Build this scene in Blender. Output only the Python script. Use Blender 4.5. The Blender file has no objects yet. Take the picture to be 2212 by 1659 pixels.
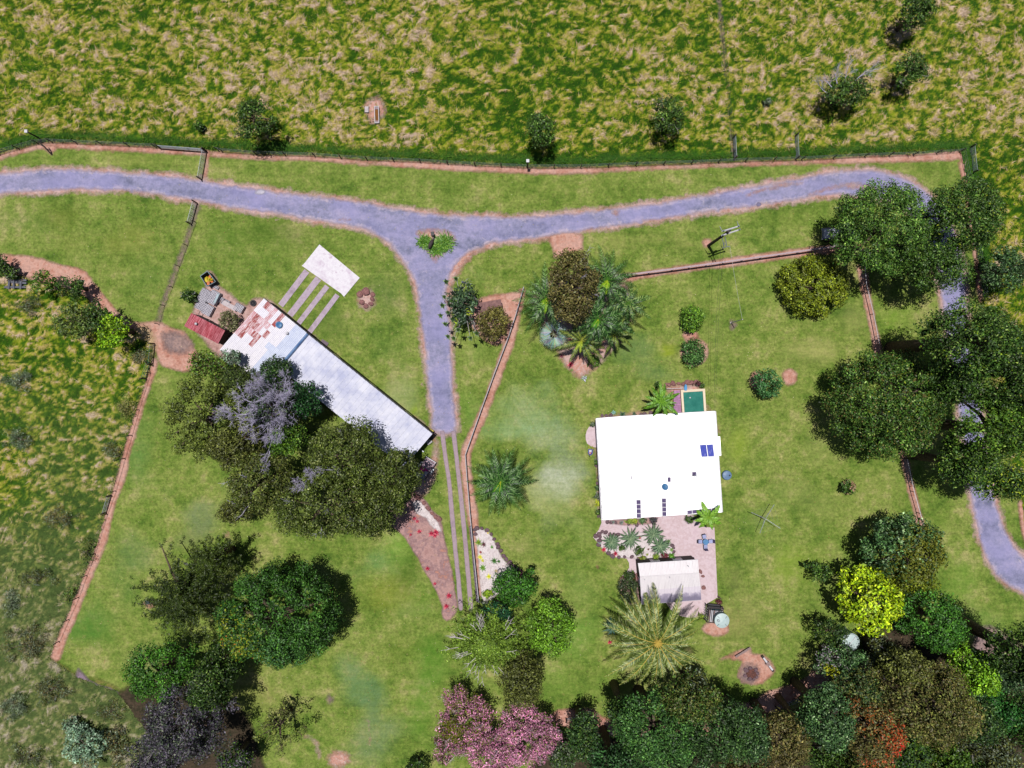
import bpy, bmesh, math, random
import numpy as np
from mathutils import Vector, Matrix, geometry
from math import pi, sin, cos, radians as R

# ---------------------------------------------------------------- camera, sky, sun
H = 91.0                      # flying height of the camera
S = 134.4/2212.0              # metres per survey pixel on the ground
sc = bpy.context.scene
COL = sc.collection
cam = bpy.data.cameras.new('camera'); cam.sensor_width = 36; cam.lens = 18/(67.2/H)
cam.clip_start = 1; cam.clip_end = 3000
camo = bpy.data.objects.new('camera', cam); COL.objects.link(camo); camo.location = (0, 0, H); sc.camera = camo
SUN_V = Vector((-0.50, 0.86, 6.2)).normalized()      # towards the sun
w = bpy.data.worlds.new('World'); sc.world = w; w.use_nodes = True
nt = w.node_tree; bg = nt.nodes['Background']
sky = nt.nodes.new('ShaderNodeTexSky'); sky.sky_type = 'NISHITA'; sky.sun_disc = False
sky.sun_elevation = math.asin(SUN_V.z); sky.sun_rotation = math.atan2(SUN_V.x, SUN_V.y)
nt.links.new(sky.outputs[0], bg.inputs[0]); bg.inputs[1].default_value = 0.05
sl = bpy.data.lights.new('sun', 'SUN'); sl.energy = 5.0; sl.angle = R(0.5); sl.color = (1, .965, .93)
so = bpy.data.objects.new('sun', sl); COL.objects.link(so); so.location = (0, 0, 150)
so.rotation_euler = (-SUN_V).to_track_quat('-Z', 'Y').to_euler()
sc.view_settings.view_transform = 'Standard'; sc.view_settings.look = 'None'
sc.view_settings.exposure = 0.5; sc.view_settings.gamma = 1
sc.view_settings.use_curve_mapping = False
EXP = 2.3                     # what a sunlit level surface gains from light and exposure

rng = np.random.default_rng(7); random.seed(7)

# ---------------------------------------------------------------- helpers
def P(x, y, h=0.0):
    k = (H-h)/H
    return ((x-1106)*S*k, -(y-829.5)*S*k)
def V3(x, y, h=0.0, z=None):
    a, b = P(x, y, h); return Vector((a, b, h if z is None else z))
def lin(v):
    v = v/255.0
    return v/12.92 if v <= 0.04045 else ((v+0.055)/1.055)**2.4
def c(r, g, b, k=1.0):
    if r == 255 and g == 255: return (.84, .84, .84)
    return tuple(min(.86, lin(q)/EXP*k) for q in (r, g, b))
def c4(t, k=1.0): return (*c(*t, k), 1.0)

def tag(o, label=None, cat=None, group=None, kind=None):
    if label: o['label'] = label
    if cat: o['category'] = cat
    if group: o['group'] = group
    if kind: o['kind'] = kind
    return o
def link(name, me, parent=None, mat=None):
    o = bpy.data.objects.new(name, me); COL.objects.link(o)
    if mat is not None and me is not None and not me.materials: me.materials.append(mat)
    if parent: o.parent = parent
    return o
def empty(name, loc, rz=0, label=None, cat=None, group=None):
    o = bpy.data.objects.new(name, None); COL.objects.link(o); o.location = loc; o.rotation_euler.z = rz
    o.empty_display_size = .3
    return tag(o, label, cat, group)

def hsh(ix, iy, seed):
    n = (ix.astype(np.int64)*374761393 + iy.astype(np.int64)*668265263 + seed*982451653) & 0x7fffffff
    n = ((n ^ (n >> 13))*1274126177) & 0x7fffffff
    return ((n ^ (n >> 16)) & 0xffff)/65535.0
def vn(x, y, seed=0):
    x = np.asarray(x, float); y = np.asarray(y, float)
    ix = np.floor(x); iy = np.floor(y); fx = x-ix; fy = y-iy
    fx = fx*fx*(3-2*fx); fy = fy*fy*(3-2*fy)
    a = hsh(ix, iy, seed); b = hsh(ix+1, iy, seed); d = hsh(ix, iy+1, seed); e = hsh(ix+1, iy+1, seed)
    return (a*(1-fx)+b*fx)*(1-fy)+(d*(1-fx)+e*fx)*fy
def fbm(x, y, seed=0, o=4):
    s = 0; a = .5; t = 0
    for i in range(o):
        s = s+a*vn(x*2**i, y*2**i, seed+i*17); t += a; a *= .5
    return s/t
def inside(px, py, poly):
    px = np.asarray(px); py = np.asarray(py); r = np.zeros(px.shape, bool)
    n = len(poly)
    for i in range(n):
        x1, y1 = poly[i]; x2, y2 = poly[(i+1) % n]
        if y1 == y2: continue
        m = ((y1 > py) != (y2 > py)) & (px < (x2-x1)*(py-y1)/(y2-y1)+x1)
        r ^= m
    return r
def segdist(px, py, pts, closed=True):
    d = np.full(np.shape(px), 1e9)
    n = len(pts)
    for i in range(n if closed else n-1):
        x1, y1 = pts[i]; x2, y2 = pts[(i+1) % n]
        dx, dy = x2-x1, y2-y1; L = dx*dx+dy*dy+1e-9
        t = np.clip(((px-x1)*dx+(py-y1)*dy)/L, 0, 1)
        d = np.minimum(d, (px-x1-t*dx)**2+(py-y1-t*dy)**2)
    return np.sqrt(d)

# ---------------------------------------------------------------- materials
def _n(nt, t, **k):
    n = nt.nodes.new(t)
    for a, b in k.items(): setattr(n, a, b)
    return n
def base_mat(name, rough=.85, spec=.25):
    m = bpy.data.materials.new(name); m.use_nodes = True
    b = m.node_tree.nodes['Principled BSDF']
    b.inputs['Roughness'].default_value = rough
    b.inputs['Specular IOR Level'].default_value = spec
    return m, m.node_tree, b
def noise(nt, scale, detail=5, rough=.6, pos=None, dist=0, stretch=None):
    t = _n(nt, 'ShaderNodeTexNoise'); t.inputs['Scale'].default_value = scale
    t.inputs['Detail'].default_value = detail; t.inputs['Roughness'].default_value = rough
    t.inputs['Distortion'].default_value = dist
    if pos is None: pos = _n(nt, 'ShaderNodeNewGeometry').outputs['Position']
    if stretch:
        mp = _n(nt, 'ShaderNodeMapping'); nt.links.new(pos, mp.inputs[0])
        mp.inputs['Rotation'].default_value = (0, 0, stretch[2]); mp.inputs['Scale'].default_value = (stretch[0], stretch[1], 1)
        pos = mp.outputs[0]
    nt.links.new(pos, t.inputs['Vector']); return t.outputs['Fac']
def ramp(nt, fac, stops):
    r = _n(nt, 'ShaderNodeValToRGB'); e = r.color_ramp.elements
    while len(e) < len(stops): e.new(.5)
    for el, (p, col) in zip(e, stops): el.position = p; el.color = (*col[:3], 1)
    nt.links.new(fac, r.inputs[0]); return r.outputs[0]
def mix(nt, f, a, b, mode='MIX'):
    m = _n(nt, 'ShaderNodeMix', data_type='RGBA', blend_type=mode)
    for s, v in ((m.inputs[0], f), (m.inputs[6], a), (m.inputs[7], b)):
        if hasattr(v, 'links'): nt.links.new(v, s)
        else: s.default_value = v if isinstance(v, (int, float)) else (*v[:3], 1)
    return m.outputs[2]
def mth(nt, op, a, b=0.0, d=0.0, clamp=False):
    m = _n(nt, 'ShaderNodeMath', operation=op, use_clamp=clamp)
    for s, v in zip(m.inputs, (a, b, d)):
        if hasattr(v, 'links'): nt.links.new(v, s)
        else: s.default_value = v
    return m.outputs[0]
def attr(nt, name):
    return _n(nt, 'ShaderNodeAttribute', attribute_name=name)
def bump(nt, b, h, dist=.03, st=.5):
    bp = _n(nt, 'ShaderNodeBump'); bp.inputs['Strength'].default_value = st; bp.inputs['Distance'].default_value = dist
    nt.links.new(h, bp.inputs['Height']); nt.links.new(bp.outputs[0], b.inputs['Normal'])

def ground_mat(name, cols, s1=.35, s2=2.5, s3=9., rough=.95, fade=None, grain=.35, extra=None, stretch=None):
    """cols: list of three or more sRGB colours; fade=(width, noise) thins the sheet out at its worn edge"""
    m, nt, b = base_mat(name, rough, .1)
    f1 = noise(nt, s1, 4, .6, dist=.4, stretch=stretch); f2 = noise(nt, s2, 5, .65); f3 = noise(nt, s3*.36, 5, .8)
    f = mth(nt, 'ADD', mth(nt, 'MULTIPLY', f1, .55), mth(nt, 'MULTIPLY', f2, .45))
    n = len(cols)
    col = ramp(nt, f, [(.36+.28*i/(n-1), c(*q)) for i, q in enumerate(cols)])
    g = ramp(nt, f3, [(.3, (1-grain,)*3), (.7, (1+grain*.9,)*3)])
    col = mix(nt, 1.0, col, g, 'MULTIPLY')
    if extra: col = extra(nt, col)
    nt.links.new(col, b.inputs['Base Color'])
    bump(nt, b, f3, .05, .5)
    if fade:
        e = attr(nt, 'edge').outputs['Fac']
        q = mth(nt, 'ADD', mth(nt, 'DIVIDE', e, fade[0]), mth(nt, 'MULTIPLY', mth(nt, 'SUBTRACT', noise(nt, 1.6, 6, .75), .5), fade[1]))
        q = mth(nt, 'MULTIPLY', q, 1.0, clamp=True)
        tr = _n(nt, 'ShaderNodeBsdfTransparent'); ms = _n(nt, 'ShaderNodeMixShader')
        nt.links.new(q, ms.inputs[0]); nt.links.new(tr.outputs[0], ms.inputs[1]); nt.links.new(b.outputs[0], ms.inputs[2])
        nt.links.new(ms.outputs[0], nt.nodes['Material Output'].inputs[0])
    return m

def obj_mat(name, col, col2=None, scale=3, rough=.6, spec=.3, metal=0, var=.12, stretch=None, th=(.4, .62), bmp=0, world=False):
    m, nt, b = base_mat(name, rough, spec); b.inputs['Metallic'].default_value = metal
    tc = _n(nt, 'ShaderNodeTexCoord').outputs['Object']
    if world: tc = _n(nt, 'ShaderNodeNewGeometry').outputs['Position']
    else:
        vm = _n(nt, 'ShaderNodeVectorMath', operation='ADD'); mm = mth(nt, 'MULTIPLY', _n(nt, 'ShaderNodeObjectInfo').outputs['Random'], 60.0)
        nt.links.new(tc, vm.inputs[0]); nt.links.new(mm, vm.inputs[1]); tc = vm.outputs[0]
    f = noise(nt, scale, 6, .7, pos=tc, stretch=stretch)
    a = ramp(nt, f, [(th[0], c(*col)), (th[1], c(*(col2 or tuple(q*(1-var) for q in col))))])
    oi = _n(nt, 'ShaderNodeObjectInfo').outputs['Random']
    v = mth(nt, 'ADD', mth(nt, 'MULTIPLY', oi, var*1.2), 1-var*.6)
    cb = _n(nt, 'ShaderNodeCombineColor')
    for i in range(3): nt.links.new(v, cb.inputs[i])
    a = mix(nt, 1.0, a, cb.outputs[0], 'MULTIPLY')
    nt.links.new(a, b.inputs['Base Color'])
    if bmp: bump(nt, b, f, bmp, .6)
    return m

def leaf_mat(name, rough=.5, spec=.35, trans=.18):
    m, nt, b = base_mat(name, rough, spec)
    a = attr(nt, 'Col').outputs['Color']
    nt.links.new(a, b.inputs['Base Color'])
    tl = _n(nt, 'ShaderNodeBsdfTranslucent'); nt.links.new(a, tl.inputs[0])
    ms = _n(nt, 'ShaderNodeMixShader'); ms.inputs[0].default_value = trans
    nt.links.new(b.outputs[0], ms.inputs[1]); nt.links.new(tl.outputs[0], ms.inputs[2])
    nt.links.new(ms.outputs[0], nt.nodes['Material Output'].inputs[0])
    return m
LEAF = leaf_mat('leaf', .5, .2, .06); GRASSM = leaf_mat('grass_blade', .7, .15, .1); PETAL = leaf_mat('petal', .8, .1, .25)
GLOSSY = leaf_mat('glossy_leaf', .45, .25, .08)
BARK = obj_mat('bark', (120, 100, 85), (80, 66, 56), 4, .9)
PALEBARK = obj_mat('pale_bark', (225, 215, 215), (170, 160, 160), 4, .8)
GREYTWIG = obj_mat('grey_twig', (240, 232, 255), (204, 194, 234), 3, .9)

# ---------------------------------------------------------------- mesh tools
class MB:
    def __init__(s): s.v = []; s.f = []
    def add(s, v, f):
        o = len(s.v); s.v += [tuple(q) for q in v]; s.f += [tuple(i+o for i in q) for q in f]; return s
    def box(s, cx, cy, z0, z1, w, d, rz=0, bev=0):
        ca, sa = cos(rz), sin(rz); v = []
        for z in (z0, z1):
            for x, y in ((-w/2, -d/2), (w/2, -d/2), (w/2, d/2), (-w/2, d/2)):
                v.append((cx+x*ca-y*sa, cy+x*sa+y*ca, z))
        return s.add(v, [(3, 2, 1, 0), (4, 5, 6, 7), (0, 1, 5, 4), (1, 2, 6, 5), (2, 3, 7, 6), (3, 0, 4, 7)])
    def tube(s, pts, r, n=6, cap=True):
        pts = [Vector(p) for p in pts]; m = len(pts)
        rr = r if isinstance(r, (list, tuple)) else [r]*m
        v = []; f = []
        for i, p in enumerate(pts):
            d = (pts[min(i+1, m-1)]-pts[max(i-1, 0)])
            d = d.normalized() if d.length > 1e-6 else Vector((0, 0, 1))
            a = d.cross(Vector((0, 0, 1)))
            if a.length < .05: a = d.cross(Vector((1, 0, 0)))
            a.normalize(); b = d.cross(a)
            for k in range(n):
                t = 2*pi*k/n; v.append(p+(a*cos(t)+b*sin(t))*rr[i])
        for i in range(m-1):
            for k in range(n):
                k2 = (k+1) % n; f.append((i*n+k, i*n+k2, (i+1)*n+k2, (i+1)*n+k))
        if cap: f += [tuple(range(n))[::-1], tuple((m-1)*n+k for k in range(n))]
        return s.add(v, f)
    def lathe(s, prof, cx=0, cy=0, n=20):
        v = []; f = []
        for (r, z) in prof:
            for k in range(n): v.append((cx+r*cos(2*pi*k/n), cy+r*sin(2*pi*k/n), z))
        for i in range(len(prof)-1):
            for k in range(n):
                k2 = (k+1) % n; f.append((i*n+k, i*n+k2, (i+1)*n+k2, (i+1)*n+k))
        f.append(tuple(range(n))[::-1]); f.append(tuple((len(prof)-1)*n+k for k in range(n)))
        return s.add(v, f)
    def mesh(s, name, mat=None, smooth=False):
        me = bpy.data.meshes.new(name); me.from_pydata(s.v, [], s.f)
        if mat: me.materials.append(mat)
        if smooth: me.polygons.foreach_set('use_smooth', [True]*len(me.polygons))
        me.update(); return me
    def build(s, name, mat, parent=None, smooth=False):
        return link(name, s.mesh(name, mat, smooth), parent)

def np_mesh(name, verts, faces, mat, cols=None, smooth=False, attrs=None):
    """faces: (n,k) array"""
    me = bpy.data.meshes.new(name)
    nv = len(verts); nf, k = faces.shape
    me.vertices.add(nv); me.vertices.foreach_set('co', np.ascontiguousarray(verts, np.float32).ravel())
    me.loops.add(nf*k); me.loops.foreach_set('vertex_index', faces.astype(np.int32).ravel())
    me.polygons.add(nf); me.polygons.foreach_set('loop_start', np.arange(nf, dtype=np.int32)*k)
    me.update(calc_edges=True)
    if cols is not None:
        a = me.attributes.new('Col', 'FLOAT_COLOR', 'POINT')
        cc = np.ones((nv, 4), np.float32); cc[:, :cols.shape[1]] = cols; a.data.foreach_set('color', cc.ravel())
    for nme, arr in (attrs or {}).items():
        a = me.attributes.new(nme, 'FLOAT', 'POINT'); a.data.foreach_set('value', arr.astype(np.float32))
    if smooth: me.polygons.foreach_set('use_smooth', np.ones(nf, bool))
    if mat: me.materials.append(mat)
    return me

def leaf_quads(C, Nr, size, wr, cols):
    n = len(C)
    Nr = Nr/np.linalg.norm(Nr, axis=1, keepdims=True)
    t = rng.normal(size=(n, 3)); a = np.cross(Nr, t); a /= np.linalg.norm(a, axis=1, keepdims=True)+1e-9
    b = np.cross(Nr, a)
    L = size[:, None]*.5
    off = Nr*L*.35
    v = np.stack([C-a*L-off*.6, C-b*L*wr+off*.3, C+a*L-off*.6, C+b*L*wr+off*.3], 1).reshape(-1, 3)
    f = np.arange(4*n).reshape(n, 4)
    return v, f, np.repeat(cols, 4, 0)

def pick_cols(n, pal, k=1.0, jit=.18):
    ws = np.array([q[3] if len(q) > 3 else 1 for q in pal], float); ws /= ws.sum()
    idx = rng.choice(len(pal), n, p=ws)
    base = np.array([c(*q[:3], k) for q in pal])
    return base[idx]*(1+rng.normal(size=(n, 1))*jit).clip(.4, 1.8)

# ---------------------------------------------------------------- ground sheets
def dense(pts, step=.6, smooth=True, amp=.12, closed=True, seed=1):
    """polyline through survey points, resampled and roughened"""
    pts = [Vector(p) for p in pts]; n = len(pts); out = []
    rngi = range(n if closed else n-1)
    for i in rngi:
        if closed: p0, p1, p2, p3 = pts[i-1], pts[i], pts[(i+1) % n], pts[(i+2) % n]
        else: p0, p1, p2, p3 = pts[max(i-1, 0)], pts[i], pts[i+1], pts[min(i+2, n-1)]
        m = max(1, int((p2-p1).length/step))
        for j in range(m):
            t = j/m
            if smooth:
                q = .5*((2*p1)+(-p0+p2)*t+(2*p0-5*p1+4*p2-p3)*t*t+(-p0+3*p1-3*p2+p3)*t**3)
            else: q = p1.lerp(p2, t)
            out.append(q)
    if not closed: out.append(pts[-1])
    a = np.array([(q.x, q.y) for q in out])
    if amp:
        a = a+np.stack([fbm(a[:, 0]*1.3, a[:, 1]*1.3, seed)-.5, fbm(a[:, 0]*1.3+50, a[:, 1]*1.3, seed+3)-.5], 1)*amp*3
    return a
ZN = [0.0]; LAY = []
def nextz(b, cap=None):
    """each sheet lies 4 mm above the highest earlier sheet it touches"""
    lv = 0; s_ = b[::max(1, len(b)//160)]; lo, hi = b.min(0), b.max(0)
    for (ob, l, olo, ohi) in LAY:
        if l < lv or (lo > ohi).any() or (olo > hi).any(): continue
        m = ((s_ >= olo-.2) & (s_ <= ohi+.2)).all(1); m2 = ((ob >= lo-.2) & (ob <= hi+.2)).all(1)
        if (m.any() and inside(s_[m, 0], s_[m, 1], ob).any()) or (m2.any() and inside(ob[m2, 0], ob[m2, 1], s_).any()): lv = l+1
    LAY.append((s_, lv, lo, hi)); return .03+.004*lv
def patch(name, pts, mat, cell=.9, step=.5, smooth=True, amp=.12, z=None, tint=None, world=False, seed=1, parent=None, kind='structure'):
    if not world: pts = [P(*p) for p in pts]
    b = dense(pts, step, smooth, amp, True, seed)
    x0, y0 = b.min(0); x1, y1 = b.max(0)
    bx, by = b[:, 0], b[:, 1]; ar = abs(np.sum(bx*np.roll(by, -1)-by*np.roll(bx, -1)))/2; pe = np.sum(np.hypot(bx-np.roll(bx, -1), by-np.roll(by, -1)))
    cell = min(cell, max(.16, .55*ar/pe))
    gx, gy = np.meshgrid(np.arange(x0, x1, cell), np.arange(y0, y1, cell))
    gx = (gx+rng.uniform(-.3, .3, gx.shape)*cell).ravel(); gy = (gy+rng.uniform(-.3, .3, gy.shape)*cell).ravel()
    m = inside(gx, gy, b); gx = gx[m]; gy = gy[m]
    d = segdist(gx, gy, b[::2] if len(b) > 400 else b); k = d > cell*.35; gx = gx[k]; gy = gy[k]
    vs = [Vector(p) for p in b]+[Vector((p, q)) for p, q in zip(gx, gy)]
    r = geometry.delaunay_2d_cdt(vs, [], [list(range(len(b)))], 1, 1e-5)
    v = np.array([(p.x, p.y) for p in r[0]]); f = np.array([t for t in r[2] if len(t) == 3])
    a, bb, cc = v[f[:, 0]], v[f[:, 1]], v[f[:, 2]]
    cr = (bb[:, 0]-a[:, 0])*(cc[:, 1]-a[:, 1])-(bb[:, 1]-a[:, 1])*(cc[:, 0]-a[:, 0])
    f[cr < 0] = f[cr < 0][:, ::-1]
    e = segdist(v[:, 0], v[:, 1], b[::2] if len(b) > 400 else b); e[e < .05] = 0
    zz = nextz(b) if z is None else z
    vv = np.column_stack([v, np.full(len(v), zz)])
    me = np_mesh(name, vv, f, mat, cols=tint(v) if tint else None, attrs={'edge': e})
    o = link(name, me, parent)
    if kind: o['kind'] = kind
    return o
def ribbon_poly(pts, w):
    """closed outline of a strip of width w (survey px) along pts"""
    p = [Vector(q) for q in pts]; L = []; Rr = []
    for i in range(len(p)):
        d = (p[min(i+1, len(p)-1)]-p[max(i-1, 0)]).normalized(); n = Vector((-d.y, d.x))
        ww = w[i] if isinstance(w, (list, tuple)) else w
        L.append(tuple(p[i]+n*ww/2)); Rr.append(tuple(p[i]-n*ww/2))
    return L+Rr[::-1]

NORTH = [(-300, 420), (0, 333), (83, 310), (113, 307), (220, 312), (337, 318), (480, 327), (553, 333), (680, 337), (793, 345), (908, 350), (1026, 357), (1139, 362), (1254, 362), (1373, 357), (1493, 353), (1609, 348), (1731, 345), (1867, 338), (1972, 335), (2072, 328)]
EAST = [(2084, 383), (2098, 480), (2111, 570), (2122, 650), (2140, 800), (2170, 950), (2203, 1080), (2216, 1180), (2240, 1290), (2500, 1500)]
WESTB = [(480, 1900), (330, 1590), (255, 1490), (170, 1460), (113, 1420), (130, 1370), (160, 1310), (190, 1230), (215, 1175), (235, 1100), (255, 1030), (275, 960), (300, 880), (330, 790), (335, 745), (300, 715), (250, 690), (200, 655), (170, 625), (60, 600), (0, 575), (-300, 560)]
MOWN = NORTH+EAST+[(2500, 1900)]+WESTB
MOWNW = [P(*p) for p in MOWN]

# pasture base: one sheet to the horizon
mg = ground_mat('pasture_soil', [(62, 92, 26), (92, 112, 40), (140, 132, 72), (96, 108, 46)], .5, 2.2, 8)
bm = MB(); bm.add([(-1500, -1500, 0), (1500, -1500, 0), (1500, 1500, 0), (-1500, 1500, 0)], [(0, 1, 2, 3)])
tag(bm.build('ground', mg), 'wide green pasture ground running past the frame on every side', kind='structure')

# rough pasture relief, real hummocks
def past_fields(x, y):
    wx = x+.9*(fbm(x*.5, y*.5, 11, 3)-.5)*2; wy = y+.9*(fbm(x*.5+9, y*.5, 12, 3)-.5)*2
    an = .18+.25*(vn(x*.04, y*.04, 13)-.5)*2
    a = fbm(wx*1.5+wy*an, wy*2.3-wx*an, 21, 5)
    v1 = np.abs(2*fbm(wx*.55-wy*.22, wy*.95+wx*.16, 31, 3)-1); v2 = np.abs(2*fbm(wx*.7+wy*.3+40, wy*1.2, 36, 3)-1)
    vein = np.maximum(np.clip(1.25-v1*5.2, 0, 1), np.clip(1.2-v2*6.0, 0, 1)*.9)      # thin sinuous runs of green between the tussocks
    big = fbm(x*.05, y*.05, 41, 3)
    tall = np.clip(.16+(a-.3)*2.0+(big-.5)*.7+(fbm(x*.25, y*.3, 47, 3)-.5)*.7, 0, 1)*(1-vein*.9)
    return tall, big
def past_cols(x, y, tall, big, jit=0.0):
    t = np.clip(tall+rng.normal(size=tall.shape)*jit+.02, 0, 1)
    stops = [0, .14, .30, .50, .78, 1]
    cl = np.array([c(34, 72, 5), c(62, 102, 10), c(124, 142, 26), c(166, 164, 58), c(194, 172, 108), c(210, 184, 160)])
    col = np.stack([np.interp(t, stops, cl[:, i]) for i in range(3)], -1)
    # greyer scrubby grass in the south-west corner
    sw = np.clip((-y+5)/35, 0, 1)*np.clip((-x-30)/10, 0, 1)*np.clip(fbm(x*.09, y*.09, 51, 3)*3.2-1.0+np.clip((-y-22)/14, 0, 1), 0, 1)
    g = np.stack([np.interp(t, [0, .4, .75, 1], np.array([c(78, 96, 50), c(118, 126, 78), c(152, 150, 116), c(170, 162, 144)])[:, i]) for i in range(3)], -1)
    return col*(1-sw[..., None]*.85)+g*sw[..., None]*.85
TRK = [(1545, -60), (1553, 0), (1556, 45), (1560, 90), (1566, 150), (1569, 190), (1575, 250), (1583, 330)]
BARE = [[P(*p) for p in q] for q in ([(787, 215), (805, 208), (822, 205), (836, 225), (838, 250), (815, 268), (798, 270), (785, 245)],
        ribbon_poly(TRK, [16, 17, 16, 15, 12, 8, 8, 14]), [(1577, 312), (1589, 312), (1589, 345), (1577, 345)])]
def bare_at(x, y):
    r = np.zeros(np.shape(x), bool)
    for q in BARE: r |= inside(x, y, q)
    return r
st = .21
X, Y = np.meshgrid(np.arange(-78, 78, st), np.arange(-60, 62, st))
d_m = segdist(X.ravel(), Y.ravel(), MOWNW).reshape(X.shape)
ins = inside(X, Y, MOWNW)
tall, big = past_fields(X, Y)
fence_band = np.clip(1-np.abs(d_m-.8)/1.1, 0, 1)*(Y > 15)      # uncut lush strip along the fence
tall = tall*(1-fence_band*.9)
Z = .03+tall*.24+fence_band*.45*fbm(X*.9, Y*.9, 61, 3)+.12*fbm(X*2.2, Y*2.2, 71, 3)
Z = Z*np.clip(d_m/.8, 0, 1)
Z = np.where(bare_at(X, Y), .03, Z)
keep = (~ins) & (d_m > .05)
idx = -np.ones(X.shape, int)
q = keep[:-1, :-1] & keep[1:, :-1] & keep[:-1, 1:] & keep[1:, 1:]
ii, jj = np.where(q)
used = np.zeros(X.shape, bool)
for a_, b_ in ((0, 0), (0, 1), (1, 0), (1, 1)): used[ii+a_, jj+b_] = True
idx[used] = np.arange(used.sum())
F = np.stack([idx[ii, jj], idx[ii, jj+1], idx[ii+1, jj+1], idx[ii+1, jj]], 1)
PC = past_cols(X, Y, tall, big)
lush = np.array(c(60, 104, 28)); PC = PC*(1-fence_band[..., None]*.8)+lush*fence_band[..., None]*.8
pm, pnt, pb = base_mat('pasture_grass', .95, .1)
pa = attr(pnt, 'Col').outputs['Color']
pg = ramp(pnt, noise(pnt, 2.8, 7, .85), [(.32, (.5,)*3), (.68, (1.5,)*3)])
pnt.links.new(mix(pnt, 1.0, pa, pg, 'MULTIPLY'), pb.inputs['Base Color'])
bump(pnt, pb, noise(pnt, 9, 5, .7), .1, .6)
pas = link('pasture', np_mesh('pasture', np.column_stack([X[used], Y[used], Z[used]]), F, pm, PC[used], True))
tag(pas, 'rough hummocky pasture of green runs and dry straw coloured grass tops', kind='structure')

def blades(name, label, n, region, L, wdt, zoff=.0, colf=None, kind='stuff'):
    x, y = region(n); n = len(x)
    t, bgf = past_fields(x, y)
    d = segdist(x, y, MOWNW); fb = np.clip(1-np.abs(d-.8)/1.1, 0, 1)*(y > 15)
    t = t*(1-fb*.9)
    z0 = .02+t*.22+fb*.3
    ang = (fbm(x*.3, y*.3, 81, 3)*2*pi*2+rng.normal(size=n)*.9)
    ln = L*(.5+rng.random(n))*(.6+.7*t+fb*.4); el = rng.uniform(.15, .8, n)
    d3 = np.stack([np.cos(ang)*np.cos(el), np.sin(ang)*np.cos(el), np.sin(el)], 1)
    sd = np.stack([-np.sin(ang), np.cos(ang), np.zeros(n)], 1)*wdt*rng.uniform(.6, 1.3, n)[:, None]
    p = np.stack([x, y, z0], 1)
    v = np.stack([p-sd*.5, p+sd*.5, p+d3*ln[:, None]], 1).reshape(-1, 3)
    cc = past_cols(x, y, t, bgf, .2)
    cc = cc*(1-fb[:, None]*.8)+np.array(c(64, 112, 34))*fb[:, None]*.8
    cc *= rng.uniform(.7, 1.4, (n, 1))
    if colf is not None: cc = colf(x, y, cc)
    o = link(name, np_mesh(name, v, np.arange(3*n).reshape(n, 3), GRASSM, np.repeat(cc, 3, 0)))
    tag(o, label, 'grass', kind=kind); return o
def reg(x0, x1, y0, y1):
    def f(n):
        x = rng.uniform(x0, x1, n); y = rng.uniform(y0, y1, n)
        m = (~inside(x, y, MOWNW)) & (segdist(x, y, MOWNW) > .15) & (~bare_at(x, y) | (rng.random(n) < .12)); return x[m], y[m]
    return f
blades('tall_grass', 'long lodged grass with straw tops filling the northern paddock', 260000, reg(-70, 70, 26, 54), .48, .08)
blades('tall_grass', 'coarse weedy grass on the western slope beside the red dirt strip', 110000, reg(-70, -33, -54, 19), .42, .08)
blades('tall_grass', 'long grass outside the eastern fence corner', 14000, reg(56, 72, 0, 27), .55, .10)

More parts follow.
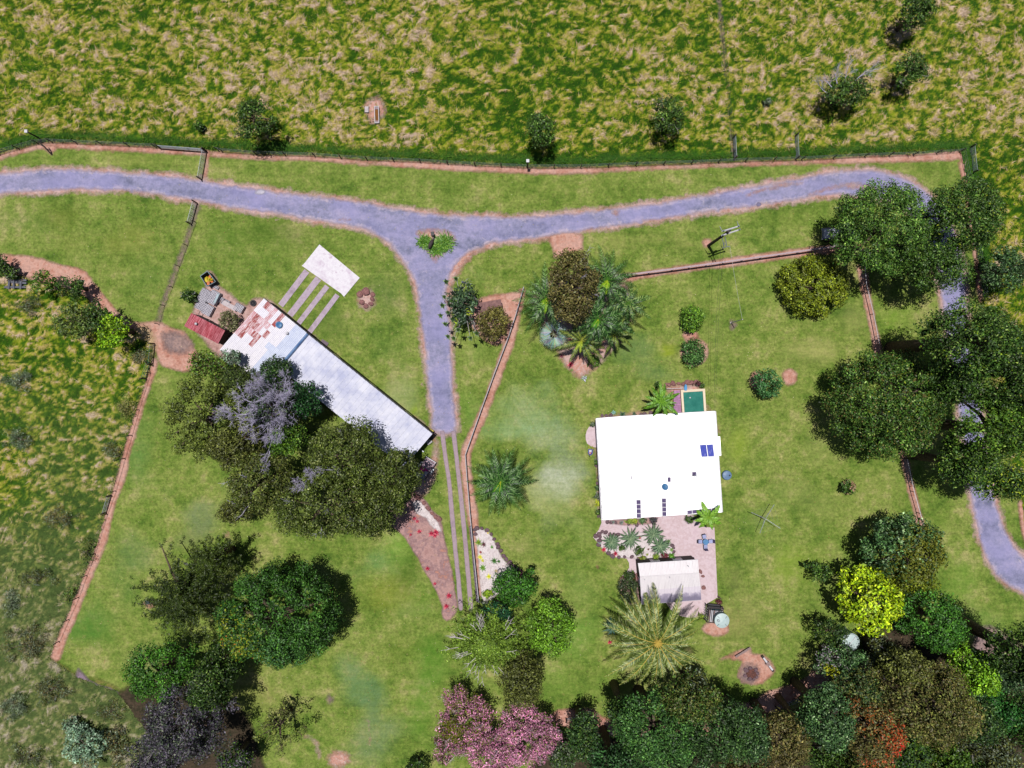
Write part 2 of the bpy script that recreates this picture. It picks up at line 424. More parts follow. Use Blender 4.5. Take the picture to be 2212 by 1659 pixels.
# lawn
BLOB = [ # x, y, rx, ry, colour, strength
 (1180, 960, 55, 50, (186, 200, 166), .6), (1200, 1030, 60, 60, (202, 208, 186), .75), (1165, 1080, 40, 50, (196, 198, 150), .5), (1110, 930, 70, 30, (150, 184, 130), .5), (1260, 1150, 30, 40, (120, 150, 70), .4), (1620, 1290, 50, 60, (168, 160, 104), .5), (1760, 960, 60, 80, (160, 166, 98), .45), (1330, 960, 60, 40, (130, 150, 80), .3), (450, 640, 30, 40, (86, 120, 44), .4), (1150, 900, 70, 60, (150, 178, 128), .55), (1060, 900, 60, 50, (142, 170, 100), .35), (1190, 1090, 60, 60, (176, 186, 130), .5),
 (430, 1100, 60, 70, (128, 142, 104), .6), (300, 1200, 80, 60, (104, 134, 82), .5), (400, 1170, 80, 30, (140, 146, 98), .5), (720, 1230, 60, 30, (120, 148, 92), .5),
 (820, 1210, 40, 30, (112, 156, 92), .6), (770, 1480, 45, 60, (108, 142, 92), .7), (790, 1590, 70, 60, (118, 142, 98), .6), (870, 1320, 40, 30, (118, 150, 86), .4), (760, 1350, 25, 20, (128, 146, 100), .5),
 (1443, 757, 24, 17, (160, 176, 30), .95), (1380, 760, 60, 50, (112, 140, 88), .5), (1400, 810, 90, 25, (112, 142, 96), .5), (1350, 850, 50, 40, (122, 140, 84), .4),
 (1600, 960, 30, 60, (146, 170, 56), .6), (1620, 850, 50, 60, (140, 152, 84), .4), (1740, 760, 90, 40, (172, 172, 104), .6), (1850, 700, 40, 40, (160, 164, 96), .5), (1930, 680, 40, 40, (112, 158, 34), .8),
 (1650, 1120, 60, 80, (104, 138, 60), .45), (1700, 1250, 60, 80, (140, 168, 56), .5), (1590, 1230, 40, 60, (150, 150, 90), .5), (1600, 1350, 60, 40, (158, 152, 94), .45), (1760, 1080, 80, 60, (150, 160, 90), .5),
 (1550, 700, 30, 60, (150, 158, 92), .4), (1700, 650, 60, 40, (138, 160, 74), .4), (1860, 1090, 60, 60, (140, 152, 76), .4),
 (200, 1350, 60, 90, (84, 132, 50), .7), (300, 1000, 40, 90, (96, 138, 68), .6), (270, 1280, 70, 60, (92, 132, 66), .6), (320, 1430, 50, 50, (128, 134, 88), .6), (230, 1390, 30, 40, (76, 124, 34), .5),
 (600, 500, 80, 30, (82, 112, 36), .6), (560, 560, 90, 40, (108, 136, 54), .4), (480, 500, 50, 40, (92, 128, 44), .5), (620, 610, 50, 40, (150, 150, 90), .2), (700, 700, 60, 40, (92, 118, 52), .5),
 (840, 640, 50, 60, (82, 114, 54), .55), (820, 760, 50, 60, (88, 124, 58), .5), (850, 860, 50, 50, (162, 174, 116), .6), (897, 890, 8, 10, (140, 168, 40), .7), (850, 830, 12, 30, (186, 180, 130), .5),
 (150, 470, 110, 30, (112, 122, 48), .5), (250, 520, 120, 40, (140, 146, 66), .5), (60, 480, 60, 40, (80, 120, 54), .4), (330, 600, 50, 60, (102, 134, 60), .5), (230, 560, 40, 40, (150, 146, 78), .4),
 (880, 1240, 26, 40, (74, 108, 34), .55), (858, 1260, 22, 26, (78, 112, 34), .4), (850, 1180, 30, 50, (124, 172, 66), .5), (920, 1450, 40, 160, (92, 142, 44), .6), (830, 1300, 60, 60, (140, 148, 52), .5), (560, 1500, 60, 40, (140, 138, 78), .5), (860, 1400, 60, 50, (122, 138, 52), .4),
 (650, 370, 60, 20, (118, 144, 58), .3), (1200, 400, 120, 20, (120, 142, 60), .3), (1500, 380, 100, 20, (142, 156, 72), .3), (1000, 430, 60, 20, (102, 128, 58), .4), (300, 345, 140, 16, (150, 158, 78), .4), (950, 390, 60, 20, (104, 136, 58), .4),
 (1900, 370, 100, 14, (146, 152, 78), .4), (1400, 520, 90, 20, (172, 168, 100), .45), (1700, 480, 60, 20, (116, 140, 52), .4), (1030, 590, 50, 30, (100, 146, 84), .5), (1050, 620, 40, 20, (150, 158, 100), .4),
 (1250, 1250, 40, 100, (132, 160, 82), .4), (1230, 1400, 60, 80, (104, 156, 56), .5), (1130, 1180, 40, 40, (160, 160, 100), .4), (1300, 1480, 80, 40, (120, 150, 62), .4), (1500, 1500, 80, 40, (110, 146, 58), .4),
 (2080, 1230, 60, 80, (112, 154, 56), .5), (2120, 1340, 60, 40, (104, 142, 62), .5), (2040, 1150, 30, 60, (128, 158, 62), .4), (1020, 760, 30, 40, (132, 160, 76), .4), (1010, 870, 20, 60, (116, 160, 62), .4), (995, 1060, 12, 90, (118, 166, 70), .4)]
def lawn_tint(v):
    x = v[:, 0]/S+1106; y = 829.5-v[:, 1]/S
    out = np.zeros((len(v), 4)); 
    nz = fbm(v[:, 0]*.22, v[:, 1]*.22, 91, 5)
    for (bx, by, rx, ry, col, s) in BLOB:
        r = np.sqrt(((x-bx)/rx)**2+((y-by)/ry)**2)
        a = np.clip(1.15-r+(nz-.5)*2.6, 0, 1)*s; a = a*a*(3-2*a)*1.0
        cc = np.array(c(*col))
        na = out[:, 3]+a*(1-out[:, 3])
        k = np.where(na > 1e-4, a/np.maximum(na, 1e-4), 0)[:, None]
        out[:, :3] = out[:, :3]*(1-k)+cc*k; out[:, 3] = na
    return out
def lawn_extra(nt, col):
    a = attr(nt, 'Col')
    f = mth(nt, 'MULTIPLY', a.outputs['Alpha'], ramp(nt, noise(nt, .9, 6, .7), [(.3, (.55,)*3), (.6, (1,)*3)]))
    fine = ramp(nt, noise(nt, 3.4, 6, .85), [(.3, (.64, .7, .58)), (.5, (1, 1, 1)), (.72, (1.4, 1.3, 1.35))])
    t = mix(nt, 1.0, a.outputs['Color'], fine, 'MULTIPLY')
    col = mix(nt, f, col, t)
    d = ramp(nt, noise(nt, 1.1, 6, .7), [(.60, (0, 0, 0)), (.74, (.45,)*3)])      # dry thatch showing
    col = mix(nt, d, col, c(180, 160, 104))
    # mower passes
    wv = _n(nt, 'ShaderNodeTexWave', wave_type='BANDS', bands_direction='Y'); wv.inputs['Scale'].default_value = .32
    wv.inputs['Distortion'].default_value = 3; wv.inputs['Detail'].default_value = 1; wv.inputs['Detail Scale'].default_value = .25
    nt.links.new(_n(nt, 'ShaderNodeNewGeometry').outputs['Position'], wv.inputs['Vector'])
    g = ramp(nt, wv.outputs['Fac'], [(.2, (.98,)*3), (.8, (1.02,)*3)])
    col = mix(nt, 1.0, col, g, 'MULTIPLY')
    sw = ramp(nt, noise(nt, .5, 5, .75, stretch=(.35, 4, .06)), [(.32, (.87, .9, .84)), (.68, (1.13, 1.1, 1.12))])
    col = mix(nt, 1.0, col, sw, 'MULTIPLY')
    bare = ramp(nt, noise(nt, 1.7, 7, .8), [(.66, (0, 0, 0)), (.76, (.6,)*3)])
    return mix(nt, bare, col, c(196, 164, 130))
lm = ground_mat('mown_lawn', [(84, 114, 40), (114, 138, 56), (140, 154, 76), (172, 168, 108)], .16, .8, 8, fade=(.5, .8), grain=.5, extra=lawn_extra)
tag(patch('lawn', MOWN, lm, cell=1.0, step=1.2, amp=.3, tint=lawn_tint), 'mown lawn patched with pale and dark green', kind='structure')

# bare soil
RED = [(182, 124, 106), (202, 148, 130), (216, 170, 154), (196, 156, 144)]
dm = ground_mat('bare_red_soil', RED, .4, 2, 8, fade=(.45, 1.25), grain=.26)
dm2 = ground_mat('pale_pink_soil', [(204, 166, 160), (216, 184, 176), (206, 150, 132), (222, 196, 186)], .4, 2, 8, fade=(.9, 1.6), grain=.24)
dm3 = ground_mat('grey_soil', [(150, 126, 122), (178, 148, 140), (140, 120, 120), (190, 158, 146)], .5, 2, 8, fade=(.9, 1.6), grain=.25)
dstraw = ground_mat('straw_litter', [(196, 166, 122), (220, 190, 148), (170, 140, 98)], .6, 2.5, 9, fade=(1.1, 1.8), grain=.35)
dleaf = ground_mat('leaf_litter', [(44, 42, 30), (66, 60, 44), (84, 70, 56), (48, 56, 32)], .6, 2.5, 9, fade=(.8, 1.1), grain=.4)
def soil(name, pts, m=dm, **k): return patch(name, pts, m, **k)
def disc(x, y, r, n=14, ry=None): return [(x+r*cos(2*pi*i/n), y+(ry or r)*sin(2*pi*i/n)) for i in range(n)]
NSTRIP = [(x, y+7) for x, y in NORTH]+[(2078, 350), (2086, 390)]
soil('dirt_strip', ribbon_poly(NSTRIP, [18]*6+[16]*4+[19]*4+[15]*4+[20, 22, 26, 22, 16]), amp=.15)
soil('dirt_strip', [(95, 312), (122, 312), (128, 322), (120, 332), (112, 338), (102, 332), (88, 318)])
soil('dirt_strip', ribbon_poly([(2088, 385), (2096, 470), (2107, 560), (2119, 655)], 13))
soil('dirt_strip', ribbon_poly([(2205, 1080), (2212, 1150), (2230, 1180)], 16))
soil('dirt_strip', ribbon_poly([(449, 322), (447, 350), (441, 388)], 14))
soil('dirt_strip', ribbon_poly([(430, 438), (416, 480), (404, 520), (388, 560), (370, 610), (352, 660), (342, 705)], [16, 17, 18, 19, 18, 17, 16]), dm3)
soil('dirt_path', [(-60, 540), (0, 545), (30, 548), (80, 553), (130, 568), (180, 580), (200, 600), (225, 632), (250, 665), (275, 685), (300, 694), (340, 692), (372, 705), (400, 715), (420, 745), (430, 775), (420, 800), (395, 805), (370, 800), (345, 790), (334, 760), (310, 745), (285, 740), (250, 715), (200, 665), (180, 640), (100, 620), (50, 600), (0, 585), (-60, 580)], dm)
soil('dirt_path', [(290, 700), (325, 700), (340, 730), (342, 765), (325, 780), (305, 765), (285, 735)], dstraw)
soil('dirt_path', [(345, 715), (372, 712), (405, 722), (425, 745), (410, 765), (380, 770), (350, 755)], dm3)
soil('dirt_strip', ribbon_poly([(337, 775), (330, 800), (316, 845), (300, 890), (285, 940), (272, 985), (262, 1030), (246, 1075), (236, 1110), (222, 1165), (207, 1205), (190, 1245), (172, 1290), (150, 1345), (132, 1385), (117, 1425)], [20, 20, 19, 20, 22, 23, 25, 23, 22, 27, 25, 26, 26, 27, 25, 26]), dm)
soil('dirt_strip', [(170, 1440), (190, 1462), (215, 1478), (240, 1486), (262, 1500), (240, 1510), (205, 1500), (178, 1480), (160, 1460)], ground_mat('purple_soil', [(130, 110, 126), (156, 134, 150), (110, 100, 100)], .6, 2.5, 9, fade=(.5, 1.), grain=.3))
# road shoulders and roads
RN = [(-300, 385), (0, 371), (100, 364), (200, 366), (300, 373), (400, 383), (500, 398), (600, 413), (700, 424), (800, 438), (900, 456), (1000, 464), (1106, 466), (1200, 462), (1300, 452), (1400, 440), (1500, 424), (1600, 405), (1700, 388), (1800, 370), (1870, 365), (1930, 375), (1980, 396), (2030, 440), (2062, 500), (2080, 560), (2088, 620), (2092, 700), (2110, 800), (2124, 900), (2136, 1000), (2150, 1070), (2162, 1120), (2189, 1175), (2230, 1215), (2300, 1270)]
RS = [(2300, 1360), (2212, 1286), (2160, 1253), (2122, 1190), (2102, 1110), (2088, 1040), (2078, 950), (2062, 850), (2048, 750), (2036, 680), (2026, 616), (2014, 540), (1980, 480), (1930, 440), (1870, 428), (1800, 422), (1750, 429), (1650, 445), (1550, 458), (1450, 472), (1350, 488), (1250, 502), (1180, 514), (1106, 522), (1060, 530), (1015, 548), (985, 575), (970, 610), (966, 650), (972, 690), (976, 735), (978, 790), (982, 860), (986, 932), (936, 932), (930, 880), (922, 820), (915, 760), (908, 700), (903, 660), (893, 610), (870, 568), (840, 530), (800, 503), (760, 492), (700, 482), (600, 465), (500, 450), (400, 432), (300, 417), (200, 412), (100, 414), (0, 421), (-300, 440)]
def offset(poly, d):
    p = [Vector(q) for q in poly]; n = len(p); out = []
    for i in range(n):
        t = (p[(i+1) % n]-p[i-1]).normalized(); out.append(tuple(p[i]+Vector((t.y, -t.x))*d))
    return out
dsh = ground_mat('shoulder_soil', [(196, 144, 130), (214, 170, 158), (222, 190, 184), (202, 160, 158)], .4, 2, 8, fade=(.8, 1.8), grain=.26)
tag(patch('road_shoulder', offset(RN+RS, 10), dsh, amp=.35, cell=1.2), 'strip of bare red soil along both edges of the road', kind='structure')
soil('road_shoulder', ribbon_poly([(1020, 545), (992, 570), (965, 600), (955, 640), (958, 700), (968, 760), (975, 840), (978, 920)], [22, 26, 26, 22, 18, 14, 14, 12]), dm2, amp=.3)
soil('road_shoulder', [(985, 520), (1030, 515), (1060, 530), (1020, 560), (1000, 590), (980, 620), (975, 700), (955, 690), (950, 600), (955, 560)], dm2, amp=.3)
soil('road_shoulder', [(1185, 508), (1255, 500), (1262, 520), (1250, 545), (1200, 560), (1190, 540)], dm, amp=.3)
def road_extra(nt, col):
    e = attr(nt, 'edge').outputs['Fac']
    n = noise(nt, .9, 5, .7)
    t = mth(nt, 'ADD', mth(nt, 'MULTIPLY', e, -.9), mth(nt, 'MULTIPLY', n, 1.9))
    f = ramp(nt, t, [(.35, (0,)*3), (.75, (.8,)*3)])
    col = mix(nt, f, col, c(208, 190, 202))
    pa = ramp(nt, noise(nt, .55, 7, .8, dist=1.2), [(.60, (0,)*3), (.66, (.6,)*3)])
    col = mix(nt, pa, col, c(214, 200, 210))
    sp = ramp(nt, noise(nt, .25, 3, .5), [(.4, (0,)*3), (.66, (.5,)*3)])
    return mix(nt, sp, col, c(160, 156, 206))
rm = ground_mat('sealed_road', [(116, 118, 146), (144, 144, 174), (164, 160, 194), (178, 170, 202)], .16, 1.3, 10, rough=.85, fade=(.45, 1.4), grain=.2, extra=road_extra, stretch=(1, 2.5, .1))
tag(patch('road', RN+RS, rm, cell=.7, amp=.16), 'pale lavender grey sealed road forking south at a planted island', kind='structure')
soil('dirt_patch', [(896, 498), (925, 492), (960, 494), (988, 506), (984, 525), (965, 545), (944, 570), (935, 570), (925, 552), (905, 525)], dm2, amp=.08)
soil('dirt_patch', disc(745, 475, 16, ry=5), dm2); soil('dirt_patch', disc(562, 415, 14, ry=7), ground_mat('pale_patch', [(220, 212, 220), (200, 196, 214), (226, 220, 222)], 1, 3, 9, fade=(.3, 1), grain=.15))
soil('dirt_patch', disc(1330, 461, 12, ry=9), dm2); soil('dirt_patch', ribbon_poly([(1605, 425), (1650, 410), (1700, 398), (1740, 395)], [8, 12, 14, 6]), dm2); soil('dirt_patch', ribbon_poly([(1740, 425), (1800, 405), (1850, 402), (1900, 410)], [8, 14, 20, 10]), dm2)
soil('dirt_patch', disc(1638, 442, 6), ground_mat('road_patch', [(120, 116, 150), (136, 130, 160), (110, 106, 140)], 1, 3, 9, fade=(.15, .6), grain=.15))
# drive wheel tracks
cm = ground_mat('drive_concrete', [(170, 148, 158), (184, 162, 172), (162, 142, 156)], .4, 2, 9, rough=.85, fade=(.12, .5), grain=.12)
tag(patch('wheel_track', ribbon_poly([(955, 930), (962, 985), (970, 1040), (976, 1106), (984, 1190), (990, 1250), (996, 1320)], [10, 10.5, 10.5, 11.5, 11, 11, 10]), cm, amp=.03, cell=.5), 'left pale concrete wheel track of the drive', kind='structure')
tag(patch('wheel_track', ribbon_poly([(979, 930), (986, 985), (992, 1040), (999, 1106), (1007, 1190), (1012, 1250), (1018, 1320)], [10, 10.5, 11, 11.5, 11, 11, 10]), cm, amp=.03, cell=.5), 'right pale concrete wheel track of the drive', kind='structure')
# middle garden fence strips, palms bed and so on
soil('dirt_strip', ribbon_poly([(1128, 625), (1112, 690), (1098, 745), (1072, 815), (1045, 890), (1008, 975), (1010, 1040), (1020, 1110), (1030, 1190), (1040, 1290)], [20, 28, 28, 26, 26, 28, 30, 30, 24, 16]), dm)
soil('dirt_patch', [(1042, 640), (1075, 632), (1110, 628), (1138, 622), (1132, 650), (1116, 690), (1100, 730), (1080, 748), (1055, 742), (1030, 722), (1010, 700), (1015, 665)], dm)
soil('dirt_patch', [(1150, 640), (1200, 600), (1290, 585), (1340, 590), (1360, 620), (1372, 660), (1362, 700), (1340, 745), (1300, 788), (1276, 810), (1253, 824), (1241, 816), (1217, 793), (1203, 770), (1200, 745), (1185, 720), (1160, 690)], dm2)
soil('dirt_strip', ribbon_poly([(1330, 605), (1400, 592), (1500, 577), (1600, 563), (1700, 550), (1800, 538), (1860, 540)], [22, 20, 22, 26, 24, 26, 28]), dm)
soil('dirt_strip', ribbon_poly([(1862, 570), (1868, 620), (1882, 690), (1895, 750), (1920, 860), (1945, 960), (1960, 1020), (1975, 1080), (1990, 1140)], [26, 25, 23, 24, 22, 20, 22, 22, 18]), dm)
soil('dirt_patch', disc(1706, 815, 20, ry=21)); soil('dirt_patch', disc(1634, 822, 18, ry=22)); soil('dirt_patch', disc(1583, 702, 11, ry=14), dm3)
soil('dirt_patch', disc(1491, 725, 20, ry=14)); soil('dirt_patch', disc(1500, 760, 34, ry=34)); soil('dirt_patch', disc(1832, 1052, 19, ry=18))
soil('dirt_patch', disc(1527, 524, 13, ry=13)); soil('dirt_patch', disc(792, 647, 25, ry=27), dm2)
soil('dirt_patch', disc(713, 1510, 12, ry=14), dm3); soil('dirt_patch', disc(732, 1640, 30, ry=24), dm2); soil('dirt_patch', ribbon_poly([(655, 1590), (680, 1600), (692, 1640)], [10, 16, 12]), dm2)
soil('dirt_patch', ribbon_poly([(778, 1548), (796, 1560), (800, 1590), (795, 1610)], [4, 7, 6, 12]), dm2)
soil('dirt_patch', disc(323, 1305, 17, ry=11)); soil('dirt_patch', disc(490, 1155, 10, ry=8), dm2)
soil('dirt_patch', [(1545, 1425), (1580, 1408), (1600, 1400), (1622, 1398), (1628, 1408), (1650, 1412), (1672, 1432), (1676, 1450), (1660, 1470), (1648, 1478), (1632, 1482), (1610, 1480), (1595, 1468), (1590, 1450), (1600, 1430), (1580, 1428)], dm)
soil('dirt_patch', disc(1618, 1455, 28, ry=28), dm3); soil('dirt_patch', disc(1545, 1358, 32, ry=20))
soil('dirt_path', [(1200, 1532), (1240, 1528), (1285, 1528), (1300, 1545), (1400, 1560), (1500, 1550), (1535, 1500), (1560, 1508), (1590, 1518), (1625, 1510), (1655, 1492), (1700, 1478), (1740, 1460), (1765, 1425), (1800, 1400), (1830, 1380), (1850, 1400), (1830, 1450), (1790, 1480), (1740, 1500), (1710, 1520), (1680, 1540), (1600, 1560), (1500, 1600), (1300, 1590), (1190, 1560)], dm)
soil('dirt_patch', [(2100, 1370), (2125, 1345), (2150, 1350), (2212, 1390), (2250, 1420), (2212, 1440), (2130, 1440), (2095, 1420)], dm3)
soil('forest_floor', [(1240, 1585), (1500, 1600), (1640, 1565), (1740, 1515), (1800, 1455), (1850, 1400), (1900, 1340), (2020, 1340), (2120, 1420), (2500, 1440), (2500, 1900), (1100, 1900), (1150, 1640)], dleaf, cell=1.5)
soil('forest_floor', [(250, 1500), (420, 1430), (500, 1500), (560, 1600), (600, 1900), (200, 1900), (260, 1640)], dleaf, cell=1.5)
# yard around the sheds
dyard = ground_mat('yard_soil', [(170, 130, 124), (196, 156, 148), (210, 176, 170), (184, 140, 130)], .5, 2, 8, fade=(.6, 1.6), grain=.3)
soil('dirt_patch', [(437, 588), (455, 582), (470, 596), (476, 615), (500, 632), (530, 655), (545, 640), (570, 640), (600, 655), (640, 690), (662, 715), (690, 735), (715, 755), (700, 800), (600, 800), (480, 780), (440, 740), (410, 700), (425, 640), (440, 625)], dyard)
soil('dirt_patch', ribbon_poly([(655, 715), (740, 790), (830, 860), (930, 935), (940, 985), (920, 1040), (895, 1075)], [22, 20, 16, 20, 26, 40, 30]), dm2)
soil('dirt_patch', disc(1292, 1225, 5), dm)
# pasture patches
soil('dirt_patch', [(787, 215), (805, 208), (822, 205), (836, 225), (838, 250), (815, 268), (798, 270), (785, 245)], dm2, z=.07)
tag(patch('dry_track', ribbon_poly([(1545, -60), (1553, 0), (1556, 45), (1560, 90), (1566, 150), (1569, 190), (1575, 250), (1583, 330)], [14, 15, 14, 13, 11, 6, 6, 12]), dm3, amp=.15, z=.07), 'narrow bare track up the northern paddock', kind='structure')
soil('dirt_patch', disc(1583, 328, 6, ry=16), dm3, z=.075)
# garden beds
bedm = ground_mat('mulch_bed', [(176, 136, 132), (196, 156, 150), (160, 128, 130), (204, 146, 126)], .5, 2, 8, fade=(.3, .8), grain=.2)
tag(patch('garden_bed', [(836, 1128), (845, 1112), (880, 1080), (905, 1068), (920, 1080), (938, 1105), (952, 1112), (957, 1130), (962, 1160), (972, 1205), (980, 1245), (988, 1290), (990, 1315), (975, 1340), (955, 1338), (952, 1310), (936, 1270), (915, 1235), (896, 1200), (870, 1160)], bedm, amp=.12), 'long pink mulch bed dotted with red bromeliads', kind='structure')
gm = ground_mat('white_gravel', [(206, 190, 190), (226, 212, 212), (238, 228, 228), (196, 174, 172)], 1.2, 5, 14, fade=(.25, .9), grain=.3)
tag(patch('gravel_bed', [(890, 1085), (905, 1078), (920, 1095), (938, 1115), (950, 1130), (955, 1150), (935, 1140), (920, 1120), (900, 1110)], gm, amp=.15), 'patch of white pebbles beside six boulders', kind='structure')
tag(patch('gravel_bed', [(1026, 1143), (1050, 1143), (1062, 1155), (1075, 1180), (1088, 1205), (1106, 1222), (1120, 1235), (1115, 1255), (1090, 1270), (1060, 1298), (1040, 1296), (1034, 1240), (1030, 1190)], gm, amp=.08), 'white gravel bed edged with dark boulders', kind='structure')

# ---------------------------------------------------------------- hard paving
conc = ground_mat('pale_concrete', [(222, 206, 222), (238, 230, 240), (248, 244, 250), (210, 190, 208)], .5, 2.2, 9, rough=.8, grain=.07)
pink = ground_mat('pink_paving', [(222, 196, 204), (230, 208, 214), (216, 190, 194), (236, 218, 222)], .4, 2.2, 10, rough=.85, grain=.10)
def slab(name, pts, mat, h, parent=None, z0=0.0):
    w_ = [P(*p, h) for p in pts]; n = len(w_)
    a = sum(w_[i][0]*w_[(i+1) % n][1]-w_[(i+1) % n][0]*w_[i][1] for i in range(n))
    if a < 0: w_ = w_[::-1]
    v = [(x, y, h) for x, y in w_]+[(x, y, z0) for x, y in w_]
    f = [tuple(range(n))]+[(i, i+n, (i+1) % n+n, (i+1) % n) for i in range(n)]
    return MB().add(v, f).build(name, mat, parent)
pad = [(690, 528), (777, 600), (745, 638), (737, 634), (655, 577), (660, 566)]
tag(slab('concrete_pad', [(690, 528), (777, 600), (743, 641), (737, 634), (652, 574), (659, 567)], conc, .11), 'pale rectangular concrete pad on the grass', kind='structure')
for i, (a, b, wd) in enumerate([((663, 585), (606, 660), 13), ((688, 601), (626, 681), 14), ((707, 618), (645, 698), 11), ((729, 637), (668, 718), 11)]):
    tag(slab('concrete_strip', ribbon_poly([a, b], wd), ground_mat('strip_concrete', [(184, 164, 180), (200, 182, 198), (172, 154, 168)], .6, 2.4, 9, grain=.14) if i == 0 else bpy.data.materials['strip_concrete'], .085+.003*i), ['first', 'second', 'third', 'last'][i]+' concrete strip from the shed door towards the pad, counted from the west', kind='structure')
def z3(x, y): return (1267.3+x*.1736, 1094.5+y*.1736)
def z2(x, y): return (1267.3+x*.2083, 806.5+y*.2083)
def z1(x, y): return (374.4+x*.1562, 518.4+y*.1562)
def z5(x, y): return (835.2+x*.2604, 892.8+y*.2604)
def z7(x, y): return (1094.4+x*.1909, 518.4+y*.1909)
def z8(x, y): return (1526.4+x*.2604, 1065.6+y*.2604)
def z6(x, y): return (1468.8+x*.1562, 403.2+y*.1562)
patio = [z3(*p) for p in [(180, 120), (600, 100), (910, 100), (1240, 90), (1330, 110), (1450, 250), (1590, 262), (1630, 1130), (1480, 1215), (1480, 1335), (1380, 1378), (1290, 1384), (1180, 1365), (1110, 1330), (1050, 1285), (980, 1190), (640, 1180), (640, 870), (440, 862), (500, 810), (530, 760), (528, 700), (500, 650), (300, 600), (130, 440), (80, 380), (150, 290), (185, 200)]]
tag(slab('patio', patio, pink, .12), 'pink textured paving round the white roofed outbuilding', kind='structure')
tag(patch('terrace', [(1290, 916), (1272, 922), (1265, 940), (1268, 958), (1285, 966), (1300, 966), (1300, 916)], pink, amp=.03, z=.13), 'rounded pale terrace at the west side of the house', kind='structure')
soil('dirt_patch', [z2(*p) for p in [(90, 470), (160, 420), (300, 400), (600, 370), (650, 380), (700, 440), (420, 470), (110, 500)]], dm2, z=.10)
soil('dirt_patch', [z2(*p) for p in [(60, 760), (120, 760), (140, 1000), (160, 1500), (105, 1500), (85, 1300), (90, 1100), (75, 900)]], dm2, z=.104)
soil('dirt_patch', [z2(*p) for p in [(780, 110), (900, 90), (1130, 75), (1180, 95), (1230, 150), (1240, 300), (1290, 340), (1310, 395), (1200, 420), (1000, 420), (900, 300)]], dm2, z=.108)
soil('dirt_patch', [z2(*p) for p in [(1330, 520), (1380, 560), (1385, 660), (1360, 660)]], dm2, z=.112)
tag(patch('gravel_bed', [z3(*p) for p in [(90, 365), (180, 315), (260, 335), (420, 345), (480, 300), (700, 310), (900, 320), (960, 380), (1050, 430), (1085, 560), (1100, 650), (1000, 680), (640, 700), (600, 655), (400, 640), (290, 610), (190, 530), (130, 450)]], gm, amp=.04, z=.135), 'pale gravel bed of cycads between the house and the outbuilding', kind='structure')
tag(patch('garden_bed', [z3(*p) for p in [(440, 862), (500, 815), (640, 850), (670, 1000), (680, 1200), (560, 1240), (470, 1200), (420, 1120), (380, 1000), (400, 900)]], bedm, amp=.05, z=.14), 'mulch bed of leafy canes west of the outbuilding', kind='structure')
tag(patch('garden_bed', [z3(*p) for p in [(230, 160), (900, 130), (870, 200), (780, 225), (560, 235), (420, 235), (260, 200)]], bedm, amp=.04, z=.14), 'narrow bed under the south eave of the house', kind='structure')

# ---------------------------------------------------------------- buildings
WHITE = obj_mat('white_roof_paint', (255, 255, 255), (255, 255, 255), 1.5, .45, .4, var=.02)
TRIM = obj_mat('pale_trim', (235, 232, 238), (210, 206, 214), 3, .6)
WALLM = obj_mat('cream_wall', (190, 180, 176), (172, 162, 160), 2, .85)
DARKT = obj_mat('dark_timber', (78, 66, 64), (50, 42, 42), 6, .8, stretch=(1, 6, 0))
GLASS = obj_mat('dark_glass', (96, 84, 120), (120, 104, 140), 1.5, .12, .6)
BLUEG = obj_mat('blue_glass', (84, 96, 196), (160, 160, 226), 1.2, .12, .6, stretch=(3, 1, 0), th=(.5, .72))
METAL = obj_mat('galvanised_steel', (190, 196, 204), (150, 156, 168), 6, .4, .5, metal=.3)
DMETAL = obj_mat('dark_steel', (52, 50, 56), (36, 34, 40), 5, .6)
BLUEP = obj_mat('blue_plastic', (86, 142, 190), (70, 120, 170), 2, .4)
WOOD = obj_mat('weathered_timber', (176, 152, 150), (120, 98, 96), 5, .85, stretch=(1, 8, 0))
ROCK = obj_mat('boulder', (134, 106, 112), (92, 72, 82), 2.5, .9, bmp=.04)
ROCK2 = obj_mat('red_boulder', (168, 118, 112), (120, 82, 84), 2.5, .9, bmp=.04)
CONCO = obj_mat('concrete', (222, 210, 212), (194, 180, 184), 4, .9)

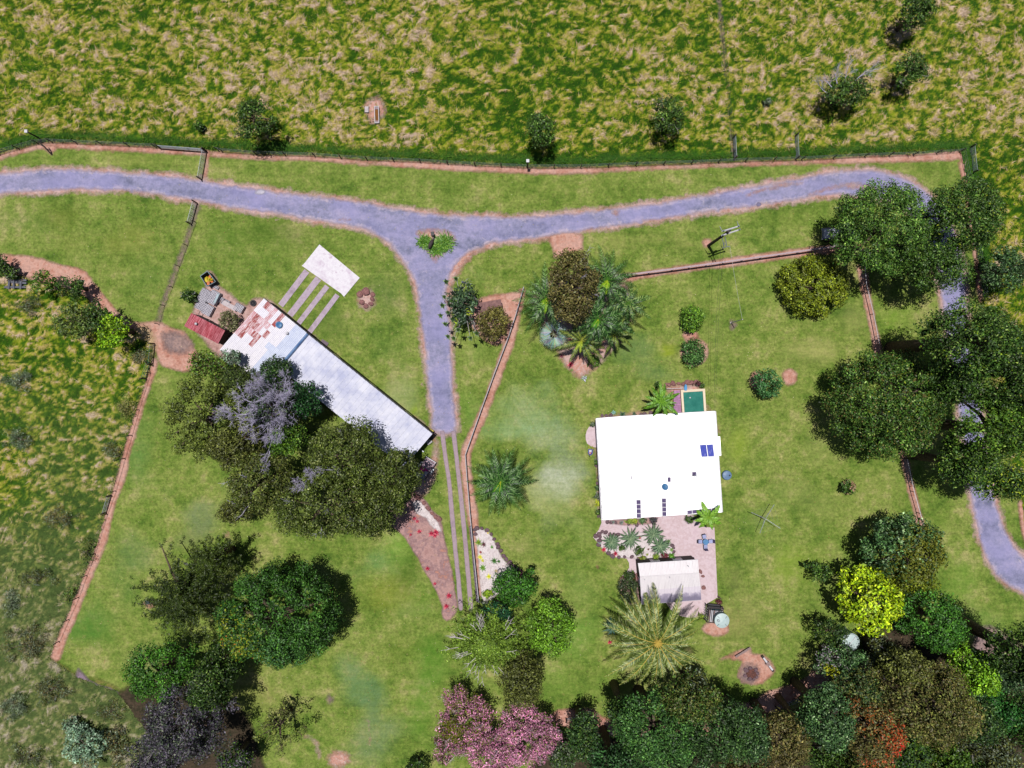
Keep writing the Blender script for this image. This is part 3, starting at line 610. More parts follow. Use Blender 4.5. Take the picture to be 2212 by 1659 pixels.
def sheet_mesh(name, L, W, mat, ribs=4, th=.012, rh=.03):
    """corrugated roof sheet, length L along x, width W along y, centred"""
    pts = []
    for i in range(ribs):
        y0 = -W/2+W*i/ribs; d = W/ribs
        pts += [(y0, 0), (y0+d*.55, 0), (y0+d*.66, rh), (y0+d*.89, rh)]
    pts.append((W/2, 0)); n = len(pts)
    v = []
    for x in (-L/2, L/2):
        v += [(x, y, z+th) for y, z in pts]
    f = [(i, i+2*n//2, i+1+n, i+1) for i in range(n-1)]
    f = [(i+n, i+1+n, i+1, i)[::-1] for i in range(n-1)]
    v += [(x, y, 0) for x in (-L/2, L/2) for y in (-W/2, W/2)]
    o = 2*n
    f += [(o, o+1, o+3, o+2), (0, o, o+2, n), (n-1, 2*n-1, o+3, o+1)]
    return MB().add(v, f).mesh(name, mat)
def roof_plane(parent, p00, p10, p01, p11, n, mat, name='roof_sheet', ribs=4, rows=1, matf=None, gap=.004, rh=.03):
    """sheets from edge p00-p10 (n across) running towards p01-p11"""
    p00, p10, p01, p11 = [Vector(p) for p in (p00, p10, p01, p11)]
    cache = {}
    for i in range(n):
        for r in range(rows):
            def pt(u, v): return p00.lerp(p10, u).lerp(p01.lerp(p11, u), v)
            u = (i+.5)/n; a = pt(u, r/rows); b = pt(u, (r+1)/rows)
            w0 = (pt((i+1)/n, (r+.5)/rows)-pt(i/n, (r+.5)/rows))
            m = matf(i, r) if matf else mat
            L = (b-a).length+(.10 if r < rows-1 else 0); W = w0.length-gap
            key = (m.name,)
            if key not in cache: cache[key] = sheet_mesh(name, L, W, m, ribs, rh=rh)
            o = link(name, cache[key], parent)
            x = (b-a).normalized(); z = x.cross(w0).normalized()
            if z.z < 0: z = -z
            y = z.cross(x)
            mt = Matrix((x, y, z)).transposed().to_4x4(); mt.translation = (a+b)/2+z*(.012*(r % 2))+z*.002*(i % 2)
            o.matrix_world = mt
def walls(parent, corners, h, mat, inset=.0, wins=(), doors=(), name='wall'):
    """corners in world xy; each wall its own mesh; windows and doors set proud"""
    cen = sum((Vector(q) for q in corners), Vector((0, 0)))/len(corners)
    cs = []
    for q in corners:
        d = cen-Vector(q); cs.append(Vector(q)+d.normalized()*inset)
    for i in range(len(cs)):
        a, b = cs[i], cs[(i+1) % len(cs)]
        d = (b-a); L = d.length; d.normalize(); rz = math.atan2(d.y, d.x); m = (a+b)/2
        wl = MB().box(m.x, m.y, 0, h[i] if isinstance(h, (list, tuple)) else h, L-.005, .12, rz).build(name, mat, parent)
        out = Vector((d.y, -d.x))
        if out.dot(m-cen) < 0: out = -out
        for (wi, u, ww, z0, z1) in wins:
            if wi != i: continue
            q = a+d*L*u+out*.075
            f = MB().box(q.x, q.y, z0, z1, ww, .06, rz).build('window', TRIM, parent)
            g = MB().box(q.x+out.x*.02, q.y+out.y*.02, z0+.07, z1-.07, ww-.14, .05, rz).build('pane', GLASS, f)
        for (wi, u, ww) in doors:
            if wi != i: continue
            q = a+d*L*u+out*.075
            f = MB().box(q.x, q.y, .12, 2.15, ww, .06, rz).build('door', DARKT, parent)
            MB().box(q.x+out.x*.04+d.x*(ww/2-.1), q.y+out.y*.04+d.y*(ww/2-.1), 1.0, 1.1, .1, .03, rz).build('handle', METAL, f)

def dish(parent, x, y, z, r, mat, rz=0, rr=None, top=True, label=None):
    a = MB(); prof = [(.01, 0), (r*.5, .04), (r*.85, .14), (r, .22)]
    a.lathe(prof+[(r*.97, .235), (r*.5, .06)], 0, 0, 18)
    o = a.build('satellite_dish', mat, parent, True); o.location = (x, y, z); o.rotation_euler = (R(22), R(8), rz)
    b = MB().tube([(0, 0, -.35), (0, 0, 0)], .03).tube([(0, -.9*r, .1), (0, 0, .5)], .015).build('dish_mount', METAL, o)
    return o

# house: long white gable over the garden
hp = [P(1288.8, 904, 3.2), P(1544.8, 888.2, 3.2), P(1559.6, 1106.5, 3.2), P(1301, 1123.6, 3.2)]
house = empty('house', (0, 0, 0), 0, 'large house under a glaring white metal roof with two blue solar panels', 'house')
ridge_n = Vector((*P(1352, 899, 3.9), 3.9)); ridge_s = Vector((*P(1366, 1119, 3.9), 3.9))
A = [Vector((*q, 3.2)) for q in hp]
roof_plane(house, ridge_n, ridge_s, A[0], A[3], 17, WHITE)
roof_plane(house, ridge_n, ridge_s, A[1], A[2], 17, WHITE)
MB().tube([ridge_n+Vector((0, 0, .05)), ridge_s+Vector((0, 0, .05))], .09, 6).build('ridge_cap', WHITE, house)
for a_, b_ in ((A[0], A[3]), (A[1], A[2])):
    d = (b_-a_).normalized(); m_ = (a_+b_)/2
    s_ = -1 if a_ is A[0] else 1
    MB().box(m_.x+s_*.07, m_.y, 3.04, 3.16, (b_-a_).length, .13, math.atan2(d.y, d.x)).build('gutter', TRIM, house)
for a_, r_, b_ in ((A[0], ridge_n, A[1]), (A[3], ridge_s, A[2])):
    MB().tube([a_-Vector((0, 0, .08)), r_-Vector((0, 0, .08)), b_-Vector((0, 0, .08))], .06, 4).build('barge_board', TRIM, house)
wi = [Vector(q) for q in hp]
walls(house, hp, [2.95]*4, WALLM, .55, wins=[(3, .15, 2.0, .9, 2.1), (3, .4, 1.6, .9, 2.1), (3, .8, 1.8, .9, 2.1), (1, .3, 1.8, .9, 2.1), (1, .6, 1.4, .9, 2.1), (0, .3, 1.6, .9, 2.1), (2, .25, 2.2, .9, 2.1), (2, .6, 2.4, .4, 2.2)], doors=[(3, .62, .95), (2, .45, .95)])
slab('awning', [(1549, 943), (1555.5, 943), (1558, 984), (1551.5, 984)], WHITE, 3.0, house, 2.94)
# verandah step along the west wall
def roofz(x, y):
    # height of the east roof slope at survey pixel
    q = Vector(P(x, y, 3.6)); t = (q.x-ridge_n.x)/(A[1].x-ridge_n.x); return 3.9-.7*max(0, min(1, t))
def on_roof(quad, mat, name, up=.1, th=.05, parent=house, z=None):
    w_ = []
    for x, y in quad:
        zz = (roofz(x, y) if z is None else z)+up; w_.append((*P(x, y, zz), zz))
    v = w_+[(x, y, q-th) for x, y, q in w_]
    f = [(3, 2, 1, 0), (4, 5, 6, 7), (0, 1, 5, 4), (1, 2, 6, 5), (2, 3, 7, 6), (3, 0, 4, 7)]
    return MB().add(v, f).build(name, mat, parent)
def subq(quad, u0, u1, v0, v1):
    a, b, d, e = [Vector(q) for q in quad]
    f = lambda u, v: tuple(a.lerp(b, u).lerp(e.lerp(d, u), v))
    return [f(u0, v0), f(u1, v0), f(u1, v1), f(u0, v1)]
sq = [z2(*p) for p in [(1173, 742), (1310, 735), (1325, 862), (1192, 868)]]
for u0, u1 in ((0, .48), (.52, 1)):
    fr = on_roof(subq(sq, u0, u1, 0, 1), METAL, 'solar_panel', .12); on_roof(subq(sq, u0+.015, u1-.015, .02, .97), BLUEG, 'panel_glass', .16, .03, fr)
a_, b_ = z2(1196, 888), z2(1334, 880)
MB().tube([V3(*a_, 3.75), V3(*b_, 3.65)], .27, 12).build('hot_water_tank', WHITE, house, True)
for quad, nv, hor in (([(515, 1313), (560, 1313), (564, 1502), (520, 1502)], 4, 0), ([(780, 1297), (823, 1297), (827, 1482), (785, 1482)], 4, 0), ([(1045, 1423), (1345, 1395), (1348, 1432), (1047, 1462)], 6, 1)):
    qq = [z2(*p) for p in quad]
    fr = on_roof(subq(qq, -.03, 1.03, -.01, 1.01), TRIM, 'skylight', .14, .12)
    for i in range(nv):
        a0, a1 = (i+.06)/nv, (i+.9)/nv
        on_roof(subq(qq, a0, a1, .03, .95) if hor else subq(qq, .03, .97, a0, a1), GLASS, 'pane', .16, .03, fr)
fr = on_roof([z2(838, 1076), z2(873, 1076), z2(873, 1128), z2(838, 1128)], TRIM, 'skylight', .14, .15); on_roof([z2(842, 1080), z2(870, 1080), z2(870, 1124), z2(842, 1124)], GLASS, 'pane', .16, .03, fr)
fr = on_roof([z2(1092, 1020), z2(1140, 1020), z2(1140, 1068), z2(1092, 1068)], TRIM, 'skylight', .14, .15); on_roof([z2(1097, 1025), z2(1136, 1025), z2(1136, 1063), z2(1097, 1063)], GLASS, 'pane', .16, .03, fr)
x, y = P(*z2(1120, 1060), 4.2)
a = MB().tube([(x, y, 3.4), (x, y, 5.2)], .025)
for k in range(5): a.tube([(x-.35+.05*k, y-.05+k*.1, 5.1), (x+.35-.05*k, y-.05+k*.1, 5.1)], .014)
a.tube([(x, y-.3, 5.1), (x, y+.5, 5.1)], .018).build('tv_aerial', METAL, house)
x, y = P(*z2(460, 1080), 3.9); MB().lathe([(.22, 3.75), (.22, 3.95), (.12, 4.0), (.1, 4.2), (.16, 4.22), (.02, 4.32)], x, y, 12).build('roof_vent', TRIM, house)
x, y = P(*z2(610, 1030), 3.9); MB().lathe([(.34, 3.7), (.34, 3.95), (.26, 4.05), (.02, 4.1)], x, y, 16).build('roof_vent', WHITE, house)
x, y = P(*z2(809, 1182), 4.1); dish(house, x, y, 3.95, .42, BLUEP, 2)

# outbuilding
ob = empty('outbuilding', (0, 0, 0), 0, 'small outbuilding with sooty south edge on its white roof, standing on the pink patio', 'outbuilding')
hz = 2.7
C4 = [V3(*z3(637, 707), hz), V3(*z3(1385, 660), hz), V3(*z3(1425, 1160), hz-.1), V3(*z3(680, 1215), hz-.1)]
RW = V3(*z3(662, 872), hz+.45); RE = V3(*z3(1397, 826), hz+.45)
FW = V3(*z3(672, 1045), hz+.12); FE = V3(*z3(1418, 985), hz+.12)
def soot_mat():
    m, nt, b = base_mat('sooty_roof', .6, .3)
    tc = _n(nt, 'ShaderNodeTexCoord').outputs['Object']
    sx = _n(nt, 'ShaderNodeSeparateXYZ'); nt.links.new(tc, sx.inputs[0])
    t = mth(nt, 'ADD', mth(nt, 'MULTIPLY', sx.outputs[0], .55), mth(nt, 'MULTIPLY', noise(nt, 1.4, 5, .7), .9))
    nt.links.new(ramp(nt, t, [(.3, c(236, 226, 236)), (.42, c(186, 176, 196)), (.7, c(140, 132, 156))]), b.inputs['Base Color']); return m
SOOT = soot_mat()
CREAMR = obj_mat('cream_roof_paint', (250, 244, 246), (244, 236, 240), 1.5, .5, .3, var=.03)
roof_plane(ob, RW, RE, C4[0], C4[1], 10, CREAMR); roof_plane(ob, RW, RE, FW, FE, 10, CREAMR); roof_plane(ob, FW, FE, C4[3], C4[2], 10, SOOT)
MB().tube([RW+Vector((0, 0, .04)), RE+Vector((0, 0, .04))], .06, 6).build('ridge_cap', CREAMR, ob)
for a_, b_ in ((C4[0], C4[1]), (C4[3], C4[2])):
    MB().tube([a_-Vector((0, 0, .05)), b_-Vector((0, 0, .05))], .05, 5).build('gutter', TRIM, ob)
walls(ob, [tuple(q.xy) for q in C4], 2.5, DARKT, .25, wins=[(0, .3, 1.2, .9, 1.9), (0, .7, 1.2, .9, 1.9), (3, .5, 1.0, .9, 1.9)], doors=[(1, .5, 1.6)])
for p in ((1258, 732), (1025, 868), (712, 896)):
    x, y = P(*z3(*p), 3.1); MB().tube([(x, y, 2.95), (x, y, 3.35), (x+.05, y-.1, 3.4)], .035).build('vent_pipe', METAL, ob)

# long shed
sh = empty('long_shed', (0, 0, 0), 0, 'long pale grey corrugated shed running diagonally to the drive, its west end patched with rust', 'shed')
h1 = 3.0
o0 = Vector((664, 721)); du = Vector((.781, .625)); dv = Vector((-.653, .757))
def sv(u, v, h): q = o0+du*u+dv*v; return V3(q.x, q.y, h)
GREYR = obj_mat('grey_roof', (238, 238, 252), (194, 198, 228), .35, .6, .2, var=.04, th=(.4, .66), world=True)
roof_plane(sh, sv(2, 0, h1), sv(346, 0, h1), sv(2, 96, h1-.25), sv(346, 96, h1-.25), 28, GREYR, ribs=5, gap=.012, rh=.01)
RUSTR = obj_mat('rusty_sheet', (244, 220, 224), (172, 74, 72), 1.8, .7, .2, var=.1, stretch=(.6, 3.0, 0), th=(.38, .56))
RUSTF = obj_mat('faint_rusty_sheet', (248, 236, 244), (216, 146, 152), 2.4, .6, .2, var=.05, stretch=(.6, 3, 0), th=(.38, .62))
NEWR = obj_mat('bare_zinc_sheet', (246, 242, 250), (236, 232, 244), 1.5, .5, .3, var=.03)
OLDZ = obj_mat('blue_zinc_sheet', (214, 222, 244), (196, 206, 236), .6, .5, .35, var=.04)
rust = {}
for (x, y, k) in [(1257, 945, 1), (1335, 1005, 1), (1300, 1010, 2), (1390, 1020, 2), (1330, 1110, 2), (1090, 1080, 1), (1040, 1050, 2), (1000, 1100, 2), (1145, 1125, 1), (1160, 1160, 2), (1240, 1180, 2), (1250, 1240, 2), (1005, 1240, 1), (930, 1200, 2), (870, 1400, 1), (1435, 1090, 1), (1380, 1190, 1), (1300, 1130, 2), (950, 1480, 1), (1090, 1290, 1), (1040, 1540, 1), (1210, 1435, 1), (800, 1520, 1), (1180, 1230, 2), (900, 1310, 2), (780, 1440, 2), (1060, 1350, 2), (920, 1620, 1), (1000, 1400, 2)]:
    u = ((x-1250)*.774+(y-800)*.632)/64.6; v = (-(x-1250)*.652+(y-800)*.758)/150
    rust[(int(u), int(v))] = k
def rm_(i, r):
    k = rust.get((i, r))
    if k == 1: return RUSTR
    if k == 2: return RUSTF
    return OLDZ if i > 6+r*.2 and (i > 8 or r > 3) else NEWR
h2 = 3.5
roof_plane(sh, sv(-121, 0, h2), sv(-2, 0, h2), sv(-121, 145, h2-.3), sv(-2, 145, h2-.3), 12, None, rows=9, matf=rm_, ribs=3)
# curved blue-grey end flashing on the step between the two roofs
a = MB()
for k in range(5):
    t0, t1 = k/5, (k+1)/5
    P0, P1 = sv(-2+t0*7, 0, h2-.02-t0*t0*.5), sv(-2+t1*7, 0, h2-.02-t1*t1*.5)
    Q0, Q1 = sv(-2+t0*7, 145, h2-.32-t0*t0*.4), sv(-2+t1*7, 145, h2-.32-t1*t1*.4)
    a.add([P0, P1, Q1, Q0], [(0, 1, 2, 3)])
a.build('end_flashing', obj_mat('blue_flashing', (130, 166, 214), (90, 130, 190), 1, .5), sh)
walls(sh, [tuple(sv(6, 2, h1).xy), tuple(sv(343, 2, h1).xy), tuple(sv(343, 94, h1).xy), tuple(sv(6, 94, h1).xy)], [2.85, 2.7, 2.6, 2.7], DMETAL, .05, wins=[(0, .2, 1.2, 1, 1.9), (0, .5, 1.2, 1, 1.9), (0, .8, 1.2, 1, 1.9)], doors=[(1, .6, 1.0)])
walls(sh, [tuple(sv(-118, 3, h2).xy), tuple(sv(-6, 3, h2).xy), tuple(sv(-6, 142, h2).xy), tuple(sv(-118, 142, h2).xy)], [3.3, 3.2, 3.1, 3.2], DMETAL, .05, doors=[(0, .18, 2.4), (0, .62, 2.4)])
for (u0, u1, v, hh) in ((-121, -2, -1.5, h2-.05), (2, 346, -1.5, h1-.05)):
    MB().tube([sv(u0, v, hh), sv(u1, v, hh)], .06, 6).build('gutter', DMETAL, sh)
x, y = P(*z1(1450, 1170), 3.9); dish(sh, x, y, 3.65, .42, BLUEP, 1)
x, y = P(*z1(1573, 1290), 3.7); MB().lathe([(.16, 3.4), (.16, 3.6), (.2, 3.68), (.14, 3.8), (.02, 3.86)], x, y, 14).build('roof_vent', TRIM, sh, True)
# red lean-to shed
rs_ = empty('red_shed', (0, 0, 0), 0, 'small shed with a rust red corrugated roof west of the long shed', 'shed')
RR = obj_mat('red_rust_roof', (226, 140, 152), (160, 52, 64), 1.6, .75, .2, var=.3, stretch=(.5, 5, 0), th=(.36, .6))
rc = [V3(*z1(250, 1010), 2.5), V3(*z1(720, 1250), 2.5), V3(*z1(620, 1440), 2.3), V3(*z1(150, 1190), 2.3)]
roof_plane(rs_, rc[0], rc[1], rc[3], rc[2], 10, RR, ribs=3)
walls(rs_, [tuple(q.xy) for q in rc], 2.2, DARKT, .2, doors=[(0, .3, .9)])
x, y = P(*z1(317, 1160), 2.6); MB().lathe([(.12, 2.4), (.12, 2.6), (.19, 2.66), (.15, 2.8), (.02, 2.87)], x, y, 14).build('roof_vent', TRIM, rs_, True)

# pool
po = empty('plunge_pool', (0, 0, 0), 0, 'small rectangular green water pool with a cream rim against the house', 'pool')
po_out = [P(*z2(*p)) for p in [(965, 172), (1215, 158), (1230, 425), (984, 440)]]; po_in = [P(*z2(*p)) for p in [(990, 197), (1193, 184), (1207, 402), (1004, 416)]]
CREAM = obj_mat('cream_rim', (244, 226, 196), (234, 212, 184), 3, .6)
for i in range(4):
    j = (i+1) % 4
    v = [(*q, .55) for q in (po_out[i], po_out[j], po_in[j], po_in[i])]+[(*q, 0) for q in (po_out[i], po_out[j], po_in[j], po_in[i])]
    MB().add(v, [(3, 2, 1, 0), (0, 1, 5, 4), (1, 2, 6, 5), (2, 3, 7, 6), (3, 0, 4, 7)]).build('rim', CREAM, po)
wm, wnt, wb = base_mat('pool_water', .04, .5)
wnt.links.new(ramp(wnt, noise(wnt, 1.2, 5, .6), [(.35, c(44, 122, 108)), (.65, c(66, 146, 130))]), wb.inputs['Base Color']); bump(wnt, wb, noise(wnt, 3, 3), .02, .3)
MB().add([(*q, .40) for q in po_in][::-1], [(3, 2, 1, 0)][:1]).build('water', wm, po)
x, y = P(*z2(1073, 252), .45); MB().lathe([(.08, .41), (.1, .45), (.02, .5)], x, y, 10).build('float', TRIM, po)
dk = empty('pool_deck', (0, 0, 0), 0, 'mauve plank deck between the tree fern and the pool', 'deck')
DECKM = obj_mat('mauve_planks', (198, 146, 186), (170, 120, 160), 3, .8, var=.15)
dq = [z2(*p) for p in [(905, 178), (966, 174), (984, 420), (900, 424)]]
for i in range(14):
    on_roof(subq(dq, 0, 1, (i+.03)/14, (i+.95)/14), DECKM, 'plank', .0, .04, dk, z=.42)
for u in (.1, .9):
    for v in (.1, .5, .9):
        q = subq(dq, u, u, v, v)[0]; x, y = P(*q); MB().box(x, y, 0, .375, .09, .09).build('post', WOOD, dk)
pr = empty('pool_rail', (0, 0, 0), 0, 'white handrail behind the pool deck', 'handrail')
r0, r1 = V3(*z2(835, 158), 1.1), V3(*z2(1010, 154), 1.1)
MB().tube([r0, r1], .03).build('rail', TRIM, pr)
for t in (0, .5, 1):
    q = r0.lerp(r1, t); MB().tube([(q.x, q.y, 0), (q.x, q.y, 1.1)], .03).build('post', TRIM, pr)
x, y = P(*z2(1025, 147), .5)
a = MB(); ol = [(-.16, -.4), (.12, -.4), (.2, -.1), (.14, .3), (0, .45), (-.14, .3), (-.2, -.1)]
a.add([(p*1.0, q, .05) for p, q in ol]+[(p, q, 0) for p, q in ol], [tuple(range(7)), tuple(range(13, 6, -1))]+[(i, i+7, (i+1) % 7+7, (i+1) % 7) for i in range(7)])
o = a.build('kickboard', obj_mat('bright_blue', (40, 150, 214), None, 2, .4)); o.location = (x, y, .56); tag(o, 'bright blue float board lying at the head of the pool', 'float board')

x, y = P(*z2(1445, 1053)); a = MB().lathe([(.62, 0), (.62, .42), (.55, .5), (.2, .56), (.01, .57)], 0, 0, 28)
lid = empty('tank_lid', (x, y, 0), 0, 'round blue grey tank lid set in the lawn beside the east wall of the house', 'tank lid')
a.build('cover', obj_mat('blue_grey_lid', (118, 148, 184), (96, 128, 168), 3, .5), lid)
MB().box(.32, 0, .5, .56, .24, .1).box(.32, 0, .54, .6, .08, .2).build('handle', DMETAL, lid)
for k in range(6): MB().box(.3*cos(k*pi/3), .3*sin(k*pi/3), .50, .56, .5, .03, k*pi/3).build('rib', bpy.data.materials['blue_grey_lid'], lid)

# wheelbarrow
x, y = P(*z2(38, 812), .5); wbw = empty('wheelbarrow', (x, y, 0), R(-6), 'blue wheelbarrow with yellow handles and a red and white load by the west wall', 'wheelbarrow')
a = MB(); t0 = [(-.3, .35), (.3, .35), (.32, -.2), (.14, -.45), (-.14, -.45), (-.32, -.2)]; n = 6
a.add([(p, q, .6) for p, q in t0]+[(p*.88, q*.9, .6) for p, q in t0]+[(p*.65, q*.65, .38) for p, q in t0]+[(p*.7, q*.7, .34) for p, q in t0],
      [(i, (i+1) % n, (i+1) % n+n, i+n) for i in range(n)]+[(i+n, (i+1) % n+n, (i+1) % n+2*n, i+2*n) for i in range(n)]+[tuple(range(12, 18)), tuple(range(23, 17, -1))]+[(i, i+18, (i+1) % n+18, (i+1) % n) for i in range(n)])
a.build('tray', obj_mat('navy_plastic', (86, 96, 176), None, 2, .4), wbw)
YEL = obj_mat('yellow_paint', (240, 216, 40), (220, 190, 30), 3, .5)
for s_ in (-1, 1):
    MB().tube([(s_*.08, -.5, .22), (s_*.24, .3, .36), (s_*.26, .85, .55)], .025).build('handle', YEL, wbw); MB().tube([(s_*.2, .25, .34), (s_*.22, .3, 0)], .02).build('leg', YEL, wbw)
o = MB().lathe([(.15, -.04), (.19, -.03), (.19, .03), (.15, .04)], 0, 0, 16).build('wheel', DMETAL, wbw); o.location = (0, -.55, .19); o.rotation_euler = (0, R(90), 0)
o = MB().lathe([(.16, .4), (.14, .5), (.02, .56)], 0, -.18, 12).build('ball', obj_mat('red_plastic', (200, 60, 70), (240, 220, 230), 8, .4), wbw)
MB().box(0, .1, .38, .46, .3, .24, .1).build('bag', TRIM, wbw)

# water tank on its stand
tx, ty = P(*z3(1688, 1424), 3.0)
tk = empty('water_tank', (tx, ty, 0), 0, 'round pale green water tank beside the dark slatted stand at the patio corner', 'water tank')
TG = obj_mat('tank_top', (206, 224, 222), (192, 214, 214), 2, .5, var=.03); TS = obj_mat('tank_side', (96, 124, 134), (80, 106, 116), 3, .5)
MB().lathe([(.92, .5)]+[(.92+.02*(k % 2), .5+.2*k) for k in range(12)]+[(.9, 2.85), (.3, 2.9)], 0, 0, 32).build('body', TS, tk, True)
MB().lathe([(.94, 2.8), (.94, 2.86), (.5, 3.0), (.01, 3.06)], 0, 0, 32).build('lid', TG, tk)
for k in range(4): MB().box(.55*cos(k*pi/2+.75), .55*sin(k*pi/2+.75), 2.9, 3.0, .6, .045, k*pi/2+.75).build('rib', TS, tk)
MB().lathe([(.17, 2.9), (.17, 3.1), (.12, 3.1), (.11, 3.0), (.01, 3.0)], -.5, .08, 16).build('hatch', METAL, tk)
a = MB(); a.box(0, 0, 0, .5, 1.9, 1.9, .05).build('base', WOOD, tk)
stc = Vector(P(*z3(1580, 1330), 1.2))
stn = empty('slatted_stand', (stc.x, stc.y, 0), R(-6), 'black timber frame with pale slats standing behind the water tank', 'timber frame')
for sx in (-1, 1):
    for sy in (-1, 1): MB().box(sx*.95, sy*.95, 0, 1.9, .1, .1).build('post', DARKT, stn)
for s_ in (-1, 1):
    MB().box(0, s_*.95, 1.9, 2.0, 2.1, .09).build('beam', DARKT, stn); MB().box(s_*.95, 0, 1.78, 1.88, .09, 2.1).build('beam', DARKT, stn)
for k in range(9): MB().box(-.8+.2*k, -.1, 2.004, 2.05, .09, 1.5).build('slat', TRIM if k % 3 else WOOD, stn)
for k in range(6): MB().box(-1.02, -.75+.3*k, .2, 1.7, .03, .09).build('slat', TRIM, stn)
MB().box(.2, .2, .55, .6, 1.7, 1.7).build('shelf', DMETAL, stn)

# outdoor setting
cx, cy = P(*z3(1480, 437), .7)
tb = empty('patio_table', (cx, cy, .12), 0, 'round glass topped patio table between four sling chairs', 'table')
MB().lathe([(.34, .69), (.38, .7), (.38, .73), (.34, .735)], 0, 0, 24).build('rim', BLUEP, tb); MB().lathe([(.33, .70), (.33, .725), (.01, .725)], 0, 0, 24).build('tabletop', obj_mat('pale_glass', (180, 206, 232), None, 2, .2), tb)
for k in range(4): MB().tube([(.1*cos(k*pi/2), .1*sin(k*pi/2), .69), (.28*cos(k*pi/2), .28*sin(k*pi/2), 0)], .018).build('leg', DMETAL, tb)
CH = {}
def chair(x, y, rz, label):
    e = empty('patio_chair', (x, y, .12), rz, label, 'chair', 'patio chairs round the table')
    if not CH:
        CH['seat'] = MB().box(0, 0, .40, .43, .5, .48).mesh('seat', obj_mat('sling', (170, 176, 222), None, 3, .6))
        CH['backrest'] = MB().add([(-.24, -.24, .43), (.24, -.24, .43), (.24, -.42, .92), (-.24, -.42, .92), (-.24, -.27, .43), (.24, -.27, .43), (.24, -.45, .92), (-.24, -.45, .92)], [(0, 1, 2, 3), (7, 6, 5, 4), (0, 4, 5, 1), (3, 2, 6, 7), (0, 3, 7, 4), (1, 5, 6, 2)]).mesh('backrest', obj_mat('sling_dark', (92, 84, 120), None, 3, .6))
        for nme, q in (('leg', [(-.22, -.2)]),): pass
        CH['legs'] = [MB().tube([(sx*.22, sy*.2, .4), (sx*.25, sy*.26, 0)], .016).mesh('leg', DMETAL) for sx in (-1, 1) for sy in (-1, 1)]
        CH['arm'] = [MB().tube([(sx*.26, -.28, .62), (sx*.26, .2, .62), (sx*.25, .22, .42)], .016).mesh('armrest', METAL) for sx in (-1, 1)]
    link('seat', CH['seat'], e); link('backrest', CH['backrest'], e)
    for m in CH['legs']: link('leg', m, e)
    for m in CH['arm']: link('armrest', m, e)
for (px, py, lb) in ((1415, 432, 'sling patio chair on the west side of the glass table'), (1543, 428, 'sling patio chair on the lawn side of the glass table'), (1462, 374, 'sling patio chair on the house side of the glass table'), (1478, 497, 'sling patio chair on the outbuilding side of the glass table')):
    x, y = P(*z3(px, py), .5); chair(x, y, math.atan2(cy-y, cx-x)-pi/2, lb)

# clothes hoist
hx, hy = P(*z8(470, 205)); ht = V3(*z8(490, 212), 2.0)
ho = empty('clothes_hoist', (ht.x, ht.y, 0), 0, 'rotary clothes hoist with four long galvanised arms on the east lawn', 'clothes line')
MB().tube([(0, 0, 0), (0, 0, 2.05)], .045, 8).build('pole', METAL, ho)
tips = []
for (px, py) in ((370, 157), (560, 92), (610, 290), (440, 330)):
    q = V3(*z8(px, py), 2.1); d = Vector((q.x-ht.x, q.y-ht.y, 2.15)); tips.append(d)
    MB().tube([(0, 0, 1.95), d], .035, 6).build('arm', METAL, ho); MB().tube([(0, 0, 1.3), (d.x*.45, d.y*.45, 2.0)], .02, 5).build('strut', METAL, ho)
for f_ in (.45, .7, .97):
    a = MB()
    for i in range(4): a.tube([tips[i]*f_, tips[(i+1) % 4]*f_], .004, 3)
    for o_ in [a.build('line', METAL, ho)]: pass

# power pole with crossarms
bx, by = P(*z6(392, 818)); pole = empty('power_pole', (bx, by, 0), 0, 'dark timber power pole with two white crossarms and a transformer frame beside the road', 'power pole')
PH = 8.6
MB().tube([(0, 0, 0), (0, 0, PH)], [.2, .15], 10).build('pole', obj_mat('tarred_timber', (74, 62, 60), (46, 38, 40), 5, .8, stretch=(3, 3, 0)), pole)
def pp(px, py, h): q = V3(*z6(px, py), h); return Vector((q.x-bx, q.y-by, h))
for (p0, p1, h) in (((585, 618), (820, 545), 8.3), ((572, 678), (832, 592), 7.9)):
    a_, b_ = pp(*p0, h), pp(*p1, h); MB().tube([a_, b_], .085, 4).build('crossarm', TRIM, pole)
    for t in (.06, .94):
        q = a_.lerp(b_, t); MB().lathe([(.03, 0), (.03, .1), (.1, .12), (.05, .17), (.1, .2), (.05, .26), (.08, .3), (.02, .34)], q.x, q.y, 10).build('insulator', METAL, pole).location.z = q.z+.05
for p0, p1 in (((585, 618), (548, 545)), ((812, 545), (790, 480))):
    MB().tube([pp(*p0, 8.45), pp(*p1, 8.6)], [.06, .03], 6).build('bushing', METAL, pole)
a = MB()
a.tube([pp(585, 705, 7.0), pp(610, 845, 6.2)], .05, 5).tube([pp(625, 695, 7.0), pp(650, 835, 6.2)], .05, 5)
a.tube([pp(590, 760, 6.7), pp(645, 815, 6.3)], .025, 4).tube([pp(630, 755, 6.7), pp(605, 825, 6.3)], .025, 4).tube([pp(582, 850, 6.2), pp(690, 823, 6.2)], .05, 4).build('bracket', METAL, pole)
MB().tube([pp(650, 625, 7.6), pp(700, 600, 7.6)], [.16, .16], 10).build('transformer', METAL, pole)
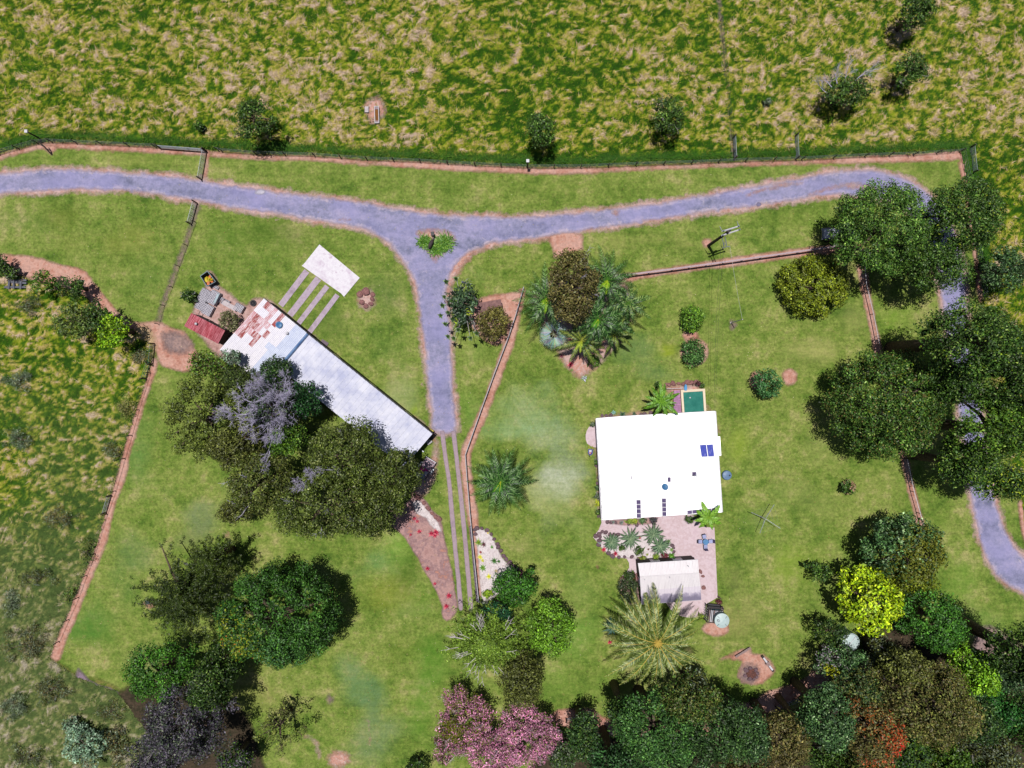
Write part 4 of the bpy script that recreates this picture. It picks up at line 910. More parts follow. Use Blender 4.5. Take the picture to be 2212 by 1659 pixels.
# service wires and stay pole
st2 = P(1579, 697); sp = empty('stay_pole', (*st2, 0), 0, 'thin pale pole standing on a bare patch of the east lawn', 'pole')
MB().tube([(0, 0, 0), (0, 0, 4.6)], [.06, .05], 8).build('pole', TRIM, sp); MB().lathe([(.12, 0), (.12, .1), (.06, .12)], 0, 0, 12).build('base', CONCO, sp)
q0 = Vector((bx, by, 0))
WIRE = obj_mat('wire', (70, 74, 76), None, 4, .6)
def sag(a, b, d=.5, n=10): return [a.lerp(b, i/n)-Vector((0, 0, d*4*(i/n)*(1-i/n))) for i in range(n+1)]
lw = MB().tube(sag(q0+pp(690, 820, 6.2), Vector((st2[0], st2[1], 4.5)), .15), .011, 4).build('overhead_wire', TRIM); tag(lw, 'pale overhead wire from the power pole to the thin stay pole', 'wire')
for k, (tx_, ty_) in enumerate(((1543, 893), (1546, 898))):
    o = MB().tube(sag(q0+pp(580+40*k, 690, 7.2), V3(tx_, ty_, 3.5), .8, 16), .011, 4).build('overhead_wire', WIRE)
    tag(o, ['western', 'eastern'][k]+' of two dark service wires from the power pole to the house', 'wire', 'service wires')

# ---------------------------------------------------------------- fences and gates
def fence(name, pts, ph, every, pr, rails, label, cat='fence', pm=None, rm=None, cap=None, square=False, group=None):
    w_ = [Vector(P(*p)) for p in pts]; e = empty(name, (w_[0].x, w_[0].y, 0), 0, label, cat, group); o0_ = w_[0]
    pmesh = (MB().box(0, 0, 0, ph, pr*2, pr*2) if square else MB().tube([(0, 0, 0), (0, 0, ph)], pr, 6)).mesh('post', pm)
    for (z, r) in rails:
        MB().tube([(q.x-o0_.x, q.y-o0_.y, z) for q in w_], r, 4).build('rail' if r > .02 else 'wire', rm, e)
    for i in range(len(w_)-1):
        a_, b_ = w_[i], w_[i+1]; n = max(1, round((b_-a_).length/every))
        for k in range(n+(i == len(w_)-2)):
            q = a_.lerp(b_, k/n)-o0_; o = link('post', pmesh, e); o.location = (q.x, q.y, 0); o.rotation_euler.z = math.atan2((b_-a_).y, (b_-a_).x)
    return e
WR = [(.35, .008), (.65, .008), (.95, .008), (1.25, .01)]
fence('paddock_fence', [(-40, 347)]+NORTH[1:6]+[(343, 318)], 1.4, 3.4, .07, WR, 'post and wire fence along the northern paddock west of the gates', pm=DARKT, rm=METAL)
fence('paddock_fence', [(472, 325)]+NORTH[6:]+EAST[:4], 1.4, 3.5, .07, WR, 'long post and wire fence along the northern paddock and down the east corner', pm=DARKT, rm=METAL)
fence('cross_fence', TRK[2:]+[(1583, 345)], 1.2, 4.5, .05, WR[1:], 'wire fence dividing the northern paddock beside the bare track', pm=WOOD, rm=WIRE)
fence('cross_fence', [(423, 480), (404, 530), (387, 575), (372, 620), (355, 660), (343, 700)], 1.1, 3.6, .05, WR[1:], 'wire fence on the pale dirt strip between the two western lawns', pm=DARKT, rm=WIRE)
fence('boundary_fence', [(325, 805), (300, 885), (285, 940), (270, 990), (250, 1060), (232, 1110), (205, 1195), (170, 1290), (128, 1385)], 1.2, 3.8, .055, WR[1:], 'wire fence down the red dirt strip on the western boundary', pm=DARKT, rm=WIRE)
TRF = obj_mat('fence_timber', (214, 192, 196), (176, 148, 156), 4, .85, stretch=(1, 6, 0))
fence('timber_fence', [(1350, 597), (1450, 584), (1560, 569), (1680, 552), (1800, 535), (1856, 545)], 1.1, 2.6, .07, [(.8, .035), (.5, .035)], 'weathered post and rail fence along the north side of the garden', pm=TRF, rm=TRF, square=True)
tf = [o for o in COL.objects if o.name == 'timber_fence'][0]; tfp = [Vector(P(*p)) for p in [(1350, 597), (1450, 584), (1560, 569), (1680, 552), (1800, 535), (1856, 545)]]
for i in range(5):
    a_, b_ = tfp[i]-tfp[0], tfp[i+1]-tfp[0]; d = b_-a_; nn_ = 2
    for k in range(nn_):
        q = a_.lerp(b_, (k+.5)/nn_); MB().box(q.x, q.y, 1.103, 1.15, d.length/nn_-.02, .22, math.atan2(d.y, d.x)).build('cap_plank', TRF, tf)
BRN = obj_mat('brown_panel', (150, 112, 108), (116, 84, 84), 3, .85)
for pts, lb in (([(1858, 560), (1863, 616), (1878, 680), (1891, 745)], 'low wire fence with white top rail, stretch above the biggest round tree'), ([(1950, 990), (1965, 1060), (1978, 1106), (1986, 1136)], 'low wire fence with white top rail, stretch south of the biggest round tree')):
    fe = fence('rail_fence', pts, 1.1, 3.0, .05, [(1.08, .045)], lb, pm=DMETAL, rm=TRIM)
    w_ = [Vector(P(*p)) for p in pts]
    for z in (.25, .5, .75): MB().tube([(q.x-w_[0].x, q.y-w_[0].y, z) for q in w_], .012, 4).build('wire', METAL, fe)
fence('garden_fence', [(1131, 622), (1113, 685), (1098, 730), (1068, 808), (1040, 885), (1006, 981), (1010, 1036), (1016, 1106), (1024, 1190), (1035, 1296), (1062, 1300)], 1.1, 3.2, .05, [(1.08, .05), (.75, .02), (.4, .02)], 'low garden fence with a pale top rail separating drive and house lawn', pm=DMETAL, rm=TRIM)
wl = MB()
wp = [Vector(P(*p)) for p in [(1017, 1135), (1022, 1190), (1027, 1245), (1032, 1297)]]
ret = empty('retaining_wall', (*wp[0], 0), 0, 'dark retaining wall beside the white gravel bed', 'wall')
for i in range(3):
    d = wp[i+1]-wp[i]
    for r in range(2):
        n = 4
        for k in range(n):
            q = wp[i].lerp(wp[i+1], (k+.5)/n)-wp[0]; MB().box(q.x, q.y, r*.3+.004, r*.3+.292, d.length/n-.03, .3, math.atan2(d.y, d.x)).build('block', bpy.data.materials.get('dark_block') or obj_mat('dark_block', (120, 104, 122), (92, 80, 98), 3, .9), ret)
def gate(a, b, h, label, bars=5, mat=METAL, post=True):
    a_, b_ = Vector(P(*a)), Vector(P(*b)); d = b_-a_; L = d.length; e = empty('gate', (a_.x, a_.y, 0), math.atan2(d.y, d.x), label, 'gate', 'farm gates')
    for k in range(bars): z = .25+(h-.25)*k/(bars-1); MB().tube([(0, 0, z), (L, 0, z)], .03, 6).build('rail', mat, e)
    for x in (0, L*.33, L*.66, L): MB().tube([(x, 0, .2), (x, 0, h)], .028, 6).build('upright', mat, e)
    if post:
        for x in (-.15, L+.15): MB().tube([(x, 0, 0), (x, 0, h+.25)], .09, 8).build('post', DARKT, e)
gate((350, 321), (443, 328), 1.25, 'white metal farm gate leading into the northern paddock')
gate((446, 329), (436, 386), 1.3, 'metal farm gate standing across the grass strip north of the road')
gate((425, 441), (414, 482), 1.25, 'metal farm gate just south of the road')
gate((1583, 301), (1585, 342), 1.2, 'narrow white gate at the foot of the bare paddock track')
gate((1716, 298), (1718, 342), 1.2, 'slim white gate standing alone in the paddock near the dividing fence')
gate((2093, 322), (2098, 372), 1.2, 'thin gate at the north east fence corner')
GRNM = obj_mat('green_paint', (64, 130, 108), (50, 108, 92), 4, .5)
gate((334, 745), (330, 785), 1.2, 'green painted farm gate on the western track', mat=GRNM)
gate((325, 785), (316, 815), 1.2, 'pale green rail gate where the boundary strip begins', mat=GRNM, bars=3)
gate((240, 1072), (230, 1105), 1.0, 'short white gate halfway down the western boundary', bars=3)
gate((1225, 1550), (1260, 1546), 1.0, 'low white gate under the pink blossom tree', bars=3)
gate((1676, 1524), (1722, 1508), 1.0, 'low white gate on the red path at the forest edge', bars=3)
for (x, y, h, lb) in ((88, 300, 2.6, 'white capped steel post on the north fence at the far west'), (1139, 362, 2.6, 'white capped steel post on the north fence above the road fork')):
    X_, Y_ = P(x, y); e = empty('capped_post', (X_, Y_, 0), 0, lb, 'post'); MB().tube([(0, 0, 0), (0, 0, h)], .1, 8).build('post', DMETAL, e); MB().box(0, 0, h, h+.22, .38, .38).build('cap', TRIM, e)
X_, Y_ = P(113, 335); e = empty('stay_post', (X_, Y_, 0), 0, 'dark bent strainer post on a red dirt point by the north fence', 'post'); MB().tube([(0, 0, 0), (-.25, .7, 1.2), (-.6, 1.2, 1.9)], [.1, .09, .07], 7).build('post', DARKT, e); MB().tube([(-.25, .7, 1.2), (-.9, 1.0, .9)], .05, 6).build('brace', DARKT, e)

# ---------------------------------------------------------------- boulders
def rock_mesh(seed, mat):
    bm = bmesh.new(); bmesh.ops.create_icosphere(bm, subdivisions=2, radius=1)
    r = random.Random(seed); sx, sy = r.uniform(.85, 1.15), r.uniform(.7, .95)
    ph = [r.uniform(0, 6) for _ in range(6)]
    for v in bm.verts:
        k = 1+.10*sin(3*v.co.x+ph[0])+.09*sin(4*v.co.y+ph[1])+.08*sin(5*v.co.z+ph[2])+r.uniform(-.035, .035)
        v.co = Vector((v.co.x*sx*k, v.co.y*sy*k, max(v.co.z, -.35)*.62*k))
    me = bpy.data.meshes.new('boulder'); bm.to_mesh(me); bm.free(); me.materials.append(mat)
    return me
RK = [rock_mesh(i, ROCK) for i in range(6)]; RK2 = [rock_mesh(i+9, ROCK2) for i in range(5)]
ORD = 'first second third fourth fifth sixth seventh eighth ninth tenth eleventh twelfth thirteenth fourteenth fifteenth sixteenth seventeenth eighteenth nineteenth twentieth'.split()
def rocks(pts, r, label, group, red=False, z=.05, parent=None, ring=None):
    """label may hold {o} (ordinal along the row) or {d} (compass side of the ring)"""
    for i, (x, y) in enumerate(pts):
        X_, Y_ = P(x, y); o = link('boulder', random.choice(RK2 if red else RK)); rr = r*random.uniform(.82, 1.2)*S
        o.scale = (rr, rr, rr); o.location = (X_, Y_, z+rr*.2); o.rotation_euler.z = random.uniform(0, 6.3); 
        dd = ''
        if ring or '{d}' in label:
            rx_, ry_ = ring or (sum(p[0] for p in pts)/len(pts), sum(p[1] for p in pts)/len(pts)); an = math.degrees(math.atan2(ry_-y, x-rx_)) % 360
            dd = ['east', 'north east', 'north', 'north west', 'west', 'south west', 'south', 'south east'][int((an+22.5)//45) % 8]
        tag(o, label.format(o=ORD[i % 20], d=dd), 'boulder', group)
rocks([z5(*p) for p in [(262, 698), (310, 742), (345, 787), (378, 830), (408, 858), (434, 876)]], 6, 'reddish boulder, {o} from the north in the row of six by the pebbles', 'boulders at the white pebble patch', True)
rocks([z5(*p) for p in [(735, 962), (750, 950), (790, 953), (834, 967), (868, 1002), (892, 1042), (918, 1082), (925, 1108), (947, 1138), (968, 1180), (992, 1207), (1020, 1237), (1050, 1265), (1082, 1290), (1110, 1308), (738, 1000)]], 5.2, 'dark boulder, {o} from the top in the arc edging the white gravel bed', 'boulders edging the gravel bed')
def tz(x, y): return (553+x/3, 553+y/3)
for (x, y, r) in ((712, 232, 8.5), (757, 250, 5), (755, 280, 6), (745, 310, 5.5), (714, 325, 5.5), (688, 300, 8), (674, 250, 6)):
    rocks([tz(x, y)], r, 'brown boulder on the {d} side of the stone ring by the concrete pad', 'ring of boulders', True, ring=(792, 646))
rocks([z8(*p) for p in [(322, 1462), (318, 1510), (360, 1448), (405, 1462), (418, 1490), (412, 1522), (390, 1538), (355, 1534)]], 5, 'grey stone on the {d} side of the fire pit ring, {o} counted round', 'fire pit stones')
rocks([z3(*p) for p in [(112, 365), (155, 338), (190, 308), (234, 318), (285, 345), (335, 340), (388, 345), (165, 375), (270, 575), (318, 612), (398, 625), (470, 620), (560, 620), (640, 640), (1062, 480), (1080, 510), (1080, 560), (150, 470), (160, 420)]], 5.2, 'dark boulder edging the cycad bed on its {d} side, {o} in order', 'boulders edging the cycad bed')
rocks([z3(*p) for p in [(300, 195), (360, 195), (255, 185), (420, 200), (520, 215), (620, 220)]], 4.5, 'dark boulder beneath the south eave of the house, {o} of six', 'boulders under the south eave', z=.14)
rocks([z3(*p) for p in [(575, 828), (485, 840), (620, 850), (440, 880), (1412, 805), (1440, 860), (1450, 1000)]], 4.5, 'boulder {d} of the outbuilding, {o} of seven around its walls', 'boulders beside the outbuilding', z=.14, red=True)
rocks([z2(*p) for p in [(820, 122), (845, 118), (895, 105), (950, 105), (1000, 108), (1040, 92), (1080, 98), (1130, 90), (1150, 100)]], 5.5, 'reddish boulder, {o} from the west in the row behind the pool', 'boulders behind the pool', True, z=.1)
rocks([z2(*p) for p in [(160, 440), (205, 440), (250, 435), (560, 425), (600, 420), (660, 408), (95, 900), (100, 960), (120, 1080), (112, 1140), (110, 1250), (120, 1480)]], 4.6, 'mauve boulder edging the narrow bed round the house, {o} in order', 'boulders round the house', z=.1)
x, y = P(*z8(370, 1492)); o = MB().lathe([(.7, .0), (.6, .09), (.3, .15), (.01, .17)], 0, 0, 18).build('ash_heap', obj_mat('ash', (130, 80, 70), (84, 56, 52), 6, .95, th=(.4, .6))); o.location = (x, y, .1); tag(o, 'brown ash and embers heaped inside the fire pit ring', 'ash')
# benches of the fire pit
a_, b_ = Vector(P(*z8(232, 1348))), Vector(P(*z8(355, 1272))); d = b_-a_; e = empty('log_bench', (*((a_+b_)/2), 0), math.atan2(d.y, d.x), 'narrow plank bench north west of the fire pit with weeds beside it', 'bench')
MB().box(0, 0, .38, .44, d.length, .26).build('seat', WOOD, e); MB().box(-d.length*.35, 0, 0, .375, .12, .22).build('leg', WOOD, e); MB().box(d.length*.35, 0, 0, .375, .12, .22).build('leg', WOOD, e)
a_, b_ = Vector(P(*z8(452, 1340))), Vector(P(*z8(546, 1468))); d = b_-a_; e = empty('log_bench', (*((a_+b_)/2), 0), math.atan2(d.y, d.x), 'split log bench with a stump table in its middle, north east of the fire pit', 'bench')
MB().tube([(-d.length/2, 0, .3), (d.length/2, 0, .3)], .17, 9).build('log', DARKT, e); MB().box(0, 0, .42, .49, d.length*.8, .24).build('seat', TRIM, e); MB().lathe([(.3, 0), (.27, .5), (.27, .56), (.2, .56)], 0, 0, 14).build('stump', WOOD, e)

# ---------------------------------------------------------------- yard things
def at1(px, py, h=0): return P(*z1(px, py), h)
# skip
q = [V3(*z1(*p), 1.2) for p in [(470, 430), (582, 575), (465, 640), (372, 500)]]
cxy = sum((v.xy for v in q), Vector((0, 0)))/4
sk = empty('rubbish_skip', (*cxy, 0), 0, 'dark green open skip holding yellow and white scraps, above the block pallets', 'skip')
ring = [v.xy-cxy for v in q]
def frus(pts, z0, z1_, k0, k1): return [(p.x*k1, p.y*k1, z1_) for p in pts], [(p.x*k0, p.y*k0, z0) for p in pts]
SKM = obj_mat('skip_paint', (74, 92, 104), (56, 70, 84), 3, .6); SKR = obj_mat('skip_rim', (170, 190, 200), None, 3, .5)
for i in range(4):
    p, r = ring[i], ring[(i+1) % 4]
    MB().add([(p.x*.9, p.y*.9, .1), (r.x*.9, r.y*.9, .1), (r.x, r.y, 1.16), (p.x, p.y, 1.16), (p.x*.84, p.y*.84, .14), (r.x*.84, r.y*.84, .14), (r.x*.94, r.y*.94, 1.16), (p.x*.94, p.y*.94, 1.16)],
             [(0, 1, 2, 3), (7, 6, 5, 4), (3, 2, 6, 7), (0, 3, 7, 4), (1, 5, 6, 2), (0, 4, 5, 1)]).build('side', SKM, sk)
    MB().tube([(p.x, p.y, 1.2), (r.x, r.y, 1.2)], .04, 4).build('rim', SKR, sk)
MB().add([(p.x*.86, p.y*.86, .12) for p in ring], [(0, 1, 2, 3)]).build('floor', obj_mat('rust_brown', (110, 66, 50), None, 3, .8), sk)
ORD = 'first second third fourth fifth sixth seventh eighth ninth tenth eleventh twelfth thirteenth fourteenth'.split()
for k in range(14):
    s_ = random.choice([(235, 205, 30), (240, 236, 230), (225, 120, 40), (200, 214, 220), (240, 220, 60)])
    a_ = random.uniform(0, 6.3); rr = random.uniform(0, .5); m = bpy.data.materials.get('scrap_%d' % s_[0]) or obj_mat('scrap_%d' % s_[0], s_, None, 4, .6)
    o = MB().box(0, 0, 0, random.uniform(.1, .3), random.uniform(.25, .55), random.uniform(.15, .35)).build('scrap', m); o.location = (cxy.x+rr*cos(a_)*.9, cxy.y+rr*sin(a_)*1.1-.1, .45+.03*k); o.rotation_euler = (random.uniform(-.5, .5), random.uniform(-.5, .5), a_)
    tag(o, {235: 'deep yellow', 240: 'pale', 225: 'orange', 200: 'bluish white'}[s_[0]]+' scrap lying in the open green skip, '+ORD[k]+' from the bottom', 'scrap', 'scraps in the skip')
# pallets of hollow blocks
BLK = obj_mat('concrete_block', (236, 232, 242), (214, 208, 222), 5, .9, var=.15)
a = MB(); L_, W_, Hh = .37, .185, .18
outer = [(-L_/2, -W_/2), (L_/2, -W_/2), (L_/2, W_/2), (-L_/2, W_/2)]
v = []; f = []
for zc in (0, Hh): v += [(x, y, zc) for x, y in outer]
f += [(0, 1, 5, 4), (1, 2, 6, 5), (2, 3, 7, 6), (3, 0, 4, 7)]
cells = [(-.155, -.015), (.015, .155)]
for (x0_, x1_) in cells:
    o_ = len(v); v += [(x0_, -.065, Hh), (x1_, -.065, Hh), (x1_, .065, Hh), (x0_, .065, Hh), (x0_, -.065, 0), (x1_, -.065, 0), (x1_, .065, 0), (x0_, .065, 0)]
    f += [(o_, o_+4, o_+5, o_+1), (o_+1, o_+5, o_+6, o_+2), (o_+2, o_+6, o_+7, o_+3), (o_+3, o_+7, o_+4, o_)]
# top web
f += [(4, 5, 9, 8), (5, 6, 18, 17), (6, 7, 11, 10), (7, 4, 8, 11), (5, 17, 16, 9), (9, 16, 19, 10), (6, 10, 19, 18)]
a.add(v, f); BM_ = a.mesh('block', BLK)
def pallet(px, py, nu, nv, rz, rows, label, skip=()):
    X_, Y_ = at1(px, py, .5); e = empty('block_pallet', (X_, Y_, 0), rz, label, 'pallet of blocks', 'pallets of concrete blocks')
    MB().box(0, 0, 0, .12, nu*.39+.05, nv*.2+.05).build('pallet_base', WOOD, e)
    if rows > 1: MB().box(0, 0, .12, .12+.2*(rows-1)-.005, nu*.39-.02, nv*.2-.02).build('stacked_blocks', BLK, e)
    for i in range(nu):
        for j in range(nv):
            if (i, j) in skip: continue
            o = link('block', BM_, e); o.location = ((i-(nu-1)/2)*.39+random.uniform(-.012, .012), (j-(nv-1)/2)*.2+random.uniform(-.01, .01), .12+.2*(rows-1)); o.rotation_euler.z = random.uniform(-.03, .03)
th = R(-28)
pallet(440, 765, 3, 8, th, 4, 'tall pallet of hollow grey blocks nearest the dark bush'); pallet(565, 800, 3, 9, th, 4, 'tall pallet of hollow grey blocks below the skip')
pallet(380, 905, 3, 6, th, 3, 'low pallet of hollow grey blocks nearest the red shed'); pallet(480, 970, 3, 7, th, 3, 'pallet of hollow grey blocks nearest the grey bush')
pallet(575, 650, 2, 2, th, 1, 'two loose rows of blocks right under the skip'); pallet(690, 850, 2, 7, R(62), 1, 'single layer of scattered blocks east of the tall pallets', skip=((1, 3), (0, 5)))
pallet(910, 940, 3, 5, R(-30), 3, 'stack of blocks by the corner of the long shed')
for (x, y, w_, d_, rz, h_, m, lb) in ((600, 810, .3, 1.3, R(-25), .85, SKR, 'bluish white sheet lying on the eastern tall block pallet'), (780, 910, 1.9, .6, R(-28), .5, CONCO, 'pale concrete slab on rubble between the grey bush and the block stacks')):
    X_, Y_ = at1(x, y, h_); o = MB().box(0, 0, 0, .07, w_, d_).box(0, 0, .07, .09, w_*.9, d_*.8).build('slab', m); o.location = (X_, Y_, h_+.04); o.rotation_euler.z = rz; tag(o, lb, 'slab')
X_, Y_ = at1(780, 910); o = MB().box(-.6, 0, 0, .5, .3, .5).box(.6, 0, 0, .5, .3, .5).build('rubble_pier', BLK); o.location = (X_, Y_, 0); o.rotation_euler.z = R(-28); tag(o, 'two short block piers under the pale slab', 'block piers')
rocks([z1(*p) for p in [(720, 830), (745, 850), (790, 860), (760, 880), (700, 870)]], 2.2, 'small pale rubble lump beside the block stacks, {o} of five', 'rubble lumps')
X_, Y_ = at1(1110, 875); e = empty('old_tyre', (X_, Y_, .12), 0, 'black tyre lying flat on the dirt at the corner of the rusty roof', 'tyre')
MB().lathe([(.26, -.08), (.36, -.11), (.42, -.05), (.42, .06), (.36, .12), (.26, .09), (.24, 0)], 0, 0, 24).build('tyre', DMETAL, e, True); MB().lathe([(.24, -.06), (.24, -.02), (.05, 0), (.01, 0)], 0, 0, 16).build('rim', SKM, e)
X_, Y_ = at1(388, 1018); o = MB().box(0, .25, 0, .12, .6, .06).box(0, -.25, 0, .12, .6, .06).box(.27, 0, 0, .12, .06, .44).box(-.27, 0, 0, .12, .06, .44).build('wooden_frame', WOOD); o.location = (X_, Y_, .01); o.rotation_euler.z = th; tag(o, 'small empty timber frame lying beside the red shed', 'frame')
X_, Y_ = P(*z1(2090, 1430)); o = MB().box(0, 0, 0, .06, 1.0, .7, R(-32)).box(0, 0, .06, .075, .9, .6, R(-32)).build('grate', obj_mat('grate', (130, 112, 124), None, 3, .8)); o.location = (X_, Y_, .08); tag(o, 'grey floor mat on the dirt beside the long shed', 'mat')
# yellow box and clutter at the shed end
X_, Y_ = P(930, 932, .8); e = empty('yellow_crate', (X_, Y_, 0), R(-30), 'bright yellow box at the east corner of the long shed', 'crate')
MB().box(0, 0, 0, .8, .62, .5).build('body', YEL, e); MB().box(0, 0, .803, .86, .66, .54).build('lid', YEL, e)
X_, Y_ = P(*z5(352, 238), .6); e = empty('slatted_pallet', (X_, Y_, 0), R(35), 'pale slatted pallet leaning flat behind the long shed end', 'pallet')
for k in range(5): MB().box(-.3+.15*k, 0, .5, .53, .09, .5).build('slat', TRIM, e)
for s_ in (-1, 1): MB().box(0, s_*.2, 0, .495, .7, .06).build('bearer', WOOD, e)
X_, Y_ = P(*z5(366, 205), .6); e = empty('tool_box', (X_, Y_, 0), R(40), 'dark blue bin beneath the corner of the long shed', 'bin'); MB().box(0, 0, 0, .6, .4, .35).build('body', SKM, e); MB().box(0, 0, .603, .64, .44, .39).build('lid', DMETAL, e)
X_, Y_ = P(*z5(293, 308), .5); e = empty('trestle', (X_, Y_, 0), R(-40), 'small metal trestle near the shed end wall', 'trestle')
MB().box(0, 0, .5, .54, .6, .12).build('top', METAL, e)
for s_ in (-1, 1):
    for t_ in (-1, 1): MB().tube([(s_*.25, t_*.04, .5), (s_*.3, t_*.2, 0)], .02, 5).build('leg', METAL, e)
# trailer
q = [V3(*z5(*p), .8) for p in [(330, 355), (413, 408), (322, 560), (236, 492)]]
c0 = sum((v for v in q), Vector())/4; d = (q[1]-q[0]); Wt = d.length; rz = math.atan2(d.y, d.x); Lt = (q[3]-q[0]).length
tr = empty('trailer', (c0.x, c0.y, 0), rz, 'small box trailer parked between the shed end and the wheel tracks', 'trailer')
FLM = obj_mat('trailer_floor', (206, 178, 190), (180, 150, 164), 3, .8)
MB().box(0, 0, .5, .55, Wt, Lt).build('floor', FLM, tr)
for s_ in (-1, 1):
    MB().box(s_*(Wt/2-.03), 0, .553, .85, .05, Lt-.11).build('side_panel', DMETAL, tr); MB().box(s_*(Wt/2+.02), -.3, .1, .16, .01, .01).build('bracket', DMETAL, tr)
    MB().box(0, s_*(Lt/2-.03), .553, .85, Wt, .05).build('tailboard' if s_ > 0 else 'headboard', METAL, tr)
    o = MB().lathe([(.12, -.08), (.28, -.09), (.3, 0), (.28, .09), (.12, .08)], 0, 0, 18).build('wheel', DMETAL, tr); o.location = (s_*(Wt/2+.12), 0, .3); o.rotation_euler = (0, R(90), 0)
    MB().box(s_*(Wt/2+.12), 0, .62, .66, .26, .8).build('mudguard', METAL, tr)
MB().tube([(-.4, -Lt/2, .5), (0, -Lt/2-1.1, .5), (.4, -Lt/2, .5)], .04, 5).build('drawbar', DMETAL, tr)
MB().tube([(-Wt/2, Lt/2-.35, .9), (Wt/2, Lt/2-.35, .9)], .03, 5).build('cross_bar', METAL, tr)
for (x, y, z, w_, d_, col, lb, nm) in ((-.15, -.5, .56, 1.1, .75, (224, 30, 150), 'bright pink cloth lying in the trailer', 'cloth'), (.35, -.6, .62, .5, .5, (240, 236, 240), 'white bundle beside the pink cloth in the trailer', 'bundle'), (-.1, -1.2, .56, 1.2, .6, (110, 150, 210), 'blue and white patterned mattress in the front of the trailer', 'mattress')):
    g = Matrix.Rotation(rz, 4, 'Z') @ Vector((x, y, 0))
    a = MB(); n = 7
    vv = [(w_*(i/n-.5), d_*(j/n-.5), .08+.05*sin(i*1.7+j)+.04*sin(j*2.3+i*.7)-(.08 if i in (0, n) or j in (0, n) else 0)) for i in range(n+1) for j in range(n+1)]
    a.add(vv, [(i*(n+1)+j, (i+1)*(n+1)+j, (i+1)*(n+1)+j+1, i*(n+1)+j+1) for i in range(n) for j in range(n)]); a.box(0, 0, 0, .02, w_*.98, d_*.98)
    o = a.build(nm, obj_mat(nm+'_fabric', col, (240, 240, 250) if nm == 'mattress' else None, 5, .8, th=(.48, .55)), None, True); o.location = (c0.x+g.x, c0.y+g.y, z); o.rotation_euler.z = rz; tag(o, lb, nm)

# water trough in the paddock
X_, Y_ = P(814, 248, .5); tg = empty('water_trough', (X_, Y_, 0), R(2), 'long narrow concrete trough of rusty brown water in the northern paddock', 'trough')
for s_ in (-1, 1):
    MB().box(s_*.26, 0, .1, .62, .07, 2.2).build('side', TRIM, tg); MB().box(0, s_*1.07, .1, .61, .44, .07).build('end', TRIM, tg)
MB().box(0, 0, .3, .5, .44, 2.06).build('water', obj_mat('rusty_water', (150, 96, 36), (120, 80, 40), 2, .1), tg)
MB().box(0, .85, .505, .57, .42, .3).box(0, -.9, .505, .57, .42, .25).build('valve_cover', obj_mat('mauve_metal', (150, 120, 130), None, 3, .5), tg)
X_, Y_ = P(792, 236, .4); o = MB().box(0, 0, 0, .4, .5, .75).box(0, .1, .4, .46, .42, .4).build('concrete_block', CONCO); o.location = (X_, Y_, 0); tag(o, 'squat pale concrete block beside the paddock trough', 'block')
# compost bin in the west lawn
X_, Y_ = P(319, 1301, .6); e = empty('compost_bin', (X_, Y_, 0), R(10), 'small dark blue bin on bare dirt beside the spiky pine', 'bin')
MB().add([(-.3, -.3, 0), (.3, -.3, 0), (.3, .3, 0), (-.3, .3, 0), (-.24, -.22, .7), (.24, -.22, .7), (.24, .22, .7), (-.24, .22, .7)], [(3, 2, 1, 0), (0, 1, 5, 4), (1, 2, 6, 5), (2, 3, 7, 6), (3, 0, 4, 7), (4, 5, 6, 7)]).build('body', SKM, e); MB().box(0, 0, .703, .76, .54, .5).build('lid', SKM, e)
# old timber stumps at the west edge
e = empty('stacked_sleepers', (*P(35, 612), 0), 0, 'grey stack of old sleepers on posts at the western edge of the frame', 'timber stack')
SLP = obj_mat('grey_sleeper', (120, 122, 134), (84, 84, 96), 4, .9, stretch=(1, 6, 0))
for k, (x, y, L2, r_) in enumerate(((.4, .3, 2.4, .05), (.5, .05, 2.2, -.08), (.1, -.55, 2.8, 0), (-1.4, 2.2, 2.6, -.6), (-1.7, 1.8, 2.4, -.7), (-1.0, 2.4, 2.2, -.6), (.9, -.3, 1.0, 1.5), (0, -.25, 1.0, 1.6), (-.6, -.3, 1.0, 1.5))):
    MB().box(x, y, .1+.02*k, .38+.02*k, L2, .25, r_).build('sleeper', SLP, e)
e2 = empty('round_tank', (*P(1838, 1387, 2.4), 0), 0, 'pale round tank half hidden beneath the tree at the forest edge', 'water tank')
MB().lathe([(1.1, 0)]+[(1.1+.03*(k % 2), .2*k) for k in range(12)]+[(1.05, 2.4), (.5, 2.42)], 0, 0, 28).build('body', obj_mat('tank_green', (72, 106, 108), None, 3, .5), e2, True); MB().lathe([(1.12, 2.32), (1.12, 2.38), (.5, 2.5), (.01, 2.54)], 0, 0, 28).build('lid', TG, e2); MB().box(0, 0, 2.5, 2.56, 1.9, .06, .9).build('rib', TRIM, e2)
# brown ramp panel behind the olive bush
slab_ = empty('brown_shelter', (0, 0, 0), 0, 'flat brown roofed shelter behind the olive bush by the drive', 'shelter')
slab('roof', [(1030, 655), (1082, 646), (1086, 672), (1034, 682)], BRN, 1.9, slab_, 1.82)
for (x, y) in ((1034, 659), (1080, 651), (1083, 669), (1037, 679)):
    X_, Y_ = P(x, y, 1.8); MB().box(X_, Y_, 0, 1.81, .1, .1).build('post', DARKT, slab_)

